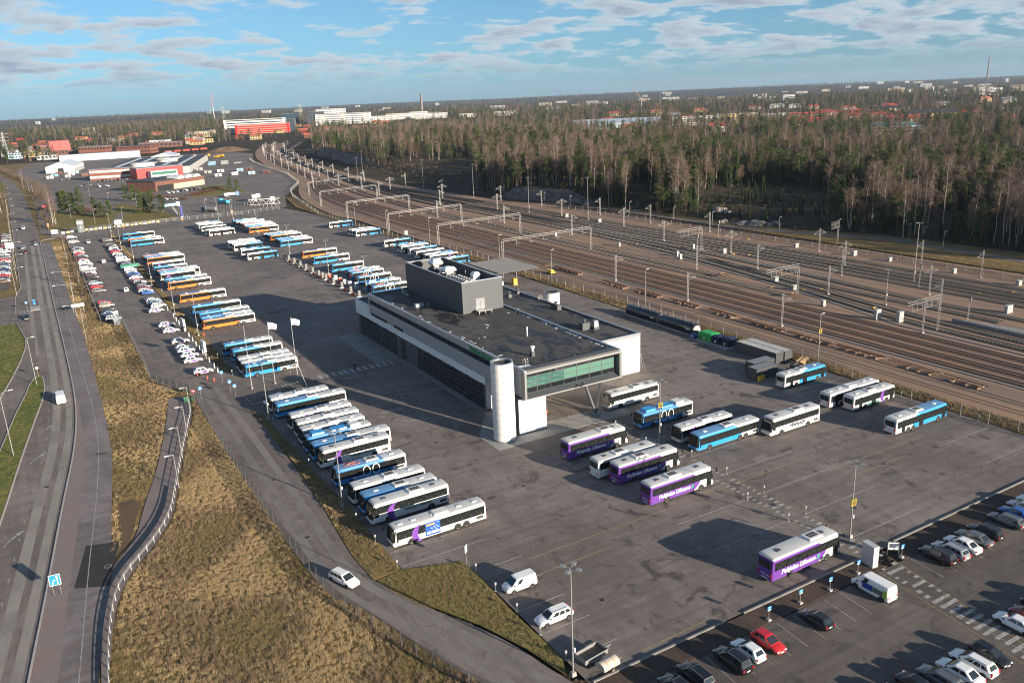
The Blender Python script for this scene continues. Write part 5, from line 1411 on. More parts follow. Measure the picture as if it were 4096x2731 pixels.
# ================================================================ cars
M_CGLASS = mat('car_glass', (.02, .025, .028), .04, spec=.85)
M_PLATE = mat('number_plate', (.7, .7, .68), .5)
M_PLAST = mat('black_plastic', (.03, .03, .03), .6)
PAINT = {k: mat('paint_' + k, c, r_, met, coat=.6) for k, (c, r_, met) in dict(white=((.78, .78, .78), .35, 0), silver=((.48, .49, .50), .3, .6), grey=((.17, .175, .18), .3, .5), black=((.012, .012, .014), .25, .1), red=((.52, .02, .025), .3, .1), darkred=((.16, .015, .025), .3, .2), blue=((.02, .11, .42), .3, .2), navy=((.015, .03, .09), .28, .3), lightblue=((.30, .40, .48), .3, .5), gold=((.42, .37, .28), .3, .5), green=((.03, .13, .09), .35, .2), brown=((.14, .09, .06), .3, .4), darkgreen=((.03, .06, .055), .3, .3)).items()}
def make_car(kind):
  D = dict(hatch=(4.05, 1.72, 1.47), wagon=(4.72, 1.80, 1.47), sedan=(4.68, 1.80, 1.44), suv=(4.6, 1.85, 1.68), mpv=(4.45, 1.80, 1.66), van=(4.35, 1.83, 1.83), bigvan=(5.3, 1.95, 2.15), jeep=(4.4, 1.85, 1.82), leaf=(4.45, 1.77, 1.55))
  L, W, H = D[kind]; h = L / 2; w = W / 2
  r = .31 if kind not in ('suv', 'jeep', 'bigvan') else .36
  root = bpy.data.objects.new(dict(van='van', bigvan='van', suv='suv', jeep='suv').get(kind, 'car'), None); COL.objects.link(root); root['category'] = 'van' if 'van' in kind else 'car'
  zb = 1.06 if kind in ('suv', 'jeep') else (1.1 if 'van' in kind else 1.0 if kind == 'mpv' else .95)    # belt line
  zh = zb - .02                                                                       # bonnet at screen
  van = 'van' in kind
  # stations: x, half width factor, top z
  if van: st = [(-h, .90, zb), (-h + .08, .97, zb + .02), (-h + .6, 1, zb + .02), (0, 1, zb + .02), (h - 1.0, 1, zb + .02), (h - .5, .97, zb - .08), (h - .12, .88, zb - .26), (h, .76, zb - .44)]
  elif kind == 'jeep': st = [(-h, .95, zb), (-h + .1, 1, zb), (0, 1, zb), (h - 1.3, .98, zb), (h - .25, .90, zb - .03), (h - .08, .88, zb - .08), (h, .86, zb - .2)]
  else:
    tail = zb - (.04 if kind in ('sedan',) else 0)
    st = [(-h, .80, tail - .10), (-h + .10, .92, tail), (-h + .5, .98, tail + .02), (-.4, 1, zb), (h - 1.35, 1, zh), (h - .75, .97, zh - .07), (h - .26, .91, zh - .17), (h - .06, .82, zh - .30), (h, .72, zh - .44)]
  b = MB(); secs = []
  for x, k, zt in st:
    q = w * k; zl = .22 if -h + .3 < x < h - .3 else .30
    pts = [(q * .86, zl), (q * .99, zl + .14), (q, .52), (q * .985, zt - .14), (q * .93, zt - .04), (q * .80, zt)]
    secs.append([(x, y, z) for y, z in pts] + [(x, -y, z) for y, z in pts[::-1]])
  b.loft(secs, 0, False)
  for i, f in enumerate(b.f): b.sm[i] = len(f) == 4
  # greenhouse shell
  if van: g0, g1, t0, t1, gw, tw = -h + .02, h - .62, -h + .10, h - 1.5, .96, .84
  else:
    cow = h - (1.0 if kind != 'jeep' else 1.35)
    rr = dict(hatch=(-h + .12, -h + .62), wagon=(-h + .10, -h + .55), sedan=(-h + .55, -h + 1.35), suv=(-h + .12, -h + .50), mpv=(-h + .10, -h + .42), jeep=(-h + .05, -h + .15), leaf=(-h + .12, -h + .75))[kind]
    g0, g1, t0, t1, gw, tw = rr[0], cow, rr[1], h - (1.95 if kind not in ('mpv', 'jeep') else (1.85 if kind == 'mpv' else 1.6)), .90, .70
  zr = H
  def ring(x0, x1, hw, z, c=.12): return [(x0, -hw + c, z), (x0, hw - c, z), (x0 + c, hw, z), (x1 - c, hw, z), (x1, hw - c, z), (x1, -hw + c, z), (x1 - c, -hw, z), (x0 + c, -hw, z)]
  zg = zb - .06
  R0, R1, R2 = ring(g0, g1, w * gw, zg), ring(lerp(g0, t0, .92), lerp(g1, t1, .92), w * lerp(gw, tw, .9), zr - .06), ring(t0 + .08, t1 - .12, w * tw * .86, zr)
  b.loft([[Vector(p) for p in R0][::-1], [Vector(p) for p in R1][::-1], [Vector(p) for p in R2][::-1]], 0, False)
  body = b.obj('body', PAINT['white'], root)
  # glass panes lie just proud of the shell
  def gp(p, a0, a1, u0, u1):     # bilinear on a shell quad
    return [Vector(p[0]).lerp(Vector(p[1]), a0).lerp(Vector(p[3]).lerp(Vector(p[2]), a0), u0), Vector(p[0]).lerp(Vector(p[1]), a1).lerp(Vector(p[3]).lerp(Vector(p[2]), a1), u0), Vector(p[0]).lerp(Vector(p[1]), a1).lerp(Vector(p[3]).lerp(Vector(p[2]), a1), u1), Vector(p[0]).lerp(Vector(p[1]), a0).lerp(Vector(p[3]).lerp(Vector(p[2]), a0), u1)]
  def pane(name, quad, parent):
    n = (quad[1] - quad[0]).cross(quad[3] - quad[0]).normalized()
    c = sum(quad, Vector()) / 4
    if n.dot(c - Vector((lerp(g0, g1, .5), 0, zg))) < 0: n = -n
    o = [q + n * .012 for q in quad]; i = [q - n * .02 for q in quad]
    m = MB(); m.add(o + i, [(0, 1, 2, 3), (0, 4, 5, 1), (1, 5, 6, 2), (2, 6, 7, 3), (3, 7, 4, 0)]); return m.obj(name, M_CGLASS, parent)
  pane('windscreen', gp([R0[5], R0[4], R1[4], R1[5]], -.02, 1.02, .10, .96), root)
  if kind not in ('bigvan', 'van'): pane('rear_window', gp([R0[0], R0[1], R1[1], R1[0]], .05, .95, .22 if kind not in ('sedan',) else .1, .92), root)
  nside = dict(hatch=((.14, .42), (.47, .86)), wagon=((.05, .27), (.31, .56), (.60, .87)), sedan=((.10, .42), (.47, .85)), suv=((.05, .25), (.29, .56), (.60, .88)), mpv=((.05, .27), (.31, .56), (.60, .86)), van=((.66, .86),), bigvan=((.70, .86),), jeep=((.06, .30), (.36, .62), (.67, .92)), leaf=((.12, .42), (.47, .86)))[kind]
  for a0, a1 in nside:
    u1 = .92
    pane('side_window', gp([R0[2], R0[3], R1[3], R1[2]], a0, a1, .16, u1), root)
    pane('side_window', gp([R0[7], R0[6], R1[6], R1[7]], a0, a1, .16, u1), root)
  zt_ = zb - .2
  for s in (1, -1):
    m = MB(); m.box(h - .12, s * w * .62, zh - .36 if not van else zb - .38, .2, .34, .14); m.obj('headlight', M_LAMPW, root)
    m = MB(); m.box(-h + .04, s * w * .74, zt_, .14, .2, .22 if kind != 'wagon' else .4); m.obj('tail_light', M_LAMPR, root)
    m = MB(); m.box(g1 - .38, s * (w + .08), zb + .05, .14, .18, .13); m.obj('mirror', PAINT['white'] if False else M_PLAST, root)
  m = MB(); m.box(-h - .005, 0, .62, .03, .5, .12); m.obj('number_plate', M_PLATE, root)
  m = MB(); m.box(h - .01, 0, .45, .05, .5, .12); m.obj('number_plate', M_PLATE, root)
  m = MB(); m.box(0, 0, .24, L * .9, W * .86, .14); m.obj('underbody', M_UNDER, root)
  xa, xb = h - .86, -h + .82
  for x in (xa, xb):
    for s in (1, -1):
      ar = MB(); nn = 10; q = r + .07
      pts = [(x + q * math.cos(math.pi * i / nn), r + q * math.sin(math.pi * i / nn)) for i in range(nn + 1)]
      pts = ([(x + q, .2)] + pts + [(x - q, .2)])[::-1]
      ar.side(pts, min(s * (w - .06), s * (w + .008)), max(s * (w - .06), s * (w + .008))); ar.obj('wheel_arch', M_UNDER, root)
      add_wheel(root, x, s * (w - .08), r, .2)
  if kind in ('wagon', 'suv'):
    for s in (1, -1):
      m = MB(); m.bar((t0 + .2, s * w * .60, zr + .03), (t1 - .2, s * w * .60, zr + .03), .04); m.obj('roof_rail', M_STEEL, root)
  if kind == 'leaf':
    for s in (1, -1):
      m = MB(); m.add([(-.95, s * (w + .012), .42), (.75, s * (w + .012), .42), (.75, s * (w + .012), .86), (-.7, s * (w + .012), .84)], [(0, 1, 2, 3) if s < 0 else (3, 2, 1, 0)]); m.obj('purple_door_sticker', M_BTXT['purple'], root)
      m = MB(); m.cyl((-.55, s * (w + .014), .62), (-.55, s * (w + .02), .62), .13, n=14); m.obj('white_badge', M_BTXT['white'], root)
  return root, body
CARP = {k: make_car(k) for k in ('hatch', 'wagon', 'sedan', 'suv', 'mpv', 'van', 'bigvan', 'jeep', 'leaf')}
BODYM = {}
def car(kind, paint, x, y, ang, label, group=None):
  proto, body = CARP[kind]; k = (kind, paint)
  if k not in BODYM:
    me = body.data.copy(); me.name = 'body'; me.materials[0] = PAINT[paint]; BODYM[k] = me
  return place(proto, (x, y, 0), ang, label, group, {body.data: BODYM[k]})
CW = dict(hatch='hatchback', wagon='estate car', sedan='saloon car', suv='SUV', mpv='people carrier', van='small van', bigvan='van', jeep='boxy off-roader', leaf='purple-stickered hatchback')
CN = dict(lightblue='light blue', darkred='dark red', navy='navy blue', darkgreen='dark green', gold='beige')
def desc(kind, paint): return '%s %s' % (CN.get(paint, paint), CW[kind])
rc = random.Random(4)
rowA = [('suv', 'white', 467), ('hatch', 'black', 458), ('wagon', 'white', 450), ('hatch', 'navy', 429), ('wagon', 'silver', 424.9), ('sedan', 'grey', 421), ('mpv', 'white', 413), ('hatch', 'red', 408.3), ('sedan', 'lightblue', 401), ('wagon', 'black', 396.6), ('hatch', 'darkred', 392), ('hatch', 'white', 387), ('sedan', 'darkgreen', 382.8), ('bigvan', 'white', 376.4), ('wagon', 'black', 372.4), ('wagon', 'silver', 357.4), ('hatch', 'white', 353.6), ('hatch', 'darkred', 350.4), ('jeep', 'black', 343.4), ('wagon', 'lightblue', 331.2), ('hatch', 'red', 324), ('wagon', 'grey', 315.8), ('hatch', 'red', 293.9), ('suv', 'gold', 289), ('wagon', 'black', 282.8), ('sedan', 'lightblue', 276.6), ('hatch', 'navy', 272.8), ('suv', 'silver', 268.2)]
for i, (k, p, y) in enumerate(rowA): car(k, p, 15.4 + rc.uniform(-.25, .25), y, rc.uniform(-.03, .03), '%s in the row against the bank fence, %s from the far end' % (desc(k, p), ORD[i]), 'cars against the bank fence')
rowB = [('sedan', 'darkred', 446), ('mpv', 'grey', 441), ('wagon', 'grey', 424), ('sedan', 'black', 420), ('hatch', 'silver', 415.6), ('hatch', 'white', 410.5), ('sedan', 'navy', 406), ('hatch', 'red', 402.4), ('hatch', 'white', 395), ('sedan', 'black', 389.3), ('wagon', 'lightblue', 385.6), ('bigvan', 'white', 375), ('sedan', 'black', 369), ('hatch', 'navy', 365.2), ('wagon', 'navy', 361.7), ('van', 'white', 350.3), ('hatch', 'white', 345), ('sedan', 'blue', 340.5), ('sedan', 'navy', 336.4), ('sedan', 'white', 332), ('hatch', 'red', 324.8), ('wagon', 'silver', 321.8), ('hatch', 'black', 318.2), ('wagon', 'grey', 312.3), ('mpv', 'darkred', 308), ('wagon', 'white', 303.9), ('hatch', 'blue', 300.2), ('sedan', 'grey', 288.7), ('wagon', 'silver', 285.8), ('sedan', 'lightblue', 283), ('hatch', 'navy', 280.3), ('wagon', 'white', 277.4), ('leaf', 'white', 270.6), ('leaf', 'white', 249.7), ('leaf', 'white', 242.1), ('leaf', 'white', 228.8), ('hatch', 'white', 221.8), ('leaf', 'white', 218.3), ('leaf', 'white', 213.4), ('leaf', 'white', 208.3), ('leaf', 'white', 197.6)]
for i, (k, p, y) in enumerate(rowB): car(k, p, (29.3 if i < 32 else 28.1) + rc.uniform(-.25, .25), y, rc.uniform(-.03, .03), '%s in the row facing the buses, %s from the far end' % (desc(k, p), ORD[i]), 'cars facing the bus row')
for (k, p, x, y, a, l) in [('hatch', 'white', 21.1, 443.4, -1.55, 'white hatchback driving between the car rows, farthest of three'), ('hatch', 'white', 22.3, 379.5, 1.57, 'white hatchback driving between the car rows, middle of three'), ('hatch', 'white', 23.6, 311, 1.55, 'white hatchback driving between the car rows, nearest of three'), ('suv', 'white', -5.2, 529, -1.6, 'white SUV driving down the far main road'), ('sedan', 'black', -.8, 469, 1.57, 'dark saloon car waiting at the junction, farther of two'), ('sedan', 'lightblue', -.8, 457.5, 1.57, 'blue-grey saloon car waiting at the junction, nearer of two'), ('hatch', 'silver', -6.4, 449.5, -1.55, 'silver hatchback driving left of the junction queue'), ('sedan', 'darkred', -5.6, 434.3, -1.3, 'dark red saloon car turning on the main road'), ('hatch', 'black', -6.9, 288.7, -1.57, 'black hatchback approaching on the main road before the fork'), ('bigvan', 'white', -1.75, 197, 1.6, 'white delivery van driving away on the left road'), ('wagon', 'white', 26.6, 93.8, -1.22, 'white estate car driving on the service lane by the fence'), ('van', 'white', 44.9, 79.9, math.pi, 'white small van parked by the triangular lawn'), ('wagon', 'white', 44.9, 71.9, math.pi, 'white estate car parked beside the small white van'), ('hatch', 'red', 8.5, 645, .3, 'small red hatchback on the far office drive')]: car(k, p, x, y, a, l)
lot = [('suv', 'black', 48.7, 54.4, 1), ('suv', 'black', 51.6, 54.8, 1), ('suv', 'black', 56.6, 54.6, 1), ('hatch', 'white', 59.2, 54.9, 1), ('hatch', 'red', 62.1, 54.7, -1), ('hatch', 'black', 69.7, 54.6, 1), ('suv', 'black', 93.2, 55.1, 1), ('wagon', 'silver', 95.7, 55.0, 1), ('sedan', 'white', 98.3, 55, 1), ('sedan', 'grey', 101, 55.1, 1), ('mpv', 'black', 103.7, 55.2, 1), ('wagon', 'grey', 109, 55.4, 1), ('hatch', 'blue', 111.9, 55.9, 1), ('sedan', 'silver', 114.6, 56, 1), ('suv', 'white', 117, 56, 1)]
for i, (k, p, x, y, d) in enumerate(lot): car(k, p, x, y, d * math.pi / 2 + rc.uniform(-.03, .03), '%s in the car park row along the bed, %s from the left' % (desc(k, p), ORD[i]), 'cars along the planting bed')
V = car('bigvan', 'white', 80.2, 54.9, math.pi / 2, 'white van with blue and green side graphics beside the striped walkway')
for x0, x1, z0, z1, cn, cc in ((-.5, .9, .75, 1.5, 'graphic_blue', (.02, .05, .30)), (-1.9, -.55, .8, 1.45, 'graphic_photo', (.10, .14, .10)), (-2.5, -1.95, .7, 1.7, 'graphic_lime', (.30, .48, .08))):
  for s in (-1, 1): g = MB(); g.b2(x0, x1, s * .985 - .006, s * .985 + .006, z0, z1); g.obj('side_graphic', mat(cn, cc, .4), V)
lot2 = [('hatch', 'red', 66.4, 41.4, 1), ('sedan', 'black', 69.2, 41.2, -1), ('wagon', 'grey', 72.1, 40.8, 1), ('sedan', 'white', 74.7, 40.4, 1), ('wagon', 'white', 77.2, 40.5, 1), ('hatch', 'black', 79.9, 40.3, -1), ('sedan', 'white', 87.4, 41.8, 1), ('hatch', 'darkred', 90.1, 41.8, 1), ('wagon', 'black', 93, 41.8, 1), ('suv', 'grey', 96, 41.8, 1)]
for i, (k, p, x, y, d) in enumerate(lot2): car(k, p, x, y, d * math.pi / 2 + rc.uniform(-.03, .03), '%s in the front car park row, %s from the left' % (desc(k, p), ORD[i]), 'cars in the front car park row')
cols = ['grey', 'grey', 'white', 'darkred', 'white', 'white', 'silver', 'grey', 'red', 'white', 'black', 'navy', 'silver', 'navy', 'navy', 'silver', 'red', 'black', 'silver', 'brown']
for i, y in enumerate((503, 494, 482, 460, 450, 442, 431, 423, 415.5, 410, 405.5, 400, 394.6, 389.4, 383.2, 378.2, 373.4, 367.6, 363, 359.4)):
  k = ('wagon', 'sedan', 'hatch', 'suv')[i % 4]; car(k, cols[i], -13.4, y, rc.uniform(-.03, .03), '%s at the left picture edge, %s from the far end' % (desc(k, cols[i]), ORD[i]), 'cars at the left picture edge')
  if i > 2: car(('sedan', 'hatch', 'wagon')[i % 3], cols[(i * 7) % 20], -19.2, y + .4, math.pi, '%s in the outer left row, %s from the far end' % (desc(('sedan', 'hatch', 'wagon')[i % 3], cols[(i * 7) % 20]), ORD[i]), 'cars in the outer left row')
for i, (x, y, c_, k) in enumerate([(90, 664, 'white', 'van'), (93.5, 666, 'white', 'sedan'), (97, 668, 'white', 'hatch'), (100.5, 670, 'navy', 'sedan'), (104, 672, 'white', 'van'), (107.5, 674, 'black', 'wagon'), (111, 676, 'black', 'sedan'), (114.5, 677, 'white', 'hatch')]):
  car(k, c_, x, y, -1.2, '%s before the far brick office, %s from the left' % (desc(k, c_), ORD[i]), 'cars before the brick office')
for i, (x, y, c_, k) in enumerate([(82, 618, 'white', 'wagon'), (85, 616, 'silver', 'sedan'), (88, 614, 'white', 'hatch'), (40, 800, 'silver', 'sedan'), (44, 805, 'black', 'sedan'), (48, 808, 'silver', 'hatch'), (53, 780, 'white', 'bigvan'), (59, 776, 'white', 'van'), (30, 900, 'gold', 'hatch'), (36, 903, 'silver', 'sedan'), (68, 690, 'silver', 'hatch'), (62, 694, 'lightblue', 'hatch')] + [(58 + i * 3.1, 842 - i * .8, ('darkred', 'black', 'grey', 'silver')[i % 4], ('hatch', 'sedan', 'wagon')[i % 3]) for i in range(9)]):
  car(k, c_, x, y, -1.3 + .2 * (i % 2), '%s in the far office grounds, %s from the hedge' % (desc(k, c_), ORD[i]), 'cars in the far office grounds')
for p, b in CARP.values(): drop(p)
# ================================================================ vegetation
def leafm(name, c1, c2, sc=.35, tr=0):
  s = NT(name)
  oi = s.nt.nodes.new('ShaderNodeObjectInfo')
  t = s.ramp(s.noise(sc, 4, .7), .3, .7)
  t2 = s.math('MULTIPLY', s.math('ADD', t, oi.outputs['Random']), .5)
  return s.done(s.mix(t2, c1, c2), .8, .15)
M_BARKB = mat('birch_bark', (.40, .37, .34), .8, var=.35, vscale=1.2)
M_BARKP = mat('pine_bark', (.17, .095, .06), .9, var=.3, vscale=1)
M_BARKD = mat('dark_bark', (.06, .048, .04), .9, var=.3, vscale=1)
M_TWIG = leafm('birch_twigs', (.115, .080, .068), (.225, .165, .135))
M_TWIG2 = leafm('brown_twigs', (.085, .062, .048), (.22, .165, .11))
M_SPRUCE = leafm('spruce_needles', (.018, .032, .013), (.045, .068, .026))
M_PINE = leafm('pine_needles', (.032, .055, .018), (.085, .11, .036))
M_SHRUB = leafm('shrub_leaves', (.06, .08, .025), (.10, .10, .035))
def sliver(mb, p, q, w, mi, rng):
  d = (q - p); u = d.orthogonal().normalized() if d.length > 0 else Vector((1, 0, 0))
  a = rng.uniform(0, 6.28); u = (Matrix.Rotation(a, 3, d.normalized()) @ u) * w
  mb.add([p - u, p + u, q], [(0, 1, 2)], mi)
def limb(mb, p, q, r0, r1, mi, n=4): mb.cyl(p, q, r0, r1, n, mi, False)
def birch(seed, H=21, spread=.16, twm=1, ntw=5, multi=1):
  rng = random.Random(seed); tk, cr = MB(), MB()
  for st in range(multi):
    lean = Vector((rng.uniform(-.05, .05) + (st * .12 if multi > 1 else 0), rng.uniform(-.05, .05), 1))
    base = Vector((st * .5, 0, 0)); N = 7; pts = [base + lean * (H * k / N) + Vector((rng.uniform(-.2, .2), rng.uniform(-.2, .2), 0)) * (k > 0) for k in range(N + 1)]
    r = lambda t: .15 * (1 - t) ** .8 + .02
    for k in range(N): limb(tk, pts[k], pts[k + 1], r(k / N), r((k + 1) / N), 0, 5)
    z0 = rng.uniform(.28, .42)
    for i in range(26):
      t = z0 + (1 - z0) * (i + rng.random()) / 26
      k = min(N - 1, int(t * N)); p = pts[k].lerp(pts[k + 1], t * N - k)
      a = rng.uniform(0, 6.28); ln = H * spread * (1.15 - .75 * (t - z0) / (1 - z0)) * rng.uniform(.7, 1.2)
      d = Vector((math.cos(a) * .62, math.sin(a) * .62, rng.uniform(.75, 1.15))).normalized()
      q = p + d * ln; limb(cr, p, q, .05 * (1.3 - t), .012, 1, 3)
      for j in range(ntw + 2):
        s0 = p.lerp(q, rng.uniform(.25, 1)); dd = (d * .7 + Vector((rng.gauss(0, .5), rng.gauss(0, .5), rng.gauss(.15, .4)))).normalized()
        e = s0 + dd * rng.uniform(.7, 1.7); sliver(cr, s0, e, .035, 1, rng)
        for m in range(4):
          s1 = s0.lerp(e, rng.uniform(.3, 1)); e2 = s1 + (dd + Vector((rng.gauss(0, .6), rng.gauss(0, .6), rng.gauss(-.1, .5)))).normalized() * rng.uniform(.5, 1.2)
          sliver(cr, s1, e2, .045, 1, rng)
  return tk, cr
def spruce(seed, H=19, rad=2.7, low=.06):
  rng = random.Random(seed); tk, cr = MB(), MB()
  limb(tk, Vector((0, 0, 0)), Vector((0, 0, H)), .22, .02, 0, 6)
  n = int(H * 1.5)
  for k in range(n):
    t = low + (1 - low) * k / n; z = H * t; R = rad * (1 - t) ** .85 * rng.uniform(.8, 1.15) + .12
    m = 9 if t < .7 else 6; a0 = rng.uniform(0, 6.28)
    for j in range(m):
      a = a0 + j * 6.283 / m + rng.uniform(-.2, .2); q = R * rng.uniform(.75, 1.15)
      o = Vector((math.cos(a), math.sin(a), 0)); s_ = Vector((-math.sin(a), math.cos(a), 0))
      p0 = Vector((0, 0, z)); p1 = o * q * .55 + s_ * q * .24 + Vector((0, 0, z - .10 * q)); p2 = o * q + Vector((0, 0, z - .42 * q)); p3 = o * q * .55 - s_ * q * .24 + Vector((0, 0, z - .10 * q))
      cr.add([p0, p1, p2, p3], [(0, 1, 2), (0, 2, 3)], 1)
      e = o * q * .6; cr.add([e + Vector((0, 0, z - .2 * q)), e + s_ * .3 * q + Vector((0, 0, z - .62 * q)), e - s_ * .25 * q + Vector((0, 0, z - .58 * q))], [(0, 1, 2)], 1)
  return tk, cr
def pine(seed, H=18, cl=28, z0=.45, rm=2.9, prof=.75):
  rng = random.Random(seed); tk, cr = MB(), MB(); N = 5
  pts = [Vector((rng.uniform(-.25, .25) * k / N, rng.uniform(-.25, .25) * k / N, H * k / N)) for k in range(N + 1)]
  for k in range(N): limb(tk, pts[k], pts[k + 1], .24 * (1 - .8 * k / N), .24 * (1 - .8 * (k + 1) / N), 0, 6)
  for i in range(cl):
    t = rng.uniform(z0, 1.0); a = rng.uniform(0, 6.28); R = rng.uniform(.3, rm) * (1.2 - prof * abs(t - .62 if prof < .8 else t - .1))
    c = Vector((math.cos(a) * R, math.sin(a) * R, H * t)); limb(tk, Vector((0, 0, H * t - .5)), c, .06, .02, 0, 3)
    rr = rng.uniform(.9, 1.5)
    for j in range(54):
      v = Vector((rng.gauss(0, 1), rng.gauss(0, 1), rng.gauss(0, .6))).normalized() * rr * rng.uniform(.55, 1.05); v.z *= .6
      p = c + v; s_ = rng.uniform(.28, .62); d1 = Vector((rng.gauss(0, 1), rng.gauss(0, 1), rng.gauss(0, .7))).normalized() * s_; d2 = Vector((rng.gauss(0, 1), rng.gauss(0, 1), rng.gauss(0, .7))).normalized() * s_
      cr.add([p, p + d1, p + d2], [(0, 1, 2)], 1)
  return tk, cr
def bush(seed, H=3, R=1.6, n=260, thin=True):
  rng = random.Random(seed); tk, cr = MB(), MB()
  for i in range(12):
    a = rng.uniform(0, 6.28); q = Vector((math.cos(a) * R * rng.uniform(.3, .9), math.sin(a) * R * rng.uniform(.3, .9), H * rng.uniform(.6, 1)))
    limb(tk, Vector((0, 0, 0)), q, .05, .015, 0, 3)
    for j in range(n // 12):
      s0 = Vector((0, 0, 0)).lerp(q, rng.uniform(.3, 1)); d = Vector((rng.gauss(0, .7), rng.gauss(0, .7), rng.gauss(.5, .5))).normalized()
      if thin: sliver(cr, s0, s0 + d * rng.uniform(.4, 1.1), .02, 1, rng)
      else:
        u = Vector((rng.gauss(0, 1), rng.gauss(0, 1), rng.gauss(0, 1))).normalized() * .22; w = Vector((rng.gauss(0, 1), rng.gauss(0, 1), rng.gauss(0, 1))).normalized() * .22
        p = s0 + d * rng.uniform(.2, .8); cr.add([p, p + u, p + w], [(0, 1, 2)], 1)
  return tk, cr
def tmesh(pair, bark, leaf):
  tk, cr = pair
  a = tk.mesh('trunk', bark)
  b = MB(); b.v, b.f = cr.v, cr.f; b.m = [0] * len(b.f); b.sm = [False] * len(b.f)
  crown = b.mesh('crown', leaf)
  j = MB(); j.v = tk.v + cr.v; o = len(tk.v); j.f = tk.f + [tuple(i + o for i in f) for f in cr.f]; j.m = [0] * len(tk.f) + [1] * len(cr.f); j.sm = [True] * len(tk.f) + [False] * len(cr.f)
  return a, crown, j.mesh('tree', [bark, leaf])
TREES = {}
TREES['birch'] = [tmesh(birch(s, H, sp, 1, 5, mu), M_BARKB, M_TWIG) for s, H, sp, mu in ((1, 21, .18, 1), (2, 18, .20, 1), (3, 23, .17, 1), (4, 17, .2, 2))]
TREES['bare'] = [tmesh(birch(s, H, .25, 1, 6), M_BARKD, M_TWIG2) for s, H in ((11, 15), (12, 18), (13, 13))]
TREES['spruce'] = [tmesh(spruce(s, H, r), M_BARKD, M_SPRUCE) for s, H, r in ((21, 20, 2.8), (22, 17, 2.5), (23, 23, 3.1))]
TREES['pine'] = [tmesh(pine(s, H), M_BARKP, M_PINE) for s, H in ((31, 17), (32, 19), (33, 15))]
def tree(kind, x, y, z, sc, label, group, k=0, rot=None, name=None):
  tr, cr, _ = TREES[kind][k % len(TREES[kind])]
  nm = name or dict(birch='birch_tree', bare='bare_tree', spruce='spruce_tree', pine='pine_tree', bush='bush', thuja='conifer_shrub').get(kind, 'tree')
  T = thing(nm, label, 'bush' if kind in ('bush', 'redbush') else 'tree', (x, y, z), (x * 7.3 + y * 3.1) % 6.28 if rot is None else rot, group)
  T.scale = (sc, sc, sc)
  part('trunk', tr, T); part('crown', cr, T)
  return T
# ---- wooded rise beyond the tracks
EDGE = [(0, 292), (170, 290), (215, 288), (240, 275), (340, 267), (372, 264), (392, 258), (436, 246), (470, 251), (520, 256), (600, 262), (770, 277), (980, 302), (1050, 320), (1200, 356), (1320, 410), (1500, 470)]
HB = [(0, 1.5), (300, 1.8), (365, 3.5), (392, 7.2), (430, 7.0), (452, 4.5), (520, 3), (700, 5), (775, 9), (900, 11), (980, 9), (1040, 5), (1200, 4), (1500, 3)]
RW = [(0, 30), (365, 22), (385, 4.0), (435, 4.0), (462, 22), (740, 20), (775, 7), (980, 7), (1010, 20), (1500, 25)]
def rise(a, b):
  e = interp(EDGE, b); t = max(0, min(1, (a - e) / interp(RW, b))); t = t * t * (3 - 2 * t)
  fade = 1 - max(0, min(1, (a - e - 150) / 120))
  return (interp(HB, b) * t * fade + t * (.5 * math.sin(a * .21 + b * .13) + .4 * math.sin(a * .09 - b * .17)))
def hill():
  s = NT('wooded_ground')
  g = s.nt.nodes.new('ShaderNodeNewGeometry'); sp = s.nt.nodes.new('ShaderNodeSeparateXYZ'); s.lk(g.outputs['True Normal'], sp.inputs[0])
  steep = s.ramp(sp.outputs[2], .72, .90, 1, 0)
  grass = s.mix(s.ramp(s.noise(.12, 6, .7), .4, .6), (.040, .034, .022), (.075, .057, .034))
  rock = s.mix(s.ramp(s.noise(.5, 7, .7), .35, .65), (.11, .10, .10), (.27, .23, .215))
  s.bump(s.math('ADD', s.noise(.6, 7, .75), s.noise(3, 4, .8)), 1.0, .7)
  m = s.done(s.mix(steep, grass, rock), .92, .2)
  mb = MB(); vs, fs = [], []; bs = list(range(20, 1320, 10)); offs_ = [-2.5, -1, 0, .7, 1.4, 2.1, 3, 4, 6, 9, 13, 18, 24, 32, 45, 60, 80, 110, 150, 200, 280]
  for b in bs:
    e = interp(EDGE, b)
    for o in offs_:
      a = e + o; j = math.sin(a * 1.7 + b * 2.3) * .5 + math.sin(b * .9) * .4
      bb = b + (j if 0 < o < 8 else 0); z = rise(a, b) - (.12 if o > -2 else .22)
      if 0 < o < 9 and interp(RW, b) < 10: z += .6 * math.sin(b * 1.3 + o) ; a += .9 * math.sin(b * .71 + o * .8)
      vs.append((a, bb, z))
  n = len(offs_)
  for i in range(len(bs) - 1):
    for k in range(n - 1): fs.append((i * n + k, i * n + k + 1, (i + 1) * n + k + 1, (i + 1) * n + k))
  mb.add(vs, fs, 0, True)
  struct('wooded_rise', mb, m, 'structure')
hill()
def boulder(x, y, z, r, seed, label):
  rng = random.Random(seed); T = thing('boulder', label, 'rock', (x, y, z)); bm = bmesh.new(); bmesh.ops.create_icosphere(bm, subdivisions=3, radius=1)
  ph = [rng.uniform(0, 6) for _ in range(6)]
  for v in bm.verts:
    k = 1 + .18 * math.sin(v.co.x * 3 + ph[0]) + .15 * math.sin(v.co.y * 4 + ph[1]) + .12 * math.sin(v.co.z * 5 + ph[2] + v.co.x * 3)
    v.co = Vector((v.co.x * r * 1.6 * k, v.co.y * r * k, v.co.z * r * .6 * k))
  me = bpy.data.meshes.new('rock_mass'); bm.to_mesh(me); bm.free(); me.materials.append(mat('granite', (.22, .19, .18), .9, var=.4, vscale=.8, bump=.6, bscale=3)); part('rock_mass', me, T)
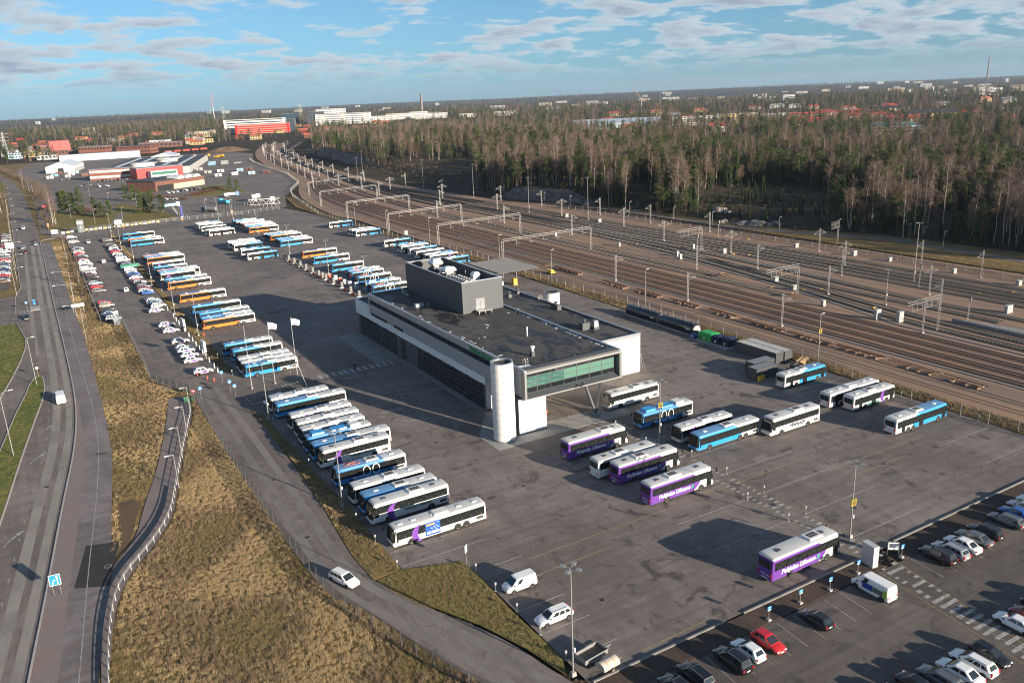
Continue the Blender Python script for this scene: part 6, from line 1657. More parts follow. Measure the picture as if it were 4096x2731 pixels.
for i, (x, y, r) in enumerate([(273, 268, 2.4), (276, 262, 3.0), (280, 256, 2.2), (271, 278, 1.8), (263, 374, 1.6), (290, 300, 2.6), (286, 292, 2.0)]): boulder(x, y, rise(x, y), r, i, 'low grey granite boulder at the wood edge, %s from the path' % ORD[i])
# ---- where may trees stand
HOUSES = []     # (x, y, radius) filled below, also by the background builder
def inpoly(x, y, poly):
  c = False; n = len(poly); j = n - 1
  for i in range(n):
    xi, yi = poly[i]; xj, yj = poly[j]
    if (yi > y) != (yj > y) and x < (xj - xi) * (y - yi) / (yj - yi) + xi: c = not c
    j = i
  return c
CLEAR = [[(268, 292), (288, 246), (318, 236), (372, 280), (384, 315), (374, 343), (348, 356), (300, 322)], [(-300, -50), (-12, 330), (-14, 640), (-30, 900), (-75, 1280), (110, 1290), (300, 1480), (470, 1560), (520, 1500), (330, 1200), (300, 1000), (270, 700), (245, 440), (262, 380), (276, 240), (292, 170), (294, -50)],
     [(40, 1280), (60, 1500), (330, 1560), (300, 1300)], [(340, 1600), (430, 2000), (560, 2000), (560, 1650)], [(600, 2000), (1150, 2060), (1100, 2500), (640, 2400)]]
def can(x, y):
  for p in CLEAR:
    if inpoly(x, y, p): return False
  if x > 240 and y < 1450 and x < interp(EDGE, y) + 4: return False
  if 40 < y < 260 and x < 290 + (y < 180) * 2: return False
  for hx, hy, r in HOUSES:
    if (x - hx) ** 2 + (y - hy) ** 2 < r * r: return False
  if inpoly(x, y, [(260, 326), (288, 342), (318, 384), (305, 392), (276, 356), (258, 338)]): return False
  return True
def nz(x, y, s): return .5 + .25 * (math.sin(x * s * 1.3 + 1.7 + 1.2 * math.sin(y * s * .9)) + math.sin(y * s * 1.1 + .6 + 1.4 * math.sin(x * s * .7)))
def forest():
  rng = random.Random(21); near, far = [], []
  head = math.atan2(math.sin(R_(YAW)), math.cos(R_(YAW)))
  def scatter(r0, r1, n, lo=-36, hi=37):
    out = []
    for _ in range(n):
      r = math.sqrt(rng.uniform(r0 * r0, r1 * r1)); az = R_(YAW + rng.uniform(lo, hi))
      out.append((r * math.sin(az), r * math.cos(az), r))
    return out
  P = []
  for x, y, r in scatter(290, 760, 15500, -2, 42):
    if x < 245: continue
    if can(x, y):
      if r > 560 and rng.random() < .45: continue
      P.append((x, y, r))
  for x, y, r in scatter(480, 1300, 2600, -40, -27):
    if x < -16 - (y > 800) * (y - 800) * .12 and not (-80 < x and y < 530): P.append((x, y, r))
  for x, y, r in scatter(760, 1500, 17000):
    if can(x, y):
      if nz(x, y, .013) > .62 and rng.random() < .75: continue
      P.append((x, y, r))
  for x, y, r in scatter(1500, 3200, 15000):
    if can(x, y):
      if nz(x, y, .006) > .66 and rng.random() < .8: continue
      P.append((x, y, r))
  for x, y, r in scatter(3200, 9000, 14000):
    if nz(x, y, .0022) < .7: P.append((x, y, r))
  # thin the near ones to a natural spacing
  grid = {}; Q = []
  for x, y, r in P:
    if r < 800 and x > 240 and nz(x, y, .05) + rng.gauss(0, .12) < .33: continue
    if r < 800:
      k = (int(x / 2.6), int(y / 2.6))
      if any((k[0] + i, k[1] + j) in grid for i in (0,) for j in (0,)): continue
      grid[k] = 1
    Q.append((x, y, r))
  ind, st = [], []
  for x, y, r in Q:
    e = x - interp(EDGE, y) if y < 1450 else 200
    u = nz(x, y, .021); v = rng.random()
    con = (.48 if r < 800 else .38) + (.26 if u > .52 else 0)
    if v < con: kind = 'spruce' if rng.random() < (.5 if y < 420 else .3) else 'pine'
    else: kind = 'birch' if rng.random() < (.42 if e < 40 else .16) else 'bare'
    sc = (rng.uniform(.85, 1.15) if kind == 'birch' else rng.uniform(.5, 1.12)) * (1 if r < 2500 else 1.15)
    if e < 16 and r < 800 and kind != 'birch': sc *= rng.uniform(.5, 1.0)
    st.append((x, y, r, kind, sc, e))
  st.sort(key=lambda q: (q[2] > 800, q[5] if q[1] < 1100 else 999))
  names = dict(birch='leafless white-stemmed birch at the front of the wood', bare='leafless dark-stemmed tree at the front of the wood', spruce='dark green spruce at the front of the wood', pine='green pine at the front of the wood')
  n_ind = 0
  for i, (x, y) in enumerate([(267, 344.8), (302.9, 368.2), (273.5, 383), (296, 405.6), (293.6, 431.6), (291.7, 201.2), (295.6, 199.2), (317.3, 176), (323.6, 264.3)]):
    tree('birch', x, y, rise(x, y) - .15, 1.12, 'tall white-stemmed birch standing out before the wood, %s' % ORD[i], 'standout birches', i)
  for i, (x, y, r, kind, sc, e) in enumerate(st):
    if n_ind < 290 and r < 800:
      tree(kind, x, y, rise(x, y) - .15, sc, names[kind], 'trees along the front of the wood', i); n_ind += 1
  rest = st[n_ind:]
  gi = {k: [] for k in ('birch', 'bare', 'spruce', 'pine')}
  for q in rest: gi[q[3]].append(q)
  for kind, L in gi.items():
    for v, tm in enumerate(TREES[kind]):
      sub = L[v::len(TREES[kind])]
      instancer('forest_' + dict(birch='birches', bare='bare_trees', spruce='spruces', pine='pines')[kind], tm[2], [(x, y, (rise(x, y) if y < 1310 and x < interp(EDGE, y) + 280 else (0 if r < 1400 else farz(x, y, r))) - .2, (x * 7.3 + y) % 6.28, sc) for x, y, r, k_, sc, e in sub])
def farz(x, y, r):
  q = min(1, (r - 1400) / 4000)
  return q * (9 * math.sin(x * .0011 + 1) + 8 * math.sin(y * .0009 + x * .0004) + 5 * math.sin((x - y) * .0021)) - .3 - 1.5 * q
def instancer(name, me, pts):
  """one 'stuff' object: points with rotation and size, the mesh set on each by geometry nodes"""
  src = bpy.data.objects.new(name + '_source', me)      # not linked: only its mesh is read
  pm = bpy.data.meshes.new(name)
  pm.from_pydata([p[:3] for p in pts], [], [])
  a = pm.attributes.new('rz', 'FLOAT', 'POINT'); a.data.foreach_set('value', [p[3] for p in pts])
  b = pm.attributes.new('sc', 'FLOAT', 'POINT'); b.data.foreach_set('value', [p[4] for p in pts])
  o = bpy.data.objects.new(name, pm); COL.objects.link(o); o['kind'] = 'stuff'
  ng = bpy.data.node_groups.new(name, 'GeometryNodeTree')
  ng.interface.new_socket('Geometry', in_out='INPUT', socket_type='NodeSocketGeometry'); ng.interface.new_socket('Geometry', in_out='OUTPUT', socket_type='NodeSocketGeometry')
  N, K = ng.nodes, ng.links
  gi, go = N.new('NodeGroupInput'), N.new('NodeGroupOutput')
  iop = N.new('GeometryNodeInstanceOnPoints'); oi = N.new('GeometryNodeObjectInfo'); oi.inputs['Object'].default_value = src
  ar = N.new('GeometryNodeInputNamedAttribute'); ar.data_type = 'FLOAT'; ar.inputs['Name'].default_value = 'rz'
  asx = N.new('GeometryNodeInputNamedAttribute'); asx.data_type = 'FLOAT'; asx.inputs['Name'].default_value = 'sc'
  cb = N.new('ShaderNodeCombineXYZ'); K.new(ar.outputs[0], cb.inputs[2])
  m2p = N.new('GeometryNodeMeshToPoints'); K.new(gi.outputs[0], m2p.inputs[0])
  K.new(m2p.outputs[0], iop.inputs['Points']); K.new(oi.outputs['Geometry'], iop.inputs['Instance'])
  er = N.new('FunctionNodeEulerToRotation'); K.new(cb.outputs[0], er.inputs[0]); K.new(er.outputs[0], iop.inputs['Rotation'])
  cs = N.new('ShaderNodeCombineXYZ')
  for i in range(3): K.new(asx.outputs[0], cs.inputs[i])
  K.new(cs.outputs[0], iop.inputs['Scale']); K.new(iop.outputs[0], go.inputs[0])
  md = o.modifiers.new('scatter', 'NODES'); md.node_group = ng
  return o
# ---- trees and shrubs left of the tracks
TREES['parkpine'] = [tmesh(pine(s, H, 46, .08, r, 1.05), M_BARKP, M_PINE) for s, H, r in ((51, 13, 3.3), (52, 11, 3.2), (53, 15, 3.6))]
TREES['bush'] = [tmesh(bush(41, 3.2, 1.8, 420), M_BARKD, M_TWIG2)]
TREES['redbush'] = [tmesh(bush(42, 3.0, 2.0, 520), M_BARKD, leafm('red_twigs', (.16, .03, .035), (.24, .06, .05)))]
TREES['thuja'] = [tmesh(bush(43, 2.2, 2.2, 700, False), M_BARKD, M_SHRUB)]
TREES['hedge'] = [tmesh(bush(44, 1.5, 2.4, 600), M_BARKD, leafm('hedge_twigs', (.11, .05, .035), (.16, .08, .05)))]
i = 0
for x, y, k, s in [(19, 592, 'pine', .85), (23, 587, 'pine', .95), (27, 583, 'pine', .8), (17, 601, 'spruce', .75), (36, 548, 'pine', .6), (33, 553, 'pine', .55), (40, 545, 'pine', .52), (58, 552, 'pine', .58), (63, 546, 'pine', .62), (68, 538, 'pine', .62), (61, 556, 'pine', .6), (58, 634, 'spruce', .55), (63, 630, 'pine', .6), (66, 626, 'spruce', .5), (130, 640, 'spruce', .42), (134, 636, 'spruce', .38), (72, 610, 'pine', .35)]:
  tree('parkpine', x, y, 0, s + .25, 'dense green conifer in the park before the far offices, %s from the road' % ORD[i], 'park conifers', i, name='conifer_tree'); i += 1
i = 0
for x, y, k, s in [(9.6, 395, 'birch', .62), (10.2, 330, 'birch', .5), (9.3, 530, 'birch', .85), (11, 536, 'birch', .8), (10, 544, 'birch', .7), (12, 552, 'bare', .7), (10, 625, 'bare', .7), (12, 640, 'bare', .8), (8, 655, 'bare', .75), (11, 670, 'bare', .85), (7, 690, 'bare', .75), (9, 706, 'bare', .8), (4, 760, 'birch', .6), (2, 790, 'birch', .65), (-2, 830, 'birch', .7), (3, 560, 'bare', .4)]:
  tree(k, x, y, 0, s, 'leafless %s beside the main road, %s from the front' % ('birch' if k == 'birch' else 'dark tree', ORD[i]), 'bare roadside trees', i); i += 1
for i, (x, y, k) in enumerate([(28, 588, 'redbush'), (31, 582, 'redbush'), (34, 576, 'redbush'), (12, 610, 'bush'), (11, 590, 'bush'), (9, 612, 'bush')] + [(10.5 + (j % 2) * .9, 312 + j * 8.5, 'bush') for j in range(12)]):
  tree(k, x, y, 0, 1.3 if k == 'redbush' else .8, ('red-twigged' if k == 'redbush' else 'leafless brown') + ' bush left of the yard, %s in its line' % ORD[i], 'roadside bushes', i, name='bush')
hg = random.Random(9)
def hedge(name, x0, y0, x1, y1, w, n, label, k='hedge'):
  T = thing(name, label, 'hedge', (x0, y0, 0)); L = MB(); tr, cr, _ = TREES[k][0]
  for i in range(n):
    t = (i + .5) / n; part('shrub', cr, T, ((x1 - x0) * t + hg.uniform(-w, w), (y1 - y0) * t + hg.uniform(-w, w), 0), (0, 0, hg.uniform(0, 6)))
hedge('hedge', 72, 660, 92, 606, 3, 26, 'brown leafless hedge in front of the far offices, left one')
hedge('hedge', 99, 628, 130, 668, 4, 28, 'brown leafless hedge round the lawn island, right one')
hedge('conifer_hedge', 112, 660, 132, 672, 4, 18, 'low dark green shrubs beside the brick office', 'thuja')
hedge('conifer_hedge', 66, 650, 80, 684, 4, 14, 'low dark green shrubs left of the brick office', 'thuja')
# ---- dry grass tufts on the bank
def grass():
  rng = random.Random(31)
  def tuft(seed, h, n, m, spread=.35):
    r = random.Random(seed); mb = MB()
    for i in range(n):
      a = r.uniform(0, 6.28); b0 = Vector((r.gauss(0, .16), r.gauss(0, .16), 0)); d = Vector((math.cos(a) * spread, math.sin(a) * spread, 1)) * h * r.uniform(.5, 1.1)
      u = Vector((-math.sin(a), math.cos(a), 0)) * .022
      t = b0 + d * .6; e = b0 + d + Vector((math.cos(a), math.sin(a), -.7)) * h * .25
      mb.add([b0 - u, b0 + u, t + u * .8, t - u * .8, e], [(0, 1, 2, 3), (3, 2, 4)])
    return mb.mesh('tuft', m)
  straw = leafm('straw_blades', (.38, .275, .145), (.51, .39, .22)); brown = leafm('brown_stalks', (.20, .14, .09), (.30, .215, .135)); olive = leafm('olive_blades', (.19, .155, .07), (.28, .22, .11))
  kinds = [tuft(1, .42, 26, straw), tuft(2, .55, 22, brown, .3), tuft(3, .30, 26, olive, .5), tuft(4, .18, 20, olive, .6)]
  fence = [(17.2, 268), (17.2, 200), (23.4, 183), (22.7, 150), (23.0, 100), (24.2, 91), (26.6, 86), (29.6, 74.6), (32.2, 66.7), (38, 54)]
  bank1 = CE_poly = [(x, y) for x, y in CE if y > 180] + [(12, 462), (12, 268)] + fence[:3] + [(19, 185), (17.4, 178.5)] + [(x - .3, y) for x, y in PL if 120 < y < 178][::-1] + [(x, y) for x, y in CE if 118 < y <= 180]
  bank2 = [(x + .35, y) for x, y in PR if y > 82] + [(23.0, 180)] + fence[3:] + [(30, 40), (-2, 70)]
  strips = [[(30.0, 93), (33.8, 92.6), (34.0, 115), (33.3, 132), (33.2, 149), (32, 162), (31.8, 136), (30.7, 112)], [(32.3, 197), (34.5, 195), (34.8, 240), (34.2, 300), (34.3, 372), (34.2, 470), (32.8, 470), (32.5, 372), (32.6, 300), (32.4, 240)], [(141, 61), (145.6, 60.6), (146, 120), (145.6, 300), (142, 300), (141.2, 180), (142.3, 100)]]
  lawns = [[(30.6, 91), (34, 91.8), (41.4, 89.2), (41.7, 86), (41.4, 75), (41.6, 65.6), (40.6, 63.4), (39.6, 69), (37.2, 76), (33.8, 83)]]
  greens = [[(-60, 60), (-42.6, 60), (-34.6, 100), (-27.6, 140), (-21.6, 170), (-14, 207), (-9.9, 237), (-8.6, 262), (-10.5, 283), (-40, 284)], RL + [(-6.5, 219), (-8.2, 208), (-13, 173), (-20.5, 135), (-27, 100)]]
  out = [[], [], [], []]
  def fill(polys, dens, pick, z):
    for p in polys:
      xs, ys_ = [q[0] for q in p], [q[1] for q in p]; A = (max(xs) - min(xs)) * (max(ys_) - min(ys_))
      for _ in range(int(A * dens)):
        x, y = rng.uniform(min(xs), max(xs)), rng.uniform(min(ys_), max(ys_))
        if inpoly(x, y, p): out[pick(x, y)].append((x, y, z, rng.uniform(0, 6.28), rng.uniform(.4, .95)))
  def pk(x, y):
    u = nz(x, y, .22) + rng.gauss(0, .14); v = nz(x + 50, y - 30, .11) + rng.gauss(0, .10)
    if v > .74: return 2
    return 0 if u > .47 else (1 if u > .22 else 2)
  soil = [(2.4, 118), (4.2, 122), (7.0, 134.5), (5.8, 137.5), (3.4, 137)]
  fill([bank1], 3.8, lambda x, y: pk(x, y), -.06)
  fill([bank2], 7.5, lambda x, y: pk(x, y), -.06)
  fill(strips, 5, pk, .06); fill(lawns, 7, lambda x, y: 2 if rng.random() < .8 else 3, .08); fill(greens, 1.2, lambda x, y: 3, .10)
  out = [[q for q in o if not inpoly(q[0], q[1], soil)] for o in out]
  for nm, me, pts in zip(('dry_grass_straw', 'dry_grass_stalks', 'olive_grass', 'short_grass'), kinds, out): instancer(nm, me, pts)
grass()
def undergrowth():
  rng = random.Random(71); pts = []
  for _ in range(900):
    y = rng.uniform(60, 1000); x = interp(EDGE, y) + rng.uniform(-1, 26); pts.append((x, y, rise(x, y) - .2, rng.uniform(0, 6), rng.uniform(.2, .8)))
  for _ in range(260):
    x, y = rng.uniform(270, 384), rng.uniform(238, 356)
    if inpoly(x, y, CLEAR[0]): pts.append((x, y, rise(x, y) - .2, rng.uniform(0, 6), rng.uniform(.2, .7)))
  for _ in range(420):
    y = rng.uniform(508, 1230); x = rng.choice((rng.uniform(3, 11), rng.uniform(-40, -14))) - max(0, y - 850) * .1; pts.append((x, y, 0, rng.uniform(0, 6), rng.uniform(.4, 1.3)))
  for _ in range(200):
    y = rng.uniform(60, 420); pts.append((rng.uniform(252, 262), y, 0, rng.uniform(0, 6), rng.uniform(.12, .3)))
  ys_ = [(x, y, rise(x, y) - .2, rng.uniform(0, 6), rng.uniform(.12, .5)) for x, y in [(rng.uniform(272, 384), rng.uniform(240, 356)) for _ in range(420)] if inpoly(x, y, CLEAR[0]) and nz(x, y, .09) > .42]
  ys_ += [(x, y, rise(x, y) - .2, rng.uniform(0, 6), rng.uniform(.2, .55)) for x, y in [(interp(EDGE, y) + rng.uniform(4, 14), y) for y in [rng.uniform(60, 235) for _ in range(60)]]]
  instancer('young_spruces', TREES['spruce'][1][2], ys_)
  instancer('undergrowth', TREES['bush'][0][2], pts)
undergrowth()
# ================================================================ buildings behind
M_BRICK = mat('red_brick', (.20, .078, .055), .85, var=.12, vscale=.4)
M_BRICKD = mat('brown_brick', (.155, .07, .052), .85, var=.12, vscale=.4)
M_RENDERW = mat('white_render', (.58, .58, .565), .8, var=.05)
M_CREAM = mat('cream_render', (.48, .41, .29), .85, var=.06)
M_YELR = mat('yellow_render', (.50, .39, .19), .85, var=.06)
M_GREYR = mat('grey_render', (.40, .40, .40), .8, var=.06)
M_REDP = mat('red_metal_panel', (.36, .018, .018), .5)
M_REDO = mat('vermilion_panel', (.44, .014, .012), .5)
M_ROOFR = mat('red_roof', (.35, .05, .04), .7, var=.15)
M_ROOFT = mat('tiled_roof', (.38, .11, .06), .8, var=.15)
M_ROOFD = mat('dark_flat_roof', (.035, .037, .042), .6, var=.25, vscale=.1)
M_ROOFG = mat('grey_roof', (.22, .24, .27), .6, var=.15)
M_ROOFB = mat('light_blue_grey_roof', (.30, .36, .44), .5, .1)
M_PVC = mat('white_pvc', (.60, .61, .62), .5)
M_WING = mat('far_window_glass', (.03, .04, .05), .1, spec=.8)
WCACHE = {}
def block(name, label, L, R, depth, h, wall, roof, floors=0, cols=0, gable=0.0, wfrac=.55, hip=False, cat='building', group=None, band=False, back=False, chim=0, roofm_over=.3, sides=True, winm=None, ribbon=False):
  """a building whose front edge runs from L to R (left to right as seen), depth behind it"""
  dx, dy = R[0] - L[0], R[1] - L[1]; w = math.hypot(dx, dy); ang = math.atan2(dy, dx)
  T = thing(name, label, cat, (L[0], L[1], 0), ang, group)
  HOUSES.append((L[0] + dx / 2 - math.sin(ang) * depth / 2, L[1] + dy / 2 + math.cos(ang) * depth / 2, max(w, depth) * .56 + 3))
  m = MB(); m.b2(0, w, 0, depth, -.5, h)
  if gable and not hip: m.add([(0, 0, h), (0, depth, h), (0, depth / 2, h + gable), (w, 0, h), (w, depth, h), (w, depth / 2, h + gable)], [(0, 2, 1), (3, 4, 5)])
  m.obj('wall', wall, T)
  r = MB(); o = .5
  if gable:
    e = depth * .22 if hip else -o
    zz = h - o * gable / (depth / 2)
    r.add([(-o, -o, zz), (w + o, -o, zz), (w - e, depth / 2, h + gable + .05), (e, depth / 2, h + gable + .05), (-o, depth + o, zz), (w + o, depth + o, zz)], [(0, 1, 2, 3), (5, 4, 3, 2)] + ([(4, 0, 3), (1, 5, 2)] if hip else []))
    r.add([(-o, -o, zz - .2), (w + o, -o, zz - .2), (w + o, -o, zz), (-o, -o, zz)], [(0, 1, 2, 3)])
  else:
    r.b2(-.15, w + .15, -.15, depth + .15, h + .002, h + .35)
  ro = r.obj('roof', roof, T)
  for c in range(chim):
    q = MB(); q.b2(w * (c + 1) / (chim + 1) - .5, w * (c + 1) / (chim + 1) + .5, depth / 2 - .4, depth / 2 + .4, h + gable * .6, h + gable + 1.3); q.obj('chimney', roof if gable else wall, ro)
  fh = h / max(1, floors)
  def wins(n, length, fn):
    if ribbon:
      for f in range(floors):
        mb = MB(); fn(mb, length * .04, length * .96, f * fh + fh * .38, f * fh + fh * .80); wo = mb.obj('window_band', winm or M_WING, T)
      return
    for f in range(floors):
      for i in range(n):
        u = length * (i + .5) / n; ww = length / n * wfrac
        k = (name, round(ww, 2), round(fh, 2), fn.__name__)
        if k not in WCACHE:
          mb = MB(); fn(mb, -ww / 2, ww / 2, -fh * .22, fh * .22, True); WCACHE[k] = mb.mesh('window', winm or M_WING)
        part('window', WCACHE[k], T, *pos[fn.__name__](u, f * fh + fh * .58))
  def front(mb, a, b, z0, z1, loc=False): mb.b2(a, b, -.06, .05, z0, z1)
  def right(mb, a, b, z0, z1, loc=False): mb.b2(w - .05 if not loc else -.05, w + .06 if not loc else .06, a, b, z0, z1)
  def left(mb, a, b, z0, z1, loc=False): mb.b2(-.06, .05, a, b, z0, z1)
  pos = dict(front=lambda u, z: ((u, 0, z),), right=lambda u, z: ((w, u, z),), left=lambda u, z: ((0, u, z),))
  if floors and cols:
    wins(cols, w, front)
    if sides:
      sc = max(1, round(cols * depth / w)); wins(sc, depth, right); wins(sc, depth, left)
  return T, w
def tent(L, R, depth, h, gable, label):
  dx, dy = R[0] - L[0], R[1] - L[1]; w = math.hypot(dx, dy); ang = math.atan2(dy, dx)
  T = thing('tent_hall', label, 'hall', (*L, 0), ang)
  HOUSES.append((L[0] + dx / 2, L[1] + depth / 2, 30))
  m = MB(); m.b2(0, w, 0, depth, -.3, h * .55, 1); m.b2(0, w, 0, depth, h * .55, h, 0); m.add([(0, 0, h), (w, 0, h), (w / 2, 0, h + gable), (0, depth, h), (w, depth, h), (w / 2, depth, h + gable)], [(0, 1, 2), (4, 3, 5)]); m.obj('wall', [M_PVC, mat('grey_pvc', (.42, .43, .45), .6)], T)
  r = MB(); r.add([(-.4, -.4, h - .2), (w / 2, -.4, h + gable + .1), (w / 2, depth + .4, h + gable + .1), (-.4, depth + .4, h - .2), (w + .4, -.4, h - .2), (w + .4, depth + .4, h - .2)], [(0, 1, 2, 3), (1, 4, 5, 2)]); r.obj('roof', mat('tent_roof', (.52, .58, .66), .5), T)
  d = MB(); d.b2(w * .42, w * .62, -.06, .02, 0, h * .72); d.obj('door_opening', M_BLACK, T)
tent((21, 1013), (48, 1007), 60, 6.5, 4.6, 'white gabled tent hall with dark doorway, left of the far depot')
tent((138, 1112), (164, 1104), 45, 5.0, 3.5, 'white gabled tent hall with dark doorway, right of the far depot')
block('long_hall', 'long low white hall behind the tent halls', (44, 1240), (140, 1232), 22, 7.5, M_PVC, mat('white_roof', (.66, .68, .70), .5))
# main far depot: dark roof, brick office wings
T, w = block('far_depot', 'sprawling dark flat-roofed depot with white rooflights behind the brick offices', (62, 884), (140, 862), 190, 6.5, M_GREYR, M_ROOFD)
for i in range(5):
  r = MB(); r.b2(8 + i * 15, 10.5 + i * 15, 8, 180, 6.85, 7.6); r.obj('rooflight', mat('rooflight_grey', (.42, .47, .52), .4), T)
dr = MB(); dr.cyl((36, 20, 6.8), (36, 20, 10.8), 11, n=28); dr.obj('round_roof_tank', M_RENDERW, T)
dr = MB(); dr.cyl((50, 90, 6.8), (50, 90, 9.4), 10, n=28); dr.cyl((50, 90, 9.4), (50, 90, 10.4), 12, n=28); dr.obj('round_roof_turret', M_RENDERW, T)
block('brick_office', 'two-storey red brick office with white window bands, left far wing', (52, 858), (85, 849), 13, 9.6, M_BRICK, M_ROOFG, 2, 14, wfrac=.92, winm=mat('white_window_band', (.55, .56, .56), .3))
T, w = block('red_office', 'red-clad office with white glazed front box in the far depot', (88, 822), (129, 832), 16, 9.6, M_REDP, M_ROOFG)
b = MB(); b.b2(9, 33, -9, 0, 0, 7.0); b.obj('white_front_box', M_RENDERW, T); g = MB(); g.b2(10, 32, -9.1, -9, 3.6, 6.0); g.obj('front_glazing', mat('green_far_glass', (.06, .16, .13), .1), T)
T, w = block('brick_front_office', 'low brick office with garage opening and round awnings before the far depot', (68, 716), (84, 690), 40, 7.5, M_BRICK, M_ROOFD, 2, 8, wfrac=.85, winm=mat('white_window_band'))
T, w = block('brick_garage', 'flat brick garage wing with dark drive-in opening beside the hedge', (85, 688), (126, 716), 30, 7.0, M_BRICKD, M_ROOFD)
b = MB(); b.b2(2, 17, -.1, .3, 0, 4.2); b.obj('garage_opening', M_BLACK, T)
b = MB(); b.b2(18, w, -.12, 0, 0, 4.0); b.obj('concrete_base_wall', mat('base_concrete', (.42, .36, .28), .85, var=.1), T)
for i in range(3):
  b = MB(); x = 24 + i * 8.5
  for k in range(6):
    a0, a1 = math.pi * k / 6, math.pi * (k + 1) / 6
    b.add([(x + 3.6 * math.cos(a), yy, 7.2 + 2.2 * math.sin(a)) for a in (a0, a1) for yy in (-2, 10)], [(0, 1, 3, 2)])
  b.add([(x + 3.6 * math.cos(math.pi * k / 8), -2, 7.2 + 2.2 * math.sin(math.pi * k / 8)) for k in range(9)], [tuple(range(9))]); b.obj('round_awning', M_PVC, T)
# brick quarter beyond
far_list = [('brick_works', 'bright red upper storey on a brick works beyond the tent halls', (26, 1482), (72, 1490), 30, 14, M_BRICK, M_ROOFG, 2, 10), ('brick_block', 'long red brick block beyond the long hall', (74, 1356), (108, 1338), 24, 13, M_BRICK, M_ROOFG, 2, 9), ('brick_block', 'low red brick block right of the long hall', (122, 1346), (164, 1317), 24, 11, M_BRICK, M_ROOFD, 2, 11), ('brick_row', 'brown brick row under the far trees', (40, 1392), (76, 1384), 18, 8, M_BRICKD, M_ROOFD, 2, 8), ('white_store', 'white storage building among the brick blocks', (196, 1572), (226, 1562), 26, 9, M_RENDERW, M_ROOFG, 1, 5), ('yellow_house', 'long low yellow house before the red office slab', (262, 1566), (298, 1556), 18, 6.5, M_YELR, M_ROOFT, 1, 8), ('beige_block', 'beige four-storey block left of the red office slab', (300, 1800), (350, 1788), 24, 14, M_CREAM, M_ROOFG, 4, 12), ('brick_long', 'long brick store beside the rail bend', (170, 1500), (232, 1480), 20, 8, M_BRICKD, M_ROOFG, 1, 10), ('dark_shed', 'dark shed row at the left far edge', (20, 1330), (44, 1326), 14, 6, M_GREYR, M_ROOFD, 1, 5), ('blue_house', 'pale blue house at the far left edge', (-14, 1420), (2, 1416), 12, 8, mat('pale_blue_render', (.35, .47, .55), .8), M_ROOFG, 2, 4), ('ochre_house', 'ochre house at the far left edge', (6, 1446), (26, 1440), 12, 8, M_YELR, M_ROOFT, 2, 5)]
for nm, lab, L, R, d, h, wm, rm, fl, co in far_list: block(nm, lab, L, R, d, h, wm, rm, fl, co)
b_, _w = block('red_crown_block', 'small bright red rooftop block in the brick quarter', (42, 1476), (70, 1480), 20, 20, M_REDP, M_ROOFR)
rgh = random.Random(77)
for i in range(44):      # villas in the woods to the left and middle
  r = rgh.uniform(1480, 2300); az = R_(YAW + rgh.uniform(-31, -8)); x, y = r * math.sin(az), r * math.cos(az)
  wm, rm = [(M_BRICK, M_ROOFT), (M_RENDERW, M_ROOFG), (M_YELR, M_ROOFT), (M_BRICKD, M_ROOFR), (M_CREAM, M_ROOFT)][i % 5]
  w = rgh.uniform(12, 26)
  block('far_house', '%s-walled gabled house in the far left suburb, %s from the front' % (['brick', 'white', 'yellow', 'brown', 'cream'][i % 5], ORD[i]), (x, y), (x + w * math.cos(-.5), y + w * math.sin(-.5)), 11, rgh.uniform(5, 8), wm, rm, 2, 4, gable=3.2, group='houses of the far left suburb')
# white and red office slab
T, w = block('office_slab', 'white office slab with dark window bands behind the red wing', (392, 1905), (512, 1858), 26, 31, M_RENDERW, M_ROOFG, 6, 1, ribbon=True)
T, w = block('red_office_slab', 'bright red office wing with window bands in front of the white slab', (402, 1848), (505, 1806), 22, 21, M_REDO, M_ROOFG, 5, 1, ribbon=True, winm=mat('beige_band', (.34, .25, .20), .5))
block('glass_tower', 'dark glass tower end right of the white office slab', (512, 1880), (536, 1870), 24, 27, mat('dark_cladding_far', (.05, .07, .09), .3), M_ROOFG, 6, 5)
# big pale complex
T, w = block('pale_complex', 'big pale office complex with many window rows above the wood', (668, 2140), (800, 2090), 40, 30, M_RENDERW, M_ROOFG, 6, 1, ribbon=True, winm=mat('far_grey_band', (.12, .12, .13), .4))
block('dark_tower', 'dark grey tower at the left of the big pale complex', (650, 2150), (690, 2135), 36, 37, mat('charcoal_clad', (.055, .06, .07), .5), M_ROOFG, 9, 6)
block('pale_upper_complex', 'set-back pale upper block of the big complex', (690, 2200), (760, 2170), 30, 42, mat('light_grey_clad', (.55, .56, .57), .6), M_ROOFG, 9, 12)
block('glass_wing', 'blue glass wing left of the dark tower', (624, 2300), (664, 2284), 30, 34, mat('blue_far_glass', (.04, .07, .10), .2), M_ROOFG, 8, 8)
for i, (L, R, h) in enumerate([((838, 2210), (900, 2186), 17), ((905, 2250), (968, 2224), 20), ((960, 2180), (1010, 2160), 15), ((1010, 2200), (1062, 2178), 17), ((1085, 2150), (1130, 2132), 12), ((1180, 2120), (1236, 2098), 13), ((980, 2260), (1030, 2240), 22)]):
  block('white_institute', 'white flat-roofed institute building above the wood, %s from the left' % ORD[i], L, R, 26, h, M_RENDERW, M_ROOFG, 3, 10, group='white institutes above the wood')
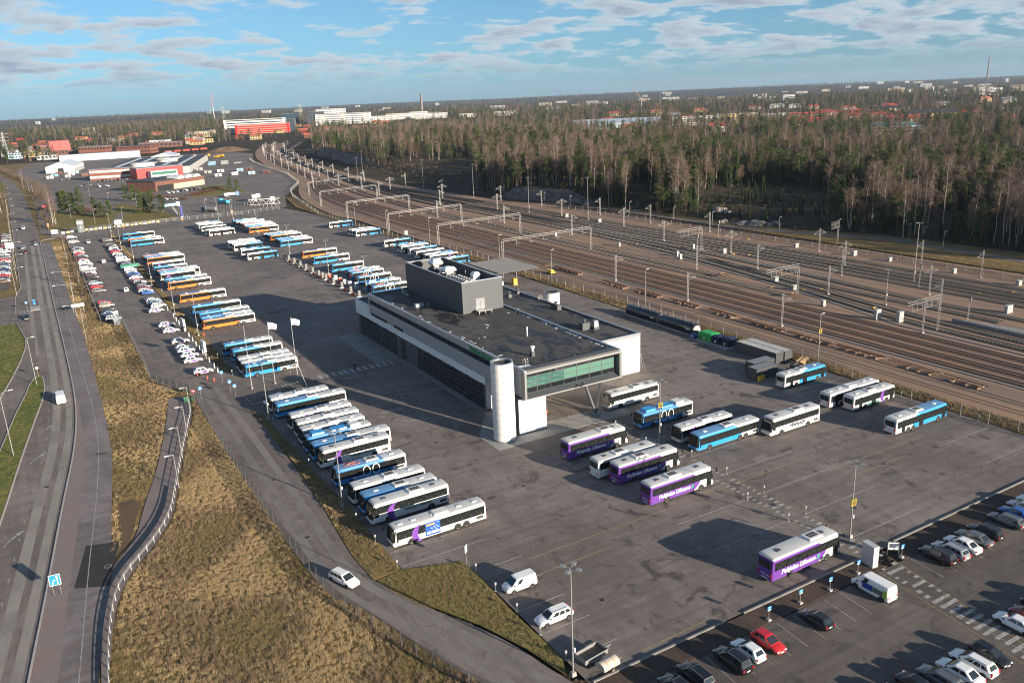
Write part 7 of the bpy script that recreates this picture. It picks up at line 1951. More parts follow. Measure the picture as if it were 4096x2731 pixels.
# houses in the wood right of the tracks
hs = [('red_villa', 'dark red villa with grey roof and white gables in the wood', (644, 905), (672, 890), 12, 8, mat('falu_red', (.28, .04, .035), .8), M_ROOFB, 2, 6, 4, 2), ('white_villa', 'white villa with blue-grey roof at the wood front', (498, 638), (512, 629), 10, 5.5, M_RENDERW, M_ROOFB, 1, 3, 4, 1), ('red_roof_house', 'small white house with bright red roof in the wood', (538, 636), (550, 629), 9, 4.2, M_RENDERW, M_ROOFR, 1, 3, 3, 2), ('ochre_gable_house', 'ochre house with red roof among the birches', (476, 748), (490, 738), 10, 5.5, M_YELR, M_ROOFT, 2, 3, 4, 1), ('white_red_house', 'white house with red hipped roof left of the red villa', (590, 900), (604, 892), 10, 6.5, M_RENDERW, M_ROOFR, 2, 3, 3, 1), ('orange_house', 'orange-brown house behind the wood front', (560, 690), (572, 684), 10, 5, mat('orange_render', (.5, .28, .12), .8), M_ROOFT, 1, 3, 4, 1), ('brown_cabin', 'small brown cabin at the foot of the birches', (430, 690), (438, 685), 8, 4, mat('brown_boards', (.22, .14, .08), .85), M_ROOFG, 1, 2, 3, 0), ('grey_shed', 'grey shed under the pines at the wood edge', (420, 436), (434, 428), 9, 4.5, M_GREYR, M_ROOFG, 1, 2, 2.5, 0), ('pale_cottage', 'pale cottage under the dark trees', (470, 470), (480, 465), 8, 4.5, M_CREAM, M_ROOFG, 1, 2, 3, 0)]
for nm, lab, L, R, d, h, wm, rm, fl, co, ga, ch in hs: block(nm, lab, L, R, d, h, wm, rm, fl, co, gable=ga, chim=ch)
T, w = block('tarpaulin_hall', 'long hall under pale blue-grey sheeting in the middle distance', (772, 1130), (884, 1050), 30, 9, mat('sheeting_grey', (.42, .48, .54), .6), M_ROOFB, gable=6)
for i, (L, R, h, wm) in enumerate([((900, 1040), (960, 996), 14, M_RENDERW), ((965, 1000), (1010, 968), 15, M_YELR), ((1012, 962), (1060, 930), 13, M_GREYR)]): block('flat_block', 'flat-roofed apartment block right of the sheeted hall, %s' % ORD[i], L, R, 14, h, wm, M_ROOFG, 4, 10, group='flat blocks right of the sheeted hall')
ap = [((1042, 932), (1080, 908), 11), ((1082, 912), (1120, 886), 11.5), ((970, 792), (1000, 772), 12), ((1002, 776), (1040, 750), 12), ((930, 830), (985, 800), 8), ((1140, 905), (1185, 872), 9), ((880, 760), (915, 738), 9), ((1060, 860), (1090, 842), 9), ((1190, 940), (1240, 905), 10), ((1110, 720), (1150, 690), 9)]
for i, (L, R, h) in enumerate(ap): block('cream_apartments', 'cream apartment house with red roof on the right, %s from the left' % ORD[i], L, R, 13, h, M_CREAM, M_ROOFR, 4, 9, gable=2.4, hip=True, chim=3, group='cream apartments on the right')
block('big_cream_hall', 'large cream hall with dark hipped roof on the right skyline', (1195, 900), (1245, 862), 34, 12, M_CREAM, M_ROOFD, 3, 9, gable=4, hip=True, chim=4)
block('yellow_school', 'tall yellow gabled school with dark roof on the right', (985, 690), (1035, 652), 26, 14, M_YELR, M_ROOFD, 4, 12, gable=5, chim=5)
block('red_roof_school', 'cream building with red roof before the yellow school', (950, 690), (990, 660), 20, 10, M_CREAM, M_ROOFR, 3, 9, gable=3.5, chim=3)
T, w = block('glass_pavilion', 'long low white building with teal glass roof boxes at right', (812, 628), (872, 584), 24, 7, M_RENDERW, M_ROOFB, 2, 1, ribbon=True)
for x in (14, 42): b = MB(); b.b2(x, x + 18, 3, 16, 7.3, 11.5); b.obj('teal_glass_box', mat('teal_far_glass', (.05, .14, .16), .15), T)
for i, (L, R) in enumerate([((1048, 634), (1085, 606)), ((1088, 604), (1126, 575)), ((1128, 574), (1170, 543))]): block('red_roof_row', 'low cream row with long red roof at the right edge, %s' % ORD[i], L, R, 12, 6, M_CREAM, M_ROOFR, 2, 9, gable=3, group='red roofed rows at the right edge')
for i in range(34):
  r = rgh.uniform(1150, 2100); az = R_(YAW + rgh.uniform(6, 32)); x, y = r * math.sin(az), r * math.cos(az)
  if any((x - hx) ** 2 + (y - hy) ** 2 < (q + 14) ** 2 for hx, hy, q in HOUSES): continue
  wm, rm = [(M_CREAM, M_ROOFR), (M_RENDERW, M_ROOFG), (M_YELR, M_ROOFT), (M_RENDERW, M_ROOFR)][i % 4]; w = rgh.uniform(14, 34)
  block('suburb_house', '%s house with pitched roof in the right suburb, %s from the front' % (['cream', 'white', 'yellow', 'whitewashed'][i % 4], ORD[i]), (x, y), (x + w * math.cos(-.55), y + w * math.sin(-.55)), 12, rgh.uniform(6, 11), wm, rm, 3, 6, gable=3, hip=i % 2 == 0, chim=2, group='houses of the right suburb')
DB = sorted([(rgh.uniform(2, 33) if i < 50 else rgh.uniform(-32, 2), rgh.uniform(2500, 8000)) for i in range(64)])
for i, (q, r) in enumerate(DB):
  az = R_(YAW + q); x, y = r * math.sin(az), r * math.cos(az); w = rgh.uniform(22, 70)
  T, w_ = block('distant_block', 'pale distant apartment block near the skyline, %s' % (ORD[i] + ' from the left' if i < 32 else ORD[63 - i] + ' from the right'), (x, y), (x + w * math.cos(-.55), y + w * math.sin(-.55)), 16, rgh.uniform(12, 24), [M_RENDERW, M_RENDERW, M_CREAM, M_GREYR][i % 4], M_ROOFG, 5, 1, ribbon=True, sides=False, group='distant skyline blocks')
  T.location.z = farz(x, y, r)
def stack(x, y, h, r0, r1, label, m, name='chimney'):
  T = thing(name, label, 'chimney', (x, y, 0)); s = MB(); s.cyl((0, 0, 0), (0, 0, h), r0, r1, n=16); s.obj('shaft', m, T); t = MB(); t.cyl((0, 0, h), (0, 0, h + h * .02), r1 * 1.12, n=16); t.obj('rim', M_ROOFD, T)
stack(1262, 2795, 72, 4.6, 3.8, 'tall grey concrete chimney on the skyline above the wood', mat('chimney_concrete', (.20, .17, .16), .8))
stack(1459, 873, 18, 3.2, 2.8, 'round brown brick chimney near the right edge', M_BRICKD)
stack(6800, 4080, 170, 8, 6, 'thin far chimney at the right end of the skyline', mat('chimney_concrete'))
stack(1970, 2350, 46, 2.0, 1.6, 'slim dark chimney beside the yellow crane', mat('charcoal_clad'))
def pylon(x, y, h, label, ang=.4):
  T = thing('power_pylon', label, 'pylon', (x, y, 0), ang); m = MB()
  for sx in (-1, 1):
    for sy in (-1, 1): m.bar((sx * h * .09, sy * h * .09, 0), (sx * .5, sy * .5, h), .35)
  n = 9
  for k in range(n):
    a, b_ = h * .09 * (1 - k / n) + .5, h * .09 * (1 - (k + 1) / n) + .5; z0, z1 = h * k / n, h * (k + 1) / n
    for sy in (-1, 1): m.bar((-a, sy * a, z0), (b_, sy * b_, z1), .18); m.bar((a, sy * a, z0), (-b_, sy * b_, z1), .18)
  m.obj('lattice_tower', M_STEELP, T)
  for z in (.68, .80, .92):
    c = MB(); c.bar((-h * .2, 0, h * z), (h * .2, 0, h * z), .35); c.obj('cross_arm', M_STEELP, T)
pylon(-16, 1440, 38, 'lattice power pylon above the road at the left edge')
pylon(880, 2980, 60, 'lattice power pylon on the skyline left of the chimney')
pylon(620, 3000, 60, 'lattice power pylon on the skyline above the pale complex')
T = thing('radio_mast', 'very tall thin red and white radio mast on the left skyline', 'mast', (700, 3560, 0)); m = MB(); m.bar((0, 0, 0), (0, 0, 60), 2.4); m.obj('lower_mast', M_STEELP, T); m = MB(); m.bar((0, 0, 60), (0, 0, 112), 1.7); m.obj('upper_mast', mat('mast_red', (.45, .12, .10), .6), T)
T = thing('tower_crane', 'slanted yellow-brown crane jib on the right skyline', 'crane', (1740, 2160, 0)); m = MB(); m.bar((0, 0, 0), (0, 0, 30), 1.2); m.obj('crane_mast', M_STEELP, T); m = MB(); m.bar((0, 0, 26), (-22, 14, 60), 1.1); m.obj('crane_jib', mat('crane_ochre', (.50, .30, .10), .6), T)
# rail wagons and machines on the far apron
for i in range(5):
  T = thing('freight_wagon', 'red open freight wagon by the far apron, %s from the left' % ORD[i], 'wagon', (182 + i * 13, 1280 + i * 5, 0), .38, 'red freight wagons'); m = MB(); m.b2(-5.6, 5.6, -1.4, 1.4, 1.0, 3.4); m.obj('wagon_box', mat('wagon_red', (.32, .05, .035), .7), T); m = MB()
  for x in (-4, -2.6, 2.6, 4): m.cyl((x, -1, .46), (x, 1, .46), .46, n=12)
  m.obj('wheelset', M_TYRE, T)
for i in range(9):
  x, y = 172 + (i % 5) * 11 + rgh.uniform(-3, 3), 1080 + (i // 5) * 40 + rgh.uniform(-12, 12)
  T = thing('work_machine', 'yellow track-work machine on the far storage yard, %s in the cluster' % ORD[i], 'machine', (x, y, 0), rgh.uniform(0, 3), 'yellow machines on the storage yard'); m = MB(); m.b2(-3, 3, -1.3, 1.3, .9, 2.2); m.obj('chassis', mat('machine_yellow', (.62, .40, .03), .5), T); m = MB(); m.b2(-2.4, -.4, -1.2, 1.2, 2.2, 3.8); m.obj('cab', mat('machine_cab', (.5, .22, .05), .4), T); m = MB(); m.bar((0, 0, 2.3), (3.8, 0, 3.4), .5); m.obj('boom', mat('machine_yellow'), T); m = MB()
  for q in (-2, 2):
    for s in (-1.3, 1.3): m.cyl((q, s - .15, .6), (q, s + .15, .6), .6, n=12)
  m.obj('wheelset', M_TYRE, T)
for i in range(7):
  x, y = 176 + i * 4.5, 945 + (i % 3) * 22
  T = thing('steel_stack', 'stack of pale steel frames on the storage yard, %s from the left' % ORD[i], 'steel stack', (x, y, 0), .5, 'steel stacks on the storage yard')
  for k in range(4): m = MB(); m.b2(-5, 5, -.9 + k * .5, -.6 + k * .5, .2, 1.2 + .3 * (k % 2)); m.obj('steel_frame', mat('blue_steel', (.20, .34, .45), .5, .3) if i < 3 else M_STEEL, T)
T = thing('earth_heap', 'dark earth heap beside the far rail bend', 'heap', (250, 1210, 0)); m = MB()
vs = [(0, 0, 7)] ; 
for k in range(18):
  a = k * .349; vs.append((30 * math.cos(a) * (1 + .15 * math.sin(3 * a)), 16 * math.sin(a), 0))
for k in range(18):
  a = k * .349; vs.append((14 * math.cos(a), 7 * math.sin(a) * (1 + .2 * math.cos(5 * a)), 5.2 + .6 * math.sin(a * 4)))
m.add(vs, [(19 + k, 19 + (k + 1) % 18, 0) for k in range(18)] + [(1 + k, 1 + (k + 1) % 18, 19 + (k + 1) % 18, 19 + k) for k in range(18)]); m.obj('heap', M_SOIL, T)
for i in range(16):
  x, y = (152 + (i % 4) * 13 + rgh.uniform(-2, 2), 780 + (i // 4) * 55 + rgh.uniform(-9, 9)) if i < 9 else (22 + (i - 9) * 5, 930 + (i % 3) * 26)
  T = thing('site_hut', '%s site hut on the far apron, %s of the scattered ones' % (['pale grey', 'white', 'blue', 'rust-brown'][i % 4], ORD[i]), 'hut', (x, y, 0), rgh.uniform(-.6, .6), 'site huts on the far apron'); m = MB(); m.b2(-3, 3, -1.2, 1.2, .1, 2.7); m.obj('box', [M_GREYR, M_RENDERW, mat('load_blue', (.25, .48, .60), .5), M_BRICKD][i % 4], T); m = MB(); m.b2(-3.1, 3.1, -1.3, 1.3, 2.7, 2.85); m.obj('roof', M_ROOFG, T); m = MB(); m.b2(-.5, .4, -1.24, -1.2, .2, 2.2); m.obj('door', M_BLACK, T)
forest()
# ================================================================ fences, posts, signs and small things
M_FMESH = None
def fence_mesh_mat():
  s = NT('fence_mesh')
  x, y, z = s.xyz()
  nt = s.nt
  u = nt.nodes.new('ShaderNodeUVMap')
  sp = nt.nodes.new('ShaderNodeSeparateXYZ'); s.lk(u.outputs[0], sp.inputs[0])
  def wire(v, per, w):
    f = s.math('FRACT', s.math('DIVIDE', v, per)); return s.math('LESS_THAN', f, w / per)
  g = s.math('MAXIMUM', wire(sp.outputs[0], .10, .020), wire(sp.outputs[1], .20, .030))
  tr = nt.nodes.new('ShaderNodeBsdfTransparent'); mx = nt.nodes.new('ShaderNodeMixShader')
  s.lk(g, mx.inputs[0]); s.lk(tr.outputs[0], mx.inputs[1]); s.lk(s.b.outputs[0], mx.inputs[2])
  out = [n for n in nt.nodes if n.type == 'OUTPUT_MATERIAL'][0]; s.lk(mx.outputs[0], out.inputs[0])
  return s.done((.10, .11, .115), .5, .4, .3)
M_FMESH = fence_mesh_mat()
FP = {}
def fence(pts, step, h, label, dark=True, rails=True, wire=True):
  """posts and wire panels, each panel its own part"""
  n = max(2, int(sum(math.hypot(q[0] - p[0], q[1] - p[1]) for p, q in zip(pts, pts[1:])) / step) + 1)
  S_ = sample(pts, n); T = thing('mesh_fence', label, 'fence', (*S_[0], 0))
  k = ('post', h, dark)
  if k not in FP:
    m = MB(); m.b2(-.055, .055, -.055, .055, 0, h + .1); FP[k] = m.mesh('post', M_TRIMD if dark else M_STEEL)
  for x, y in S_: part('post', FP[k], T, (x - S_[0][0], y - S_[0][1], 0))
  for p, q in zip(S_, S_[1:]):
    L = math.hypot(q[0] - p[0], q[1] - p[1]); a = math.atan2(q[1] - p[1], q[0] - p[0])
    key = ('panel', round(L, 2), h, dark)
    if key not in FP:
      m = MB(); m.add([(0, 0, .08), (L, 0, .08), (L, 0, h), (0, 0, h)], [(0, 1, 2, 3)]); me = m.mesh('wire_panel', M_FMESH)
      uv = me.uv_layers.new(name='UVMap')
      for i, c in enumerate([(0, .08), (L, .08), (L, h), (0, h)]): uv.data[i].uv = c
      m2 = MB(); m2.bar((0, 0, h), (L, 0, h), .04)
      FP[key] = (me, m2.mesh('top_rail', M_TRIMD if dark else M_STEEL))
    o = part('wire_panel', FP[key][0], T, (p[0] - S_[0][0], p[1] - S_[0][1], 0), (0, 0, a))
    part('top_rail', FP[key][1], o)
fence([(12.6, 472), (12.8, 370), (12.1, 268)], 3.0, 2.0, 'grey mesh fence between the bank and the staff cars')
fence([(17.6, 268), (17.4, 216), (16.9, 198)], 2.6, 2.1, 'dark mesh fence along the car lane above the bank')
fence([(16.9, 198), (19.8, 191.2), (23.1, 184)], 2.4, 2.1, 'dark mesh fence curving to the pedestrian gate')
fence([(23.6, 181), (22.7, 150), (22.9, 118), (23.5, 100), (23.8, 92), (24.5, 88.5), (26.6, 81.5), (28.6, 74), (31.0, 67), (35.5, 57)], 2.7, 2.0, 'dark mesh fence along the service lane and grass slope')
fence([(142.0, 62), (140.2, 84), (140.6, 98), (143, 111), (144.5, 125), (143.8, 140), (145.3, 157), (145.4, 187), (143.6, 208), (144, 245), (146.6, 284), (142.8, 312), (139.6, 356), (138.6, 401), (138.6, 455), (145, 500), (153.6, 560), (163, 598), (185, 652), (202, 745), (209, 830), (219, 935), (229, 998)], 5.0, 2.0, 'thin grey mesh fence between the yard and the tracks', False)
fence([(24, 486), (40, 492), (74, 494), (103, 491), (128, 499)], 4.0, 2.0, 'thin mesh fence at the far end of the bus yard', False)
fence([(250.5, 60), (251, 150), (252, 240), (249.5, 330), (246.5, 380)], 6, 1.6, 'thin wire fence along the far side of the tracks', False)
fence([(77, 560), (74, 520), (76, 500)], 4, 2.2, 'mesh fence panel round the far lorry park, left run', False)
fence([(110, 560), (118, 530), (128, 506)], 4, 2.2, 'mesh fence panel round the far lorry park, right run', False)
def railing():
  pts = chaikin([(-2.4, 80), (-1.9, 90), (-.6, 102), (1.5, 111), (6.6, 118.7), (10.2, 126.5), (12.3, 135.7), (15.3, 148.8), (18.5, 162), (20.9, 171.2), (21.8, 178)], 2)
  T = thing('hand_railing', 'galvanised hand railing with posts along the ramp path', 'railing', (*pts[0], 0)); o = pts[0]
  S_ = sample(pts, 43)
  r = MB()
  for p, q in zip(S_, S_[1:]):
    for z in (1.05, .6): r.cyl((p[0] - o[0], p[1] - o[1], z), (q[0] - o[0], q[1] - o[1], z), .05 if z > 1 else .03, n=6, caps=False)
  r.obj('hand_rail', M_STEEL, T)
  g = MB(); wall_ribbon(g, [(p[0] - o[0] - .05, p[1] - o[1]) for p in S_ if p[1] < 137], .05, .52, .86); g.obj('crash_beam', M_STEEL, T)
  pm = MB(); pm.b2(-.05, .05, -.07, .07, 0, 1.1); me = pm.mesh('post', mat('railing_post', (.42, .42, .41), .5))
  for p in S_: part('post', me, T, (p[0] - o[0], p[1] - o[1], 0))
railing()
# ---- yard lamps and signs
GL = 'yard floodlight posts'
Tg = lamp_mast(88.6, 64.9, 11, 'yard lamp post with yellow G sign beside the near purple coach', 4, .9, GL)
def letter_sign(T, ch, z):
  b = MB(); b.box(0, -.16, z, 1.0, .08, .95); s = b.obj('zone_sign', mat('sign_yellow', (.30, .22, .012), .6), T)
  part('lettering', text_mesh(ch, .9, M_BLACK, 0, .04), s, (0, -.205, z), (R_(90), 0, 0))
letter_sign(Tg, 'G', 5.4)
lamp_mast(41.3, 62.6, 13, 'tall yard lamp post by the trailers at the bottom', 4, .9, GL)
T2 = lamp_mast(88.8, 105, 11.1, 'yard lamp post between the coaches and the box buses', 4, .9, GL)
letter_sign(T2, 'G', 6.9)
lamp_mast(33.4, 114.1, 12.4, 'yard lamp post before the electric bus on the verge', 4, .9, GL)
lamp_mast(33.5, 158.4, 11.6, 'slim lamp post on the verge by the bicycle stand', 1, .5, GL)
TE = [o for o in COL.objects if o.get('label', '').endswith('beside the containers')][0]; letter_sign(TE, 'E', 7.2)
for i, (x, y) in enumerate([(32.2, 408.9), (32.6, 366), (32.4, 314), (32.2, 263.5), (33.6, 233), (32.4, 455)]): lamp_mast(x, y, 11.8, 'pale lamp post on the verge between cars and buses, %s' % ORD[i], 2, .6, GL)
for i, (x, y) in enumerate([(89.9, 394), (89.9, 342.4), (88.6, 478), (91.4, 453), (89.6, 290.7), (89.2, 250.9)]): lamp_mast(x, y, 12.2, 'yard lamp post in the charging row, %s' % ['fourth', 'third', 'sixth', 'fifth', 'second', 'nearest'][i], 4, .9, GL)
for i, (x, y, h, dx) in enumerate([(-10.8, 168.5, 12, 1.6), (-6.0, 213, 11.4, 1.0), (6.8, 248.6, 9.8, -3.4), (6.4, 281.6, 9.8, -4.2), (7.1, 308.6, 9.5, -4.2), (-9.4, 329, 9.4, 3), (-9.2, 362, 9.4, 3), (-9.6, 398, 9.4, 3), (-10.2, 440, 9.4, 3), (-10.8, 478, 9.4, 3), (-11.4, 520, 9.4, 3), (-12, 565, 9.4, 3), (-12.6, 612, 9.4, 3), (-13.4, 660, 9.4, 3), (-14.5, 715, 9.4, 3)]):
  thin_lamp(x, y, h, 'pale curved street lamp on the main road, %s from the front' % ORD[i], dx, 'street lamps of the main road')
for i, (x, y) in enumerate([(20.7, 170.4), (18.1, 159.1), (15.5, 148.5), (12.9, 136)]): thin_lamp(x, y, 6, 'slim lamp on the ramp path railing, %s from the gate' % ORD[i], -.9, 'ramp path lamps')
for i, (x, y) in enumerate([(30, 520), (44, 516), (55, 560), (20, 560), (60, 590), (26, 640), (40, 700), (90, 520), (100, 500), (46, 620)]): thin_lamp(x, y, 8, 'slim lamp post in the far park, %s from the road' % ORD[i], .8, 'lamp posts of the far park')
# ---- flagpoles
def flagpole(x, y, h, flag, label):
  T = thing('flagpole', label, 'flagpole', (x, y, 0)); p = MB(); p.cyl((0, 0, 0), (0, 0, h), .09, .04, n=8); p.obj('pole', mat('flagpole_grey', (.45, .46, .47), .4, .3), T)
  b = MB(); b.cyl((0, 0, 0), (0, 0, .3), .3, .22, n=10); b.obj('base', M_TROUGH, T)
  f = MB(); f.cyl((0, 0, h), (0, 0, h + .12), .09, n=8); f.obj('finial', M_STEEL, T)
  if flag:
    fm = MB(); nx, nzv = 10, 6; vs = []
    for i in range(nx + 1):
      for j in range(nzv + 1):
        u, v = i / nx, j / nzv
        vs.append((.08 + 1.9 * u * (1 - .12 * v), .28 * math.sin(u * 6 + v) * u, h - .25 - 1.5 * v - .75 * u * u - .25 * u * math.sin(v * 5)))
    fs = [(i * (nzv + 1) + j, i * (nzv + 1) + j + 1, (i + 1) * (nzv + 1) + j + 1, (i + 1) * (nzv + 1) + j) for i in range(nx) for j in range(nzv)]
    fm.add(vs, fs, 0, True)
    for k in range(len(fs)):
      i, j = k // nzv, k % nzv
      if (i - 5.2) ** 2 / 9 + (j - 3.2) ** 2 / 3 < 1 and not ((i - 6.2) ** 2 / 7 + (j - 2.2) ** 2 / 2.2 < 1): fm.m[k] = 1
    fm.obj('flag', [mat('flag_white', (.55, .55, .58), .8), M_BTXT['purple']], T)
flagpole(35.2, 179.2, 14.4, False, 'bare flagpole nearest the zebra signs')
flagpole(40.4, 179.5, 14.4, True, 'middle flagpole flying a white flag with purple crescent')
flagpole(45.6, 179.6, 14.4, True, 'right flagpole flying a white flag with purple crescent')
def slant():
  T = thing('slanted_pole', 'slanted grey pole standing at the bicycle racks', 'pole', (45.6, 172.6, 0)); p = MB(); p.cyl((0, 0, 0), (-1.4, 1.0, 6.2), .07, n=8); p.obj('pole', M_STEEL, T); h = MB(); h.box(-1.45, 1.0, 6.3, .4, .3, .3); h.obj('head', M_WHITE, T)
slant()
# ---- heater plug posts
def plug_proto():
  r = bpy.data.objects.new('plug_post', None); COL.objects.link(r); r['category'] = 'plug post'
  m = MB(); m.cyl((0, 0, 0), (0, 0, .95), .04, n=8); m.obj('post', M_STEEL, r)
  b = MB(); b.box(0, 0, 1.08, .24, .18, .32); b.obj('socket_box', mat('socket_grey', (.30, .31, .32), .5), r)
  f = MB(); f.b2(-.14, .14, -.14, .14, 0, .06); f.obj('foot', M_TROUGH, r)
  return r
PP = plug_proto()
def plugs(lst, where, group):
  for i, (x, y) in enumerate(lst): place(PP, (x, y, 0), 0, 'small grey heater plug post %s, %s' % (where, ORD[i] + ' from the front'), group)
plugs([(33.7, y) for y in (93, 101, 108.7, 116.2, 124.2, 132.2, 140.3, 148, 155.6, 163.5, 192, 200, 208, 236, 246, 256, 276, 300, 318, 334, 358, 413)], 'at the bus noses on the verge', 'plug posts on the verge')
plugs([(42.05, y) for y in (65.1, 70.4, 75.7, 81, 86.3)], 'beside the triangular lawn', 'plug posts by the lawn')
plugs([(85.3, 72.7), (85.3, 80.6), (86.2, 105.6), (86.5, 114.8)], 'on the left of the coach walkway', 'plug posts left of the walkway')
plugs([(88.95, 72.8), (88.95, 80.8), (88.95, 88.7), (88.95, 96.9), (89.1, 104.2), (89, 112.7), (91, 121.6)], 'on the right of the coach walkway', 'plug posts right of the walkway')
plugs([(140.3, 78.5), (139.6, 86), (140.2, 94), (141.4, 102.2)], 'by the track fence', 'plug posts by the track fence')
drop(PP)
# ---- bollard lights along the purple cars
bm_ = MB(); bm_.b2(-.12, .12, -.12, .12, 0, 1.15); bme = bm_.mesh('shaft', mat('bollard_grey', (.52, .52, .52), .5)); bt_ = MB(); bt_.b2(-.13, .13, -.13, .13, 1.15, 1.5); btm = bt_.mesh('head', mat('bollard_head', (.08, .08, .085), .4))
for i, y in enumerate((271, 266, 260, 255, 250, 245, 240.5, 234, 228.5, 223.5, 219, 214.5, 210, 206, 200, 196)):
  T = thing('charging_bollard', 'pale charging bollard before the stickered cars, %s from the far end' % ORD[i], 'bollard', (31.3, y, 0), 0, 'charging bollards'); part('shaft', bme, T); part('head', btm, T)
for i, (x, y) in enumerate([(31.4, 243), (31.8, 215.6)]):
  T = thing('charger_cabinet', 'tall pale grey charging cabinet on the verge, %s' % ['farther one', 'nearer one'][i], 'cabinet', (x, y, 0), .1); m = MB(); m.b2(-.3, .3, -1.4, 1.4, 0, 3.2); m.obj('casing', mat('cabinet_pale', (.56, .57, .58), .5), T); m = MB(); m.b2(-.34, -.3, -1.2, 1.2, .4, 3.0); m.obj('door', mat('cabinet_door', (.42, .43, .44), .5), T)
def big_box():
  T = thing('info_box', 'tall grey steel box standing at the striped walkway kerb', 'cabinet', (85.1, 59.2, 0), -.12); m = MB(); m.b2(-.45, .45, -1.0, 1.0, .05, 3.0); m.obj('casing', mat('cabinet_door'), T); m = MB(); m.b2(-.5, .5, -1.05, 1.05, 0, .12); m.obj('plinth', M_TROUGH, T); m = MB(); m.b2(.45, .47, -.9, .9, .4, 2.8); m.obj('door', mat('cabinet_pale'), T)
  T = thing('notice_board', 'white notice board with dark frame by the planting bed', 'notice board', (89.4, 58.9, 0), -.7); m = MB(); m.b2(-.75, -.65, -.05, .05, 0, 2.0); m.b2(.65, .75, -.05, .05, 0, 2.0); m.b2(-.75, .75, -.05, .05, 1.9, 2.0); m.b2(-.75, .75, -.05, .05, .75, .85); m.obj('frame', M_TRIMD, T); m = MB(); m.b2(-.64, .64, -.03, .03, .86, 1.9); s = m.obj('panel', M_WHITE, T); m = MB(); m.b2(-.5, -.05, -.036, -.031, 1.55, 1.68); m.b2(-.5, .3, -.036, -.031, 1.3, 1.34); m.b2(-.5, .3, -.036, -.031, 1.2, 1.24); m.obj('print', M_BTXT['navy'], s)
big_box()
M_SBLUE = mat('sign_blue', (.02, .22, .62), .45)
for i, (x, y) in enumerate([(65.6, 57.9), (71.2, 58.2), (76.2, 58.0), (82.1, 58.6), (89.8, 57.9)]):
  T = thing('parking_sign', 'small blue parking sign on a post in the bed, %s from the left' % ORD[i], 'sign', (x, y, 0), 0, 'blue parking signs'); m = MB(); m.cyl((0, 0, .1), (0, 0, 1.9), .035, n=8); m.obj('post', M_STEEL, T); m = MB(); m.frust(-.3, .3, -.3, .3, 0, .28, .1); m.obj('concrete_foot', M_TROUGH, T); m = MB(); m.b2(-.3, .3, -.06, -.03, 1.55, 1.95); s = m.obj('plate', M_SBLUE, T); m = MB(); m.b2(-.26, .26, -.065, -.06, 1.40, 1.52); m.obj('text_plate', M_WHITE, s); m = MB(); m.b2(-.2, .2, -.066, -.06, 1.78, 1.83); m.obj('print', M_BTXT['white'], s)
def lane_sign():
  T = thing('lane_sign', 'blue lane sign with two white arrows on two posts', 'sign', (-5.9, 112.1, 0), -.05)
  for x in (-.42, .42): m = MB(); m.cyl((x, 0, .1), (x, 0, 3.0), .035, n=8); m.obj('post', M_STEEL, T)
  m = MB(); m.b2(-.66, .66, -.08, -.04, 1.55, 3.1); m.obj('border', M_WHITE, T)
  m = MB(); m.b2(-.61, .61, -.086, -.08, 1.6, 3.05); s = m.obj('plate', M_SBLUE, T)
  a = MB(); a.b2(.24, .34, -.094, -.086, 1.68, 2.75); a.add([(.10, -.094, 2.7), (.48, -.094, 2.7), (.29, -.094, 2.95)], [(0, 1, 2)]); a.obj('straight_arrow', M_BTXT['white'], s)
  a = MB(); a.b2(-.34, -.24, -.094, -.086, 1.68, 2.05); a.bar((-.29, -.09, 2.02), (-.06, -.09, 2.32), .01, .1); a.add([(-.16, -.094, 2.38), (.04, -.094, 2.22), (.06, -.094, 2.5)], [(0, 1, 2)]); a.obj('bent_arrow', M_BTXT['white'], s)
lane_sign()
def zebra(x, y, rz, label, h=2.9):
  T = thing('zebra_sign', label, 'sign', (x, y, 0), rz); m = MB(); m.cyl((0, 0, 0), (0, 0, h), .035, n=8); m.obj('post', M_STEEL, T); m = MB(); m.b2(-.36, .36, -.06, -.03, h - .72, h); s = m.obj('plate', M_SBLUE, T); m = MB(); m.add([(-.27, -.066, h - .62), (.27, -.066, h - .62), (0, -.066, h - .12)], [(0, 1, 2)]); m.obj('white_triangle', M_BTXT['white'], s); m = MB(); m.b2(-.04, .06, -.07, -.066, h - .55, h - .3); m.obj('figure', M_BLACK, s)
for x, y, rz, l in ((30.6, 187.5, 0, 'zebra crossing sign on the verge by the last stickered car'), (30.7, 179.6, 0, 'zebra crossing sign with white plate at the yard entrance'), (31.0, 176.1, 0, 'zebra crossing sign nearest the bicycle stand'), (24.4, 179, 0, 'zebra crossing sign by the pedestrian gate'), (-6.6, 302.4, 0, 'zebra crossing sign on the road island'), (44.6, 181.6, .6, 'dark information stand by the flagpoles')): zebra(x, y, rz, l)
T = thing('no_entry_sign', 'round red no entry sign by the gate', 'sign', (22.9, 178.4, 0)); m = MB(); m.cyl((0, 0, 0), (0, 0, 2.7), .035, n=8); m.obj('post', M_STEEL, T); m = MB(); m.cyl((0, -.04, 2.4), (0, -.07, 2.4), .36, n=20); s = m.obj('disc', mat('sign_red', (.55, .03, .03), .5), T); m = MB(); m.b2(-.25, .25, -.08, -.07, 2.34, 2.46); m.obj('white_bar', M_BTXT['white'], s)
T = thing('litter_bin', 'green litter bin and box at the pedestrian gate', 'bin', (22.4, 178.9, 0)); m = MB(); m.cyl((0, 0, 0), (0, 0, .95), .28, .32, n=12); m.obj('bin_body', mat('bin_green', (.03, .16, .06), .5), T); m = MB(); m.b2(-1.5, -.6, .4, 1.3, 0, 1.0); m.obj('grit_box', mat('grit_green', (.05, .20, .09), .6), T)
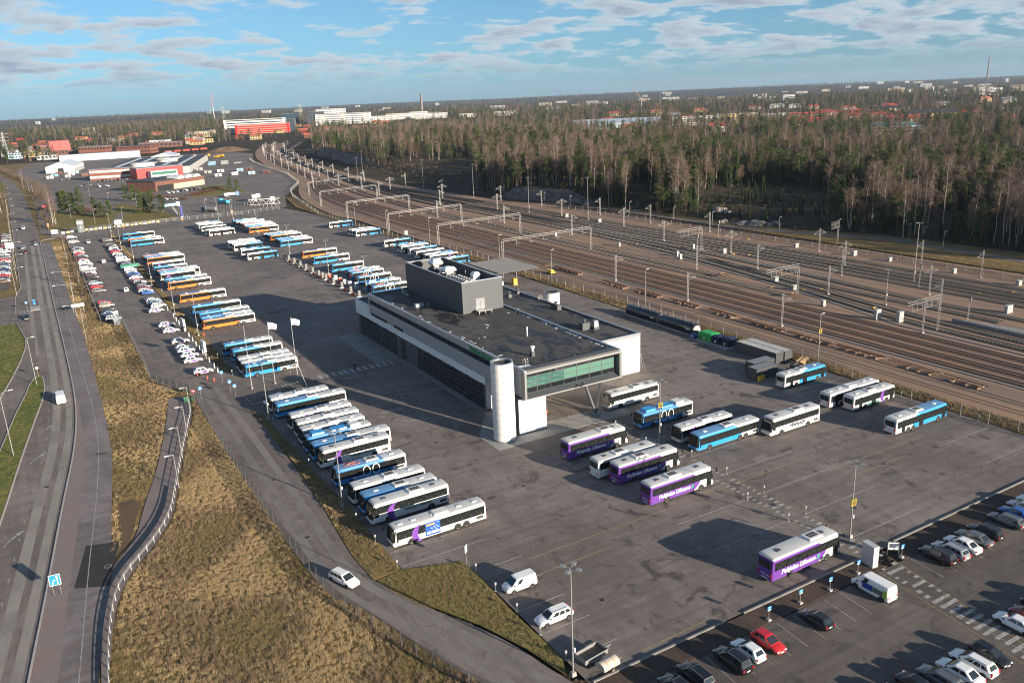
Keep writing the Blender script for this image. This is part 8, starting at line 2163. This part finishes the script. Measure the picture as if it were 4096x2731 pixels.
T = thing('blank_sign', 'white road sign seen from behind on the lawn corner', 'sign', (41.8, 88.5, 0), .7); m = MB(); m.cyl((0, 0, 0), (0, 0, 2.9), .035, n=8); m.obj('post', M_STEEL, T); m = MB(); m.b2(-.35, .35, -.05, -.02, 1.9, 2.95); m.obj('plate', M_WHITE, T)
T = thing('keep_side_sign', 'round pale sign at the tip of the grass median', 'sign', (-5.5, 219.8, 0)); m = MB(); m.cyl((0, 0, 0), (0, 0, 2.4), .04, n=8); m.obj('post', M_STEEL, T); m = MB(); m.cyl((0, -.03, 2.3), (0, -.06, 2.3), .36, n=20); m.obj('disc', mat('sign_pale_green', (.45, .55, .42), .5), T)
def island():
  T = thing('traffic_island', 'small kerbed traffic island with blue arrow sign in the main road', 'traffic island', (-4.4, 303.5, 0)); m = MB(); m.prism([(-1.4, -3), (1.4, -3), (1.5, 3), (-1.5, 3)], 0, .16); m.obj('kerbed_base', M_KERB, T); m = MB(); m.cyl((0, 2, .16), (0, 2, 2.2), .04, n=8); m.obj('post', M_STEEL, T); m = MB(); m.cyl((0, 1.96, 1.3), (0, 1.93, 1.3), .4, n=20); m.obj('disc', M_SBLUE, T); m = MB(); m.b2(-.35, .35, 1.93, 1.96, 1.9, 2.6); m.obj('zebra_plate', M_SBLUE, T)
island()
for i, (x, y) in enumerate([(26.7, 196.1), (28.1, 191.4), (29.1, 189.1), (34.8, 231.5), (66, 208), (71, 211)]):
  T = thing('orange_marker', 'orange-red marker post on the asphalt, %s from the gate' % ORD[i], 'marker post', (x, y, 0), 0, 'orange marker posts'); m = MB(); m.b2(-.1, .1, -.06, .06, .05, 1.1); m.obj('post', M_RED, T); m = MB(); m.b2(-.22, .22, -.22, .22, 0, .06); m.obj('foot', M_UNDER, T)
# ---- chargers
def charger_proto():
  r = bpy.data.objects.new('bus_charger', None); COL.objects.link(r); r['category'] = 'charger'
  m = MB(); m.b2(-.4, .4, -.35, .35, .1, 2.1); m.obj('casing', mat('charger_grey', (.16, .165, .17), .5), r); m = MB(); m.b2(-.42, -.4, -.3, .3, .3, 2.0); m.obj('yellow_front', mat('charger_yellow', (.55, .42, .10), .5), r); m = MB(); m.b2(-.9, .6, -.6, .6, 0, .12); m.obj('plinth', M_WHITE, r)
  for k in range(3): m = MB(); m.cyl((.42, -.2 + .2 * k, 1.6), (.5, -.2 + .2 * k, .5), .035, n=6); m.obj('cable', M_UNDER, r)
  return r
CP = charger_proto()
for i, y in enumerate((328.3, 320.4, 312.3, 304.9, 296.8, 289.5, 285.1, 281.4, 273.1, 264.6, 255.8, 248)):
  place(CP, (85.6, y, 0), 0, 'dark bus charger with yellow front, %s from the far end' % ORD[i], 'bus chargers in a line')
  T = thing('red_barrier', 'orange-red plastic barrier between the chargers, %s from the far end' % ORD[i], 'barrier', (84.6, y + 3.2, 0), 0, 'barriers between chargers'); m = MB(); m.b2(-.2, .2, -.7, .7, .1, .95); m.obj('board', M_RED if i % 3 else mat('orange_wood', (.50, .24, .12), .7), T); m = MB(); m.b2(-.3, .3, -.5, -.35, 0, .1); m.b2(-.3, .3, .35, .5, 0, .1); m.obj('feet', M_UNDER, T)
drop(CP)
for i, (x, y, s, m_) in enumerate([(87.6, 284, 1.3, 0), (88.2, 279, 1.5, 1), (88.4, 274.5, 1.4, 0), (88.6, 270.5, 1.4, 1), (88.8, 266, 1.5, 1), (88.9, 259.5, 2.2, 1)]):
  T = thing('transformer_box', 'grey equipment box behind the chargers, %s from the far end' % ORD[i], 'cabinet', (x, y, 0), 0, 'equipment boxes behind the chargers'); m = MB(); m.b2(-.6, .6, -.6, .6, .05, s); m.obj('casing', mat('cabinet_door') if m_ else M_RED, T); m = MB(); m.b2(-.65, .65, -.65, .65, s, s + .08); m.obj('lid', mat('cabinet_pale'), T)
# ---- canopy and fuel stand
def canopy():
  T = thing('fuel_canopy', 'flat ribbed canopy roof on dark posts behind the depot', 'canopy', (124.5, 226, 0)); m = MB(); m.b2(0, 15, 0, 21, 5.3, 5.65); r = m.obj('deck', mat('canopy_dark', (.06, .062, .065), .6), T)
  rm = MB(); rm.b2(-.02, 15.02, -.1, .1, 5.65, 5.72); me = rm.mesh('rib', mat('canopy_light', (.13, .135, .14), .55, .1))
  for i in range(24): part('rib', me, r, (0, .5 + i * .87, 0))
  for x in (2, 10): 
    for y in (6, 15): m = MB(); m.b2(x - .2, x + .2, y - .2, y + .2, 0, 5.3); m.obj('post', M_TRIMD, T)
  T = thing('fuel_pump', 'orange fuel pump cabinet under the canopy edge', 'fuel pump', (132.8, 230, 0)); m = MB(); m.b2(-.9, .5, -.7, .7, .1, 2.2); m.obj('casing', mat('pump_orange', (.62, .30, .04), .5), T); m = MB(); m.b2(-1.1, .7, -.9, .9, 0, .12); m.obj('plinth', M_TROUGH, T)
  T = thing('air_pump', 'small pale pump post under the canopy', 'pump', (128, 230, 0)); m = MB(); m.b2(-.3, .3, -.3, .3, 0, 1.9); m.obj('casing', M_STEELP, T); m = MB(); m.cyl((.35, 0, 1.5), (.5, 0, .4), .05, n=6); m.obj('hose', M_UNDER, T)
canopy()
# ---- tanks, skips, containers
def tank(y0, y1, label):
  T = thing('storage_tank', label, 'tank', (138.7, (y0 + y1) / 2, 0)); L = (y1 - y0) / 2; n = 14; R = 1.45
  prof = [(R, .35)] + [(R * math.cos(math.pi * k / n), 1.55 + R * .92 * math.sin(math.pi * k / n)) for k in range(n + 1)] + [(-R, .35)]
  m = MB(); secs = []
  for yy, k in ((-L, .86), (-L + .18, .97), (-L + .5, 1), (L - .5, 1), (L - .18, .97), (L, .86)): secs.append([(x * k, yy, .35 + (z - .35) * (k if z > 1 else 1)) for x, z in prof])
  m.loft(secs, 0, True); m.obj('shell', mat('tank_black', (.018, .024, .034), .28, .3, coat=.3), T)
  e = MB(); e.side([(x, z) for x, z in [(p[0] * .84, .4 + (p[1] - .35) * .84) for p in prof]], -L - .03, -L + .02); e.obj('end_plate', mat('tank_end', (.40, .42, .44), .4, .4), T)
  b = MB(); b.b2(-1.6, 1.6, -L - .8, L + .4, 0, .3); b.obj('concrete_base', M_TROUGH, T)
  for i in range(3): d = MB(); d.box(0, 0, 0, .04, .34, .34); q = part('hazard_diamond', d.mesh('hazard_diamond', M_WHITE), T, (-R - .012, -L + 1.2 + i * .55, 1.5), (R_(45), 0, 0))
  r = MB()
  for s in (-.5, .5):
    r.bar((s, -L + .5, 3.5), (s, L - .5, 3.5), .05)
    for k in range(5): r.bar((s, -L + .5 + k * (2 * L - 1) / 4, 2.7), (s, -L + .5 + k * (2 * L - 1) / 4, 3.5), .04)
  r.obj('walkway_rail', M_STEELP, T)
tank(164.2, 177.4, 'black horizontal fuel tank farther from the camera'); tank(150.2, 163.2, 'black horizontal fuel tank nearer the green skip')
def skip(x, y, w, d, h, m, label, lid=True):
  T = thing('waste_skip', label, 'skip', (x, y, 0)); b = MB(); b.frust(-w / 2, w / 2, -d / 2, d / 2, 0, h, -.12); 
  for k in range(4): b.b2(-w / 2 - .14, -w / 2 - .05, -d / 2 + d * k / 3 - .05, -d / 2 + d * k / 3 + .05, .1, h)
  b.obj('body', m, T)
  if lid: l = MB(); l.frust(-w / 2 - .15, w / 2 + .15, -d / 2 - .15, d / 2 + .15, h + .003, h + .35, .5); l.obj('lid', m, T)
  else:
    j = MB(); rr = random.Random(2)
    for k in range(14): j.bar((rr.uniform(-w / 2, w / 2), rr.uniform(-d / 2, d / 2), h - .3), (rr.uniform(-w / 2, w / 2), rr.uniform(-d / 2, d / 2), h + rr.uniform(.3, 1.2)), .12, .5)
    j.obj('scrap', M_DPAN, T)
  p = MB(); p.b2(-w / 2 - .16, -w / 2 - .14, -.25, .25, .5, .9); p.obj('sticker', M_WHITE, T)
skip(138.6, 145.6, 3.2, 4.4, 1.6, mat('skip_green', (.03, .33, .07), .5), 'bright green waste skip beside the black tank'); skip(138.4, 141.8, 2.6, 2.2, 1.7, mat('skip_navy', (.015, .02, .06), .5), 'navy waste skip next to the green one'); skip(138.7, 138.9, 2.8, 2.4, 1.8, mat('skip_navy'), 'navy waste skip nearest the long containers'); skip(136.6, 148.6, 1.4, 1.2, .9, mat('skip_blue', (.03, .06, .22), .5), 'small blue bin between tank and green skip'); skip(133.4, 114.4, 4.6, 2.3, 1.5, mat('skip_blue'), 'blue open skip full of scrap beside the small containers', False); skip(137.4, 149.6, 1.2, 1.2, 1.3, M_UNDER, 'black wheeled bin at the tank end')
struct('waste_platform', MB().prism([(135.6, 136.8), (140.6, 136.8), (140.6, 150), (135.6, 150)], -.02, .12), M_TROUGH)
CT = {}
def container(x, y, L, label, rz=R_(90)):
  T = thing('shipping_container', label, 'container', (x, y, 0), rz); k = L
  if k not in CT:
    m = MB(); n = int(L / .28); hw, h = 1.22, 2.59; top = []
    def wave(a, b, fixed, axis, sgn):
      nn = int((b - a) / .28); pts = []
      for i in range(nn):
        u0 = a + (b - a) * i / nn; u1 = a + (b - a) * (i + .5) / nn; u2 = a + (b - a) * (i + 1) / nn
        pts += [(u0, 0), (u1 - .03, 0), (u1 + .02, -.05), (u2 - .05, -.05)]
      pts.append((b, 0))
      vs = []
      for u, d in pts:
        for z in (.15, h - .1): vs.append((u, fixed + sgn * d, z) if axis == 'x' else (fixed + sgn * d, u, z))
      q = [(2 * i, 2 * i + 2, 2 * i + 3, 2 * i + 1) for i in range(len(pts) - 1)]
      m.add(vs, q)
    wave(-L / 2, L / 2, hw, 'x', 1); wave(-L / 2, L / 2, -hw, 'x', -1); wave(-hw, hw, L / 2, 'y', 1); wave(-hw, hw, -L / 2, 'y', -1)
    f = MB()
    for s in (-1, 1):
      f.b2(-L / 2 - .03, L / 2 + .03, s * hw - .07, s * hw + .07, 0, .16); f.b2(-L / 2 - .03, L / 2 + .03, s * hw - .06, s * hw + .06, h - .12, h)
      for e in (-1, 1): f.b2(e * L / 2 - .07, e * L / 2 + .07, s * hw - .08, s * hw + .08, .1, h)
      f.b2(s * L / 2 - .06, s * L / 2 + .06, -hw, hw, h - .12, h)
    r = MB(); nn = int(L / .45)
    for i in range(nn): r.b2(-L / 2 + L * i / nn, -L / 2 + L * (i + .6) / nn, -hw + .06, hw - .06, h - .12, h - .01); 
    r.b2(-L / 2, L / 2, -hw + .06, hw - .06, h - .13, h - .05)
    CT[k] = (m.mesh('corrugated_wall', mat('container_grey', (.075, .08, .085), .5, .1, var=.1)), f.mesh('corner_frame', mat('container_frame', (.06, .065, .07), .5)), r.mesh('roof_panel', mat('container_roof', (.30, .31, .32), .5, .2, var=.2)))
  for nm, me in zip(('wall', 'frame', 'roof'), CT[k]): part(nm, me, T)
container(137.7, 128.4, 12.2, 'long grey corrugated container on the left of the pair'); container(140.2, 128.2, 12.2, 'long grey corrugated container on the fence side of the pair')
container(128.2, 118.4, 6.06, 'short grey corrugated container with yellow barrier', 0); container(130.6, 121.4, 6.06, 'short grey corrugated container behind the scrap skip', 0)
T = thing('yellow_barrier', 'yellow barrier board with red stripes at the container end', 'barrier', (126.2, 116.8, 0), .1); m = MB(); m.b2(-1.0, 1.0, -.15, .15, .1, 1.15); b = m.obj('board', M_YEL, T); m = MB()
for k in range(5): m.add([(-.7 + k * .32, -.16, .55), (-.55 + k * .32, -.16, .55), (-.42 + k * .32, -.16, .95), (-.57 + k * .32, -.16, .95)], [(0, 1, 2, 3)])
m.obj('red_stripes', M_RED, b)
T = thing('timber_stack', 'stack of pale planks and pallets behind the containers', 'timber', (141.2, 119.2, 0), .4)
for k in range(9): m = MB(); m.b2(-2.2 + .1 * (k % 3), 2.2, -.9 + .2 * k, -.74 + .2 * k, .9 + .06 * (k % 4), 1.02 + .06 * (k % 4)); m.obj('plank', mat('pale_timber', (.48, .33, .19), .7, var=.2), T)
for k in range(4): m = MB(); m.b2(-1.2, .2, -.8, .6, .2 * k, .2 * k + .14); m.obj('pallet', mat('pallet_wood', (.36, .25, .15), .8), T)
T = thing('orange_trestle', 'orange work trestle under the glazed box', 'trestle', (79.2, 128.5, 0)); m = MB()
for x in (-.9, .9): m.bar((x, -.4, 0), (x, 0, 1.0), .08); m.bar((x, .4, 0), (x, 0, 1.0), .08)
m.bar((-1, 0, 1.0), (1, 0, 1.0), .1); m.bar((-1, 0, .5), (1, 0, .5), .08); m.obj('frame', M_RED, T); m = MB(); m.b2(-1, 1, -.3, .3, .1, .16); m.obj('tray', mat('tray_yellow', (.55, .35, .08), .6), T)
# ---- trailers
def trailers():
  T = thing('box_trailer', 'open pale box trailer on two axles by the lamp post', 'trailer', (44.4, 63.6, 0), .12); m = MB()
  m.b2(-1.6, 1.6, -.85, .85, .62, .7); m.obj('floor', mat('plywood', (.16, .12, .09), .8), T)
  for a in ((-1.62, 1.62, -.9, -.85), (-1.62, 1.62, .85, .9), (-1.67, -1.62, -.9, .9), (1.62, 1.67, -.9, .9)): m = MB(); m.b2(a[0], a[1], a[2], a[3], .6, 1.12); m.obj('side_board', M_STEEL, T)
  m = MB(); m.bar((1.65, 0, .6), (2.9, 0, .6), .1); m.bar((2.6, 0, .6), (2.6, 0, .1), .08); m.obj('drawbar', M_STEEL, T)
  for x in (-.4, .35):
    for s in (-1, 1): add_wheel(T, x, s * .98, .3, .18)
  for s in (-1, 1): m = MB(); m.b2(-.8, .75, s * .98 - .12, s * .98 + .12, .62, .68); m.obj('mudguard', M_STEEL, T)
  T = thing('tarp_trailer', 'small trailer under a pale strapped cover', 'trailer', (45.0, 61.4, 0), .12); m = MB()
  n = 8; prof = [(.75, .5)] + [(.75 * math.cos(math.pi * k / n), .75 + .5 * math.sin(math.pi * k / n)) for k in range(n + 1)] + [(-.75, .5)]
  m.loft([[(x, y * 1.0, z) for y, z in prof] for x in (-1.15, 1.15)], 0, True); m.obj('cover', mat('canvas', (.48, .43, .36), .85, var=.1), T)
  for x in (-.5, .5): m = MB(); m.loft([[(x + d, y * 1.012, z * 1.008) for y, z in prof] for d in (-.03, .03)]); m.obj('strap', mat('strap_orange', (.45, .20, .08), .7), T)
  for s in (-1, 1): add_wheel(T, 0, s * .85, .3, .16)
  m = MB(); m.bar((1.1, 0, .5), (2.0, 0, .5), .08); m.obj('drawbar', M_STEEL, T)
trailers()
# ---- bicycles
BK = {}
def bike(x, y, rz, label, lean=.0):
  T = thing('bicycle', label, 'bicycle', (x, y, 0), rz, 'bicycles at the racks')
  if not BK:
    for nm in ('w', 'f', 's', 'h'): BK[nm] = MB()
    w = BK['w']; n = 20
    for i in range(n):
      a0, a1 = 2 * math.pi * i / n, 2 * math.pi * (i + 1) / n; w.bar((.34 * math.cos(a0), 0, .34 + .34 * math.sin(a0)), (.34 * math.cos(a1), 0, .34 + .34 * math.sin(a1)), .045)
    f = BK['f']; A, B_, C, D = (-.52, 0, .34), (-.15, 0, .32), (-.3, 0, .85), (.38, 0, .82)
    for p, q in ((A, B_), (A, C), (B_, C), (C, D), (B_, D), (D, (.52, 0, .34)), (D, (.36, 0, .98))): f.bar(p, q, .045)
    BK['s'].frust(-.44, -.18, -.08, .08, .88, .95, .03); BK['h'].bar((.34, -.3, 1.0), (.34, .3, 1.0), .04)
    BK['w'] = w.mesh('bicycle_wheel', M_TYRE); BK['f'] = f.mesh('frame', mat('bike_dark', (.05, .05, .055), .4)); BK['s'] = BK['s'].mesh('saddle', M_UNDER); BK['h'] = BK['h'].mesh('handlebar', M_STEEL)
  part('wheel', BK['w'], T, (-.52, 0, 0)); part('wheel', BK['w'], T, (.52, 0, 0)); part('frame', BK['f'], T); part('saddle', BK['s'], T); part('handlebar', BK['h'], T)
for i, (x, y, r) in enumerate([(40.6, 173.4, 1.5), (41.5, 173.7, 1.7), (42.3, 173.5, 1.6), (43.2, 173.8, 1.5), (44.1, 174.1, 1.75), (45.4, 173.9, .6), (46.3, 174.4, .2), (48.0, 174.0, .9)]): bike(x, y, r, 'dark bicycle at the racks beside the parked buses, %s from the left' % ORD[i])
T = thing('bike_racks', 'row of low bent bicycle racks by the flagpoles', 'bicycle rack', (33.6, 171.2, 0))
for i in range(16): m = MB() ; x = .4 + i * .62; m.bar((x, 0, 0), (x, 0, .7), .05); m.bar((x, 0, .7), (x, .9, .7), .05); m.bar((x, .9, .7), (x, .9, 0), .05); m.obj('rack_hoop', M_STEEL, T)
struct('bike_stand_kerb', wall_ribbon(MB(), [(32.6, 173.4), (32.8, 168.6), (37.5, 168.4)], .15, 0, .14), M_KERB)
# ---- person on the zebra crossing
def person(x, y, rz, label):
  T = thing('person', label, 'person', (x, y, 0), rz)
  V = [(0, 0, .95), (0, 0, 1.15), (0, 0, 1.38), (0, 0, 1.50), (.02, 0, 1.60), (.03, 0, 1.72), (0, .10, .92), (.16, .11, .52), (.10, .11, .10), (.26, .11, .045), (0, -.10, .92), (-.06, -.11, .50), (-.30, -.11, .14), (-.20, -.11, .05), (-.01, .20, 1.40), (-.10, .25, 1.12), (.06, .24, .90), (.11, .235, .82), (-.01, -.20, 1.40), (.06, -.25, 1.13), (.20, -.22, .96), (.25, -.215, .89)]
  E_ = [(0, 1), (1, 2), (2, 3), (3, 4), (4, 5), (0, 6), (6, 7), (7, 8), (8, 9), (0, 10), (10, 11), (11, 12), (12, 13), (2, 14), (14, 15), (15, 16), (16, 17), (2, 18), (18, 19), (19, 20), (20, 21)]
  rad = [.17, .17, .19, .07, .085, .10, .10, .075, .05, .045, .10, .075, .05, .045, .08, .06, .042, .035, .08, .06, .042, .035]
  me = bpy.data.meshes.new('body'); me.from_pydata(V, E_, []); o = part('body', me, T)
  sk = o.modifiers.new('skin', 'SKIN')
  for i, v in enumerate(me.skin_vertices[0].data): v.radius = (rad[i], rad[i]); v.use_root = i == 0
  ss = o.modifiers.new('smooth', 'SUBSURF'); ss.levels = 2; ss.render_levels = 2
  bpy.context.view_layer.update()
  nm = bpy.data.meshes.new_from_object(o.evaluated_get(bpy.context.evaluated_depsgraph_get())); nm.name = 'body'
  o.modifiers.clear(); o.data = nm; nm.materials.clear()
  for m in (mat('dark_coat', (.018, .018, .022), .85), mat('skin', (.45, .28, .20), .6), mat('dark_trousers', (.02, .022, .03), .85)): nm.materials.append(m)
  for p in nm.polygons:
    p.use_smooth = True; c = p.center
    p.material_index = 1 if (c.z > 1.53 and c.x > .03) or (c.z < .93 and abs(c.y) > .19) else (2 if c.z < .82 else 0)
  h = MB(); h.cyl((.0, 0, 1.66), (.0, 0, 1.80), .115, .06, n=12); h.obj('hair', mat('dark_hair', (.02, .015, .012), .8), T)
  ct = MB(); ct.cyl((0, 0, .68), (0, 0, 1.42), .23, .19, n=14); ct.obj('coat', mat('dark_coat'), T)
  b = MB(); b.box(-.24, 0, 1.18, .16, .28, .42); b.obj('backpack', M_UNDER, T)
person(58.4, 177.2, math.pi - .1, 'person in dark coat walking over the zebra crossing')
person(31.0, 241.6, 1.2, 'person in dark clothes standing by the farther charging cabinet')
person(31.2, 207.4, 1.5, 'person in dark clothes beside the row of stickered cars')
# ---- far yard end: barriers, signs, lorries
for i in range(22):
  x = 12.5 + i * 2.25; T = thing('road_barrier', 'yellow and white road barrier block at the far entrance, %s from the left' % ORD[i], 'barrier', (x, 489.5 + (i % 3) * .8 + x * .12, 0), .1, 'barrier blocks at the far entrance'); m = MB(); m.frust(-.9, .9, -.35, .35, 0, .9, .14); m.obj('block', M_YEL if i % 2 else M_WHITE, T); m = MB(); m.b2(-.3, .3, -.36, -.22, .25, .62); m.obj('reflector_patch', M_WHITE if i % 2 else mat('barrier_orange', (.7, .25, .03), .5), T)
T = thing('entrance_totem', 'tall dark grey entrance totem with white panel and arrow', 'sign', (21.0, 488, 0), -.1); m = MB(); m.b2(-1.5, 1.5, -.25, .25, 0, 6.6); b = m.obj('totem_body', mat('totem_grey', (.16, .18, .19), .5), T); m = MB(); m.b2(-1.5, 1.5, -.27, -.25, 4.6, 5.6); m.obj('white_panel', M_WHITE, b); m = MB(); m.bar((-.2, -.28, 3.2), (.3, -.28, 2.6), .02, .16); m.bar((.3, -.28, 2.6), (-.2, -.28, 2.0), .02, .16); m.obj('arrow', M_WHITE, b)
def board(x, y, w, z0, z1, rz, label):
  T = thing('billboard', label, 'sign', (x, y, 0), rz); m = MB(); m.b2(-w / 2, w / 2, -.06, .06, z0, z1); m.obj('panel', M_WHITE, T)
  for s in (-.4, .4): m = MB(); m.b2(s * w - .06, s * w + .06, .06, .18, 0, z1); m.obj('post', M_STEEL, T)
for a in ((39, 487, 3.6, 2.2, 4.6, -.3, 'white sign board right of the yellow barriers'), (8.6, 486, 3.2, 1.0, 3.0, -.2, 'white sign board at the corner of the main road'), (-11.4, 446, 3.4, 1.4, 4.0, .1, 'white sign board at the left road edge'), (7.4, 287, 3.6, 1.9, 2.9, 0, 'long white direction sign beside the cycleway lamp'), (16.6, 271, 1.3, 1.3, 2.2, .3, 'small white notice at the end of the fence row cars')): board(*a)
T = thing('meter_box', 'grey slanted meter cabinet at the end of the bank fence', 'cabinet', (16.0, 262.5, 0), .1); m = MB(); m.b2(-.9, .9, -.6, .6, 0, 1.5); m.obj('casing', mat('cabinet_slate', (.18, .20, .22), .5), T); m = MB(); m.add([(-1, -.7, 1.5), (1, -.7, 1.5), (1, .7, 1.9), (-1, .7, 1.9)], [(0, 1, 2, 3)]); m.obj('sloping_lid', mat('cabinet_door'), T)
def lorry(x, y, rz, cabm, bodym, label, tanker=False):
  T = thing('lorry', label, 'lorry', (x, y, 0), rz); m = MB(); m.frust(3.0, 5.2, -1.22, 1.22, .6, 3.2, .1); c = m.obj('cab', cabm, T); m = MB(); m.b2(5.12, 5.2, -1.0, 1.0, 1.8, 2.8); m.obj('windscreen', M_CGLASS, c); m = MB(); m.b2(-5, 5, -.45, .45, .6, .95); m.obj('chassis', M_UNDER, T); m = MB()
  if tanker: m.cyl((-5, 0, 2.1), (2.6, 0, 2.1), 1.15, n=20); m.obj('tank', bodym, T)
  else: m.b2(-5, 2.6, -1.22, 1.22, 1.0, 2.6); m.obj('load_body', bodym, T)
  for q in (4.2, -2.6, -4.0):
    for s in (-1, 1): add_wheel(T, q, s * 1.1, .5, .3)
lorry(92, 520, 2.2, PAINT['navy'], M_STEEL, 'silver tanker lorry in the far lorry park', True); lorry(108, 556, 1.9, mat('cab_turquoise', (.05, .42, .52), .4), mat('cab_turquoise'), 'turquoise tipper lorry by the far lawn island'); lorry(122, 600, .1, PAINT['blue'], M_WHITE, 'blue and white lorry beyond the lawn island'); lorry(77.5, 566, .3, M_WHITE, mat('load_blue', (.25, .48, .60), .5), 'small lorry with light blue box at the lorry park fence')
T = thing('truss_gate', 'white lattice sliding gate at the far yard exit', 'gate', (118, 532, 0), -.35); m = MB()
for z in (.4, 3.6): m.bar((0, 0, z), (19, 0, z), .25)
for k in range(9): m.bar((k * 19 / 9, 0, .4 if k % 2 else 3.6), ((k + 1) * 19 / 9, 0, 3.6 if k % 2 else .4), .16)
m.obj('truss', mat('gate_white', (.66, .66, .64), .5), T); m = MB()
for k in range(5): m.b2(k * 4.6, k * 4.6 + .15, -.1, .1, 0, .5)
m.obj('support', M_STEEL, T)
for i, (x, y) in enumerate([(132, 530), (126, 552), (129.5, 556)]):
  T = thing('silo_box', 'grey box on legs by the far gate, %s' % ORD[i], 'tank', (x, y, 0), .1); m = MB(); m.frust(-1.4, 1.4, -1.2, 1.2, 2.2, 4.6, -.1); m.obj('bin', mat('cabinet_pale'), T); m = MB()
  for sx in (-1.2, 1.2):
    for sy in (-1, 1): m.bar((sx, sy, 0), (sx, sy, 2.2), .14)
  m.obj('legs', M_STEEL, T)
T = thing('pictured_pylon_sign', 'slim blue advertising pylon at the lorry park corner', 'sign', (73.4, 500, 0)); m = MB(); m.b2(-.5, .5, -.2, .2, 0, 7.5); m.obj('pylon_body', mat('sign_royal', (.02, .04, .28), .5), T); m = MB(); m.b2(-1, 1, -.6, .6, 0, .4); m.obj('base', M_TROUGH, T)
for i, (x, y) in enumerate([(40.5, 478), (70.5, 482), (98, 486), (6.6, 512)]):
  T = thing('speed_sign', 'round white and red road sign at the far street, %s from the left' % ORD[i], 'sign', (x, y, 0), -.2); m = MB(); m.cyl((0, 0, 0), (0, 0, 2.8), .05, n=8); m.obj('post', M_STEEL, T); m = MB(); m.cyl((0, -.05, 3.2), (0, -.1, 3.2), .55, n=18); s = m.obj('disc', mat('sign_red'), T); m = MB(); m.cyl((0, -.1, 3.2), (0, -.11, 3.2), .38, n=18); m.obj('disc_face', M_WHITE, s); m = MB(); m.b2(-.5, .5, -.1, -.05, 1.7, 2.4); m.obj('lower_plate', mat('barrier_orange'), T)
T = thing('green_tarp_boat', 'green tarpaulin-covered boat on a trailer in the car row', 'boat', (29.8, 356.6, 0)); m = MB(); m.loft([[(x, y * w, z) for y, z in ((.9, .7), (.7, 1.5), (0, 1.9), (-.7, 1.5), (-.9, .7), (0, .45))] for x, w in ((-3.2, .8), (-2, 1), (1, 1), (2.6, .6), (3.4, .1))]); m.obj('cover', mat('tarp_green', (.04, .20, .14), .6), T)
for s in (-1, 1): add_wheel(T, -.6, s * .9, .3, .18)
T = thing('box_trailer', 'pickup with grey canvas box in the row against the bank fence', 'car', (15.4, 363.5, 0)); m = MB(); m.b2(-3.0, .3, -1.0, 1.0, .5, 2.3); m.obj('canvas_box', mat('canvas_grey', (.40, .41, .40), .8), T); m = MB(); m.frust(.3, 2.9, -.88, .88, .4, 1.1, .05); m.frust(.4, 2.0, -.82, .82, 1.1, 1.65, .25); m.obj('body', PAINT['silver'], T)
for x in (-1.6, 2.1):
  for s in (-1, 1): add_wheel(T, x, s * .82, .33, .2)
T = thing('small_purple_van', 'small white and purple van tucked beside the bicycle stand', 'van', (36.8, 166.8, 0), math.pi + .2); m = MB(); m.side([(-2.1, .35), (2.0, .35), (2.1, .8), (1.3, 1.0), (.7, 1.75), (-2.0, 1.8)][::-1], -.85, .85); m.obj('body', PAINT['white'], T); m = MB(); m.b2(-2.0, .1, .852, .866, .6, 1.6); m.b2(-2.0, .1, -.866, -.852, .6, 1.6); m.obj('purple_side', M_BTXT['purple'], T); m = MB(); m.add([(1.32, -.72, 1.02), (1.32, .72, 1.02), (.76, .68, 1.72), (.76, -.68, 1.72)], [(0, 1, 2, 3)]); m.obj('windscreen', M_CGLASS, T)
for x in (-1.3, 1.35):
  for s in (-1, 1): add_wheel(T, x, s * .78, .3, .2)
T = thing('yellow_rail_trolley', 'yellow rail trolley standing on the sidings behind the canopy', 'trolley', (151, 236.5, 0), 1.5); m = MB(); m.b2(-1.6, 1.6, -.9, .9, .5, .8); m.obj('frame', M_YEL, T); m = MB()
for x in (-1.2, -.2, .8): m.bar((x, -.8, .8), (x + .5, .6, 1.7), .12)
m.b2(-1.0, .6, -.5, .5, .8, 1.5); m.obj('machinery', M_YEL, T); m = MB()
for x in (-1, 1): m.cyl((x, -.8, .35), (x, .8, .35), .34, n=12)
m.obj('wheelset', M_TYRE, T)
struct('roadside_ground', MB().sheet([(-90, 500), (60, 500), (60, 1300), (-90, 1300)], -.09), M_DRY)
HAZE = 4e-5
def haze():
  x0, x1, y0, y1, z0, z1 = -13600, 13600, -13600, 13600, -25, 176
  m = MB(); m.b2(x0, x1, y0, y1, z0, z1)
  mt = bpy.data.materials.new('haze_air'); mt.use_nodes = True; nt = mt.node_tree; nt.nodes.clear()
  o = nt.nodes.new('ShaderNodeOutputMaterial'); v = nt.nodes.new('ShaderNodeVolumePrincipled')
  v.inputs['Color'].default_value = (.62, .78, 1.0, 1); v.inputs['Density'].default_value = HAZE; v.inputs['Anisotropy'].default_value = .2
  nt.links.new(v.outputs[0], o.inputs['Volume'])
  h = m.obj('haze', mt); h['kind'] = 'stuff'
haze()
print('OBJECTS', len(bpy.data.objects), 'dup labels', sum(1 for v in LABELS.values() if v > 1))
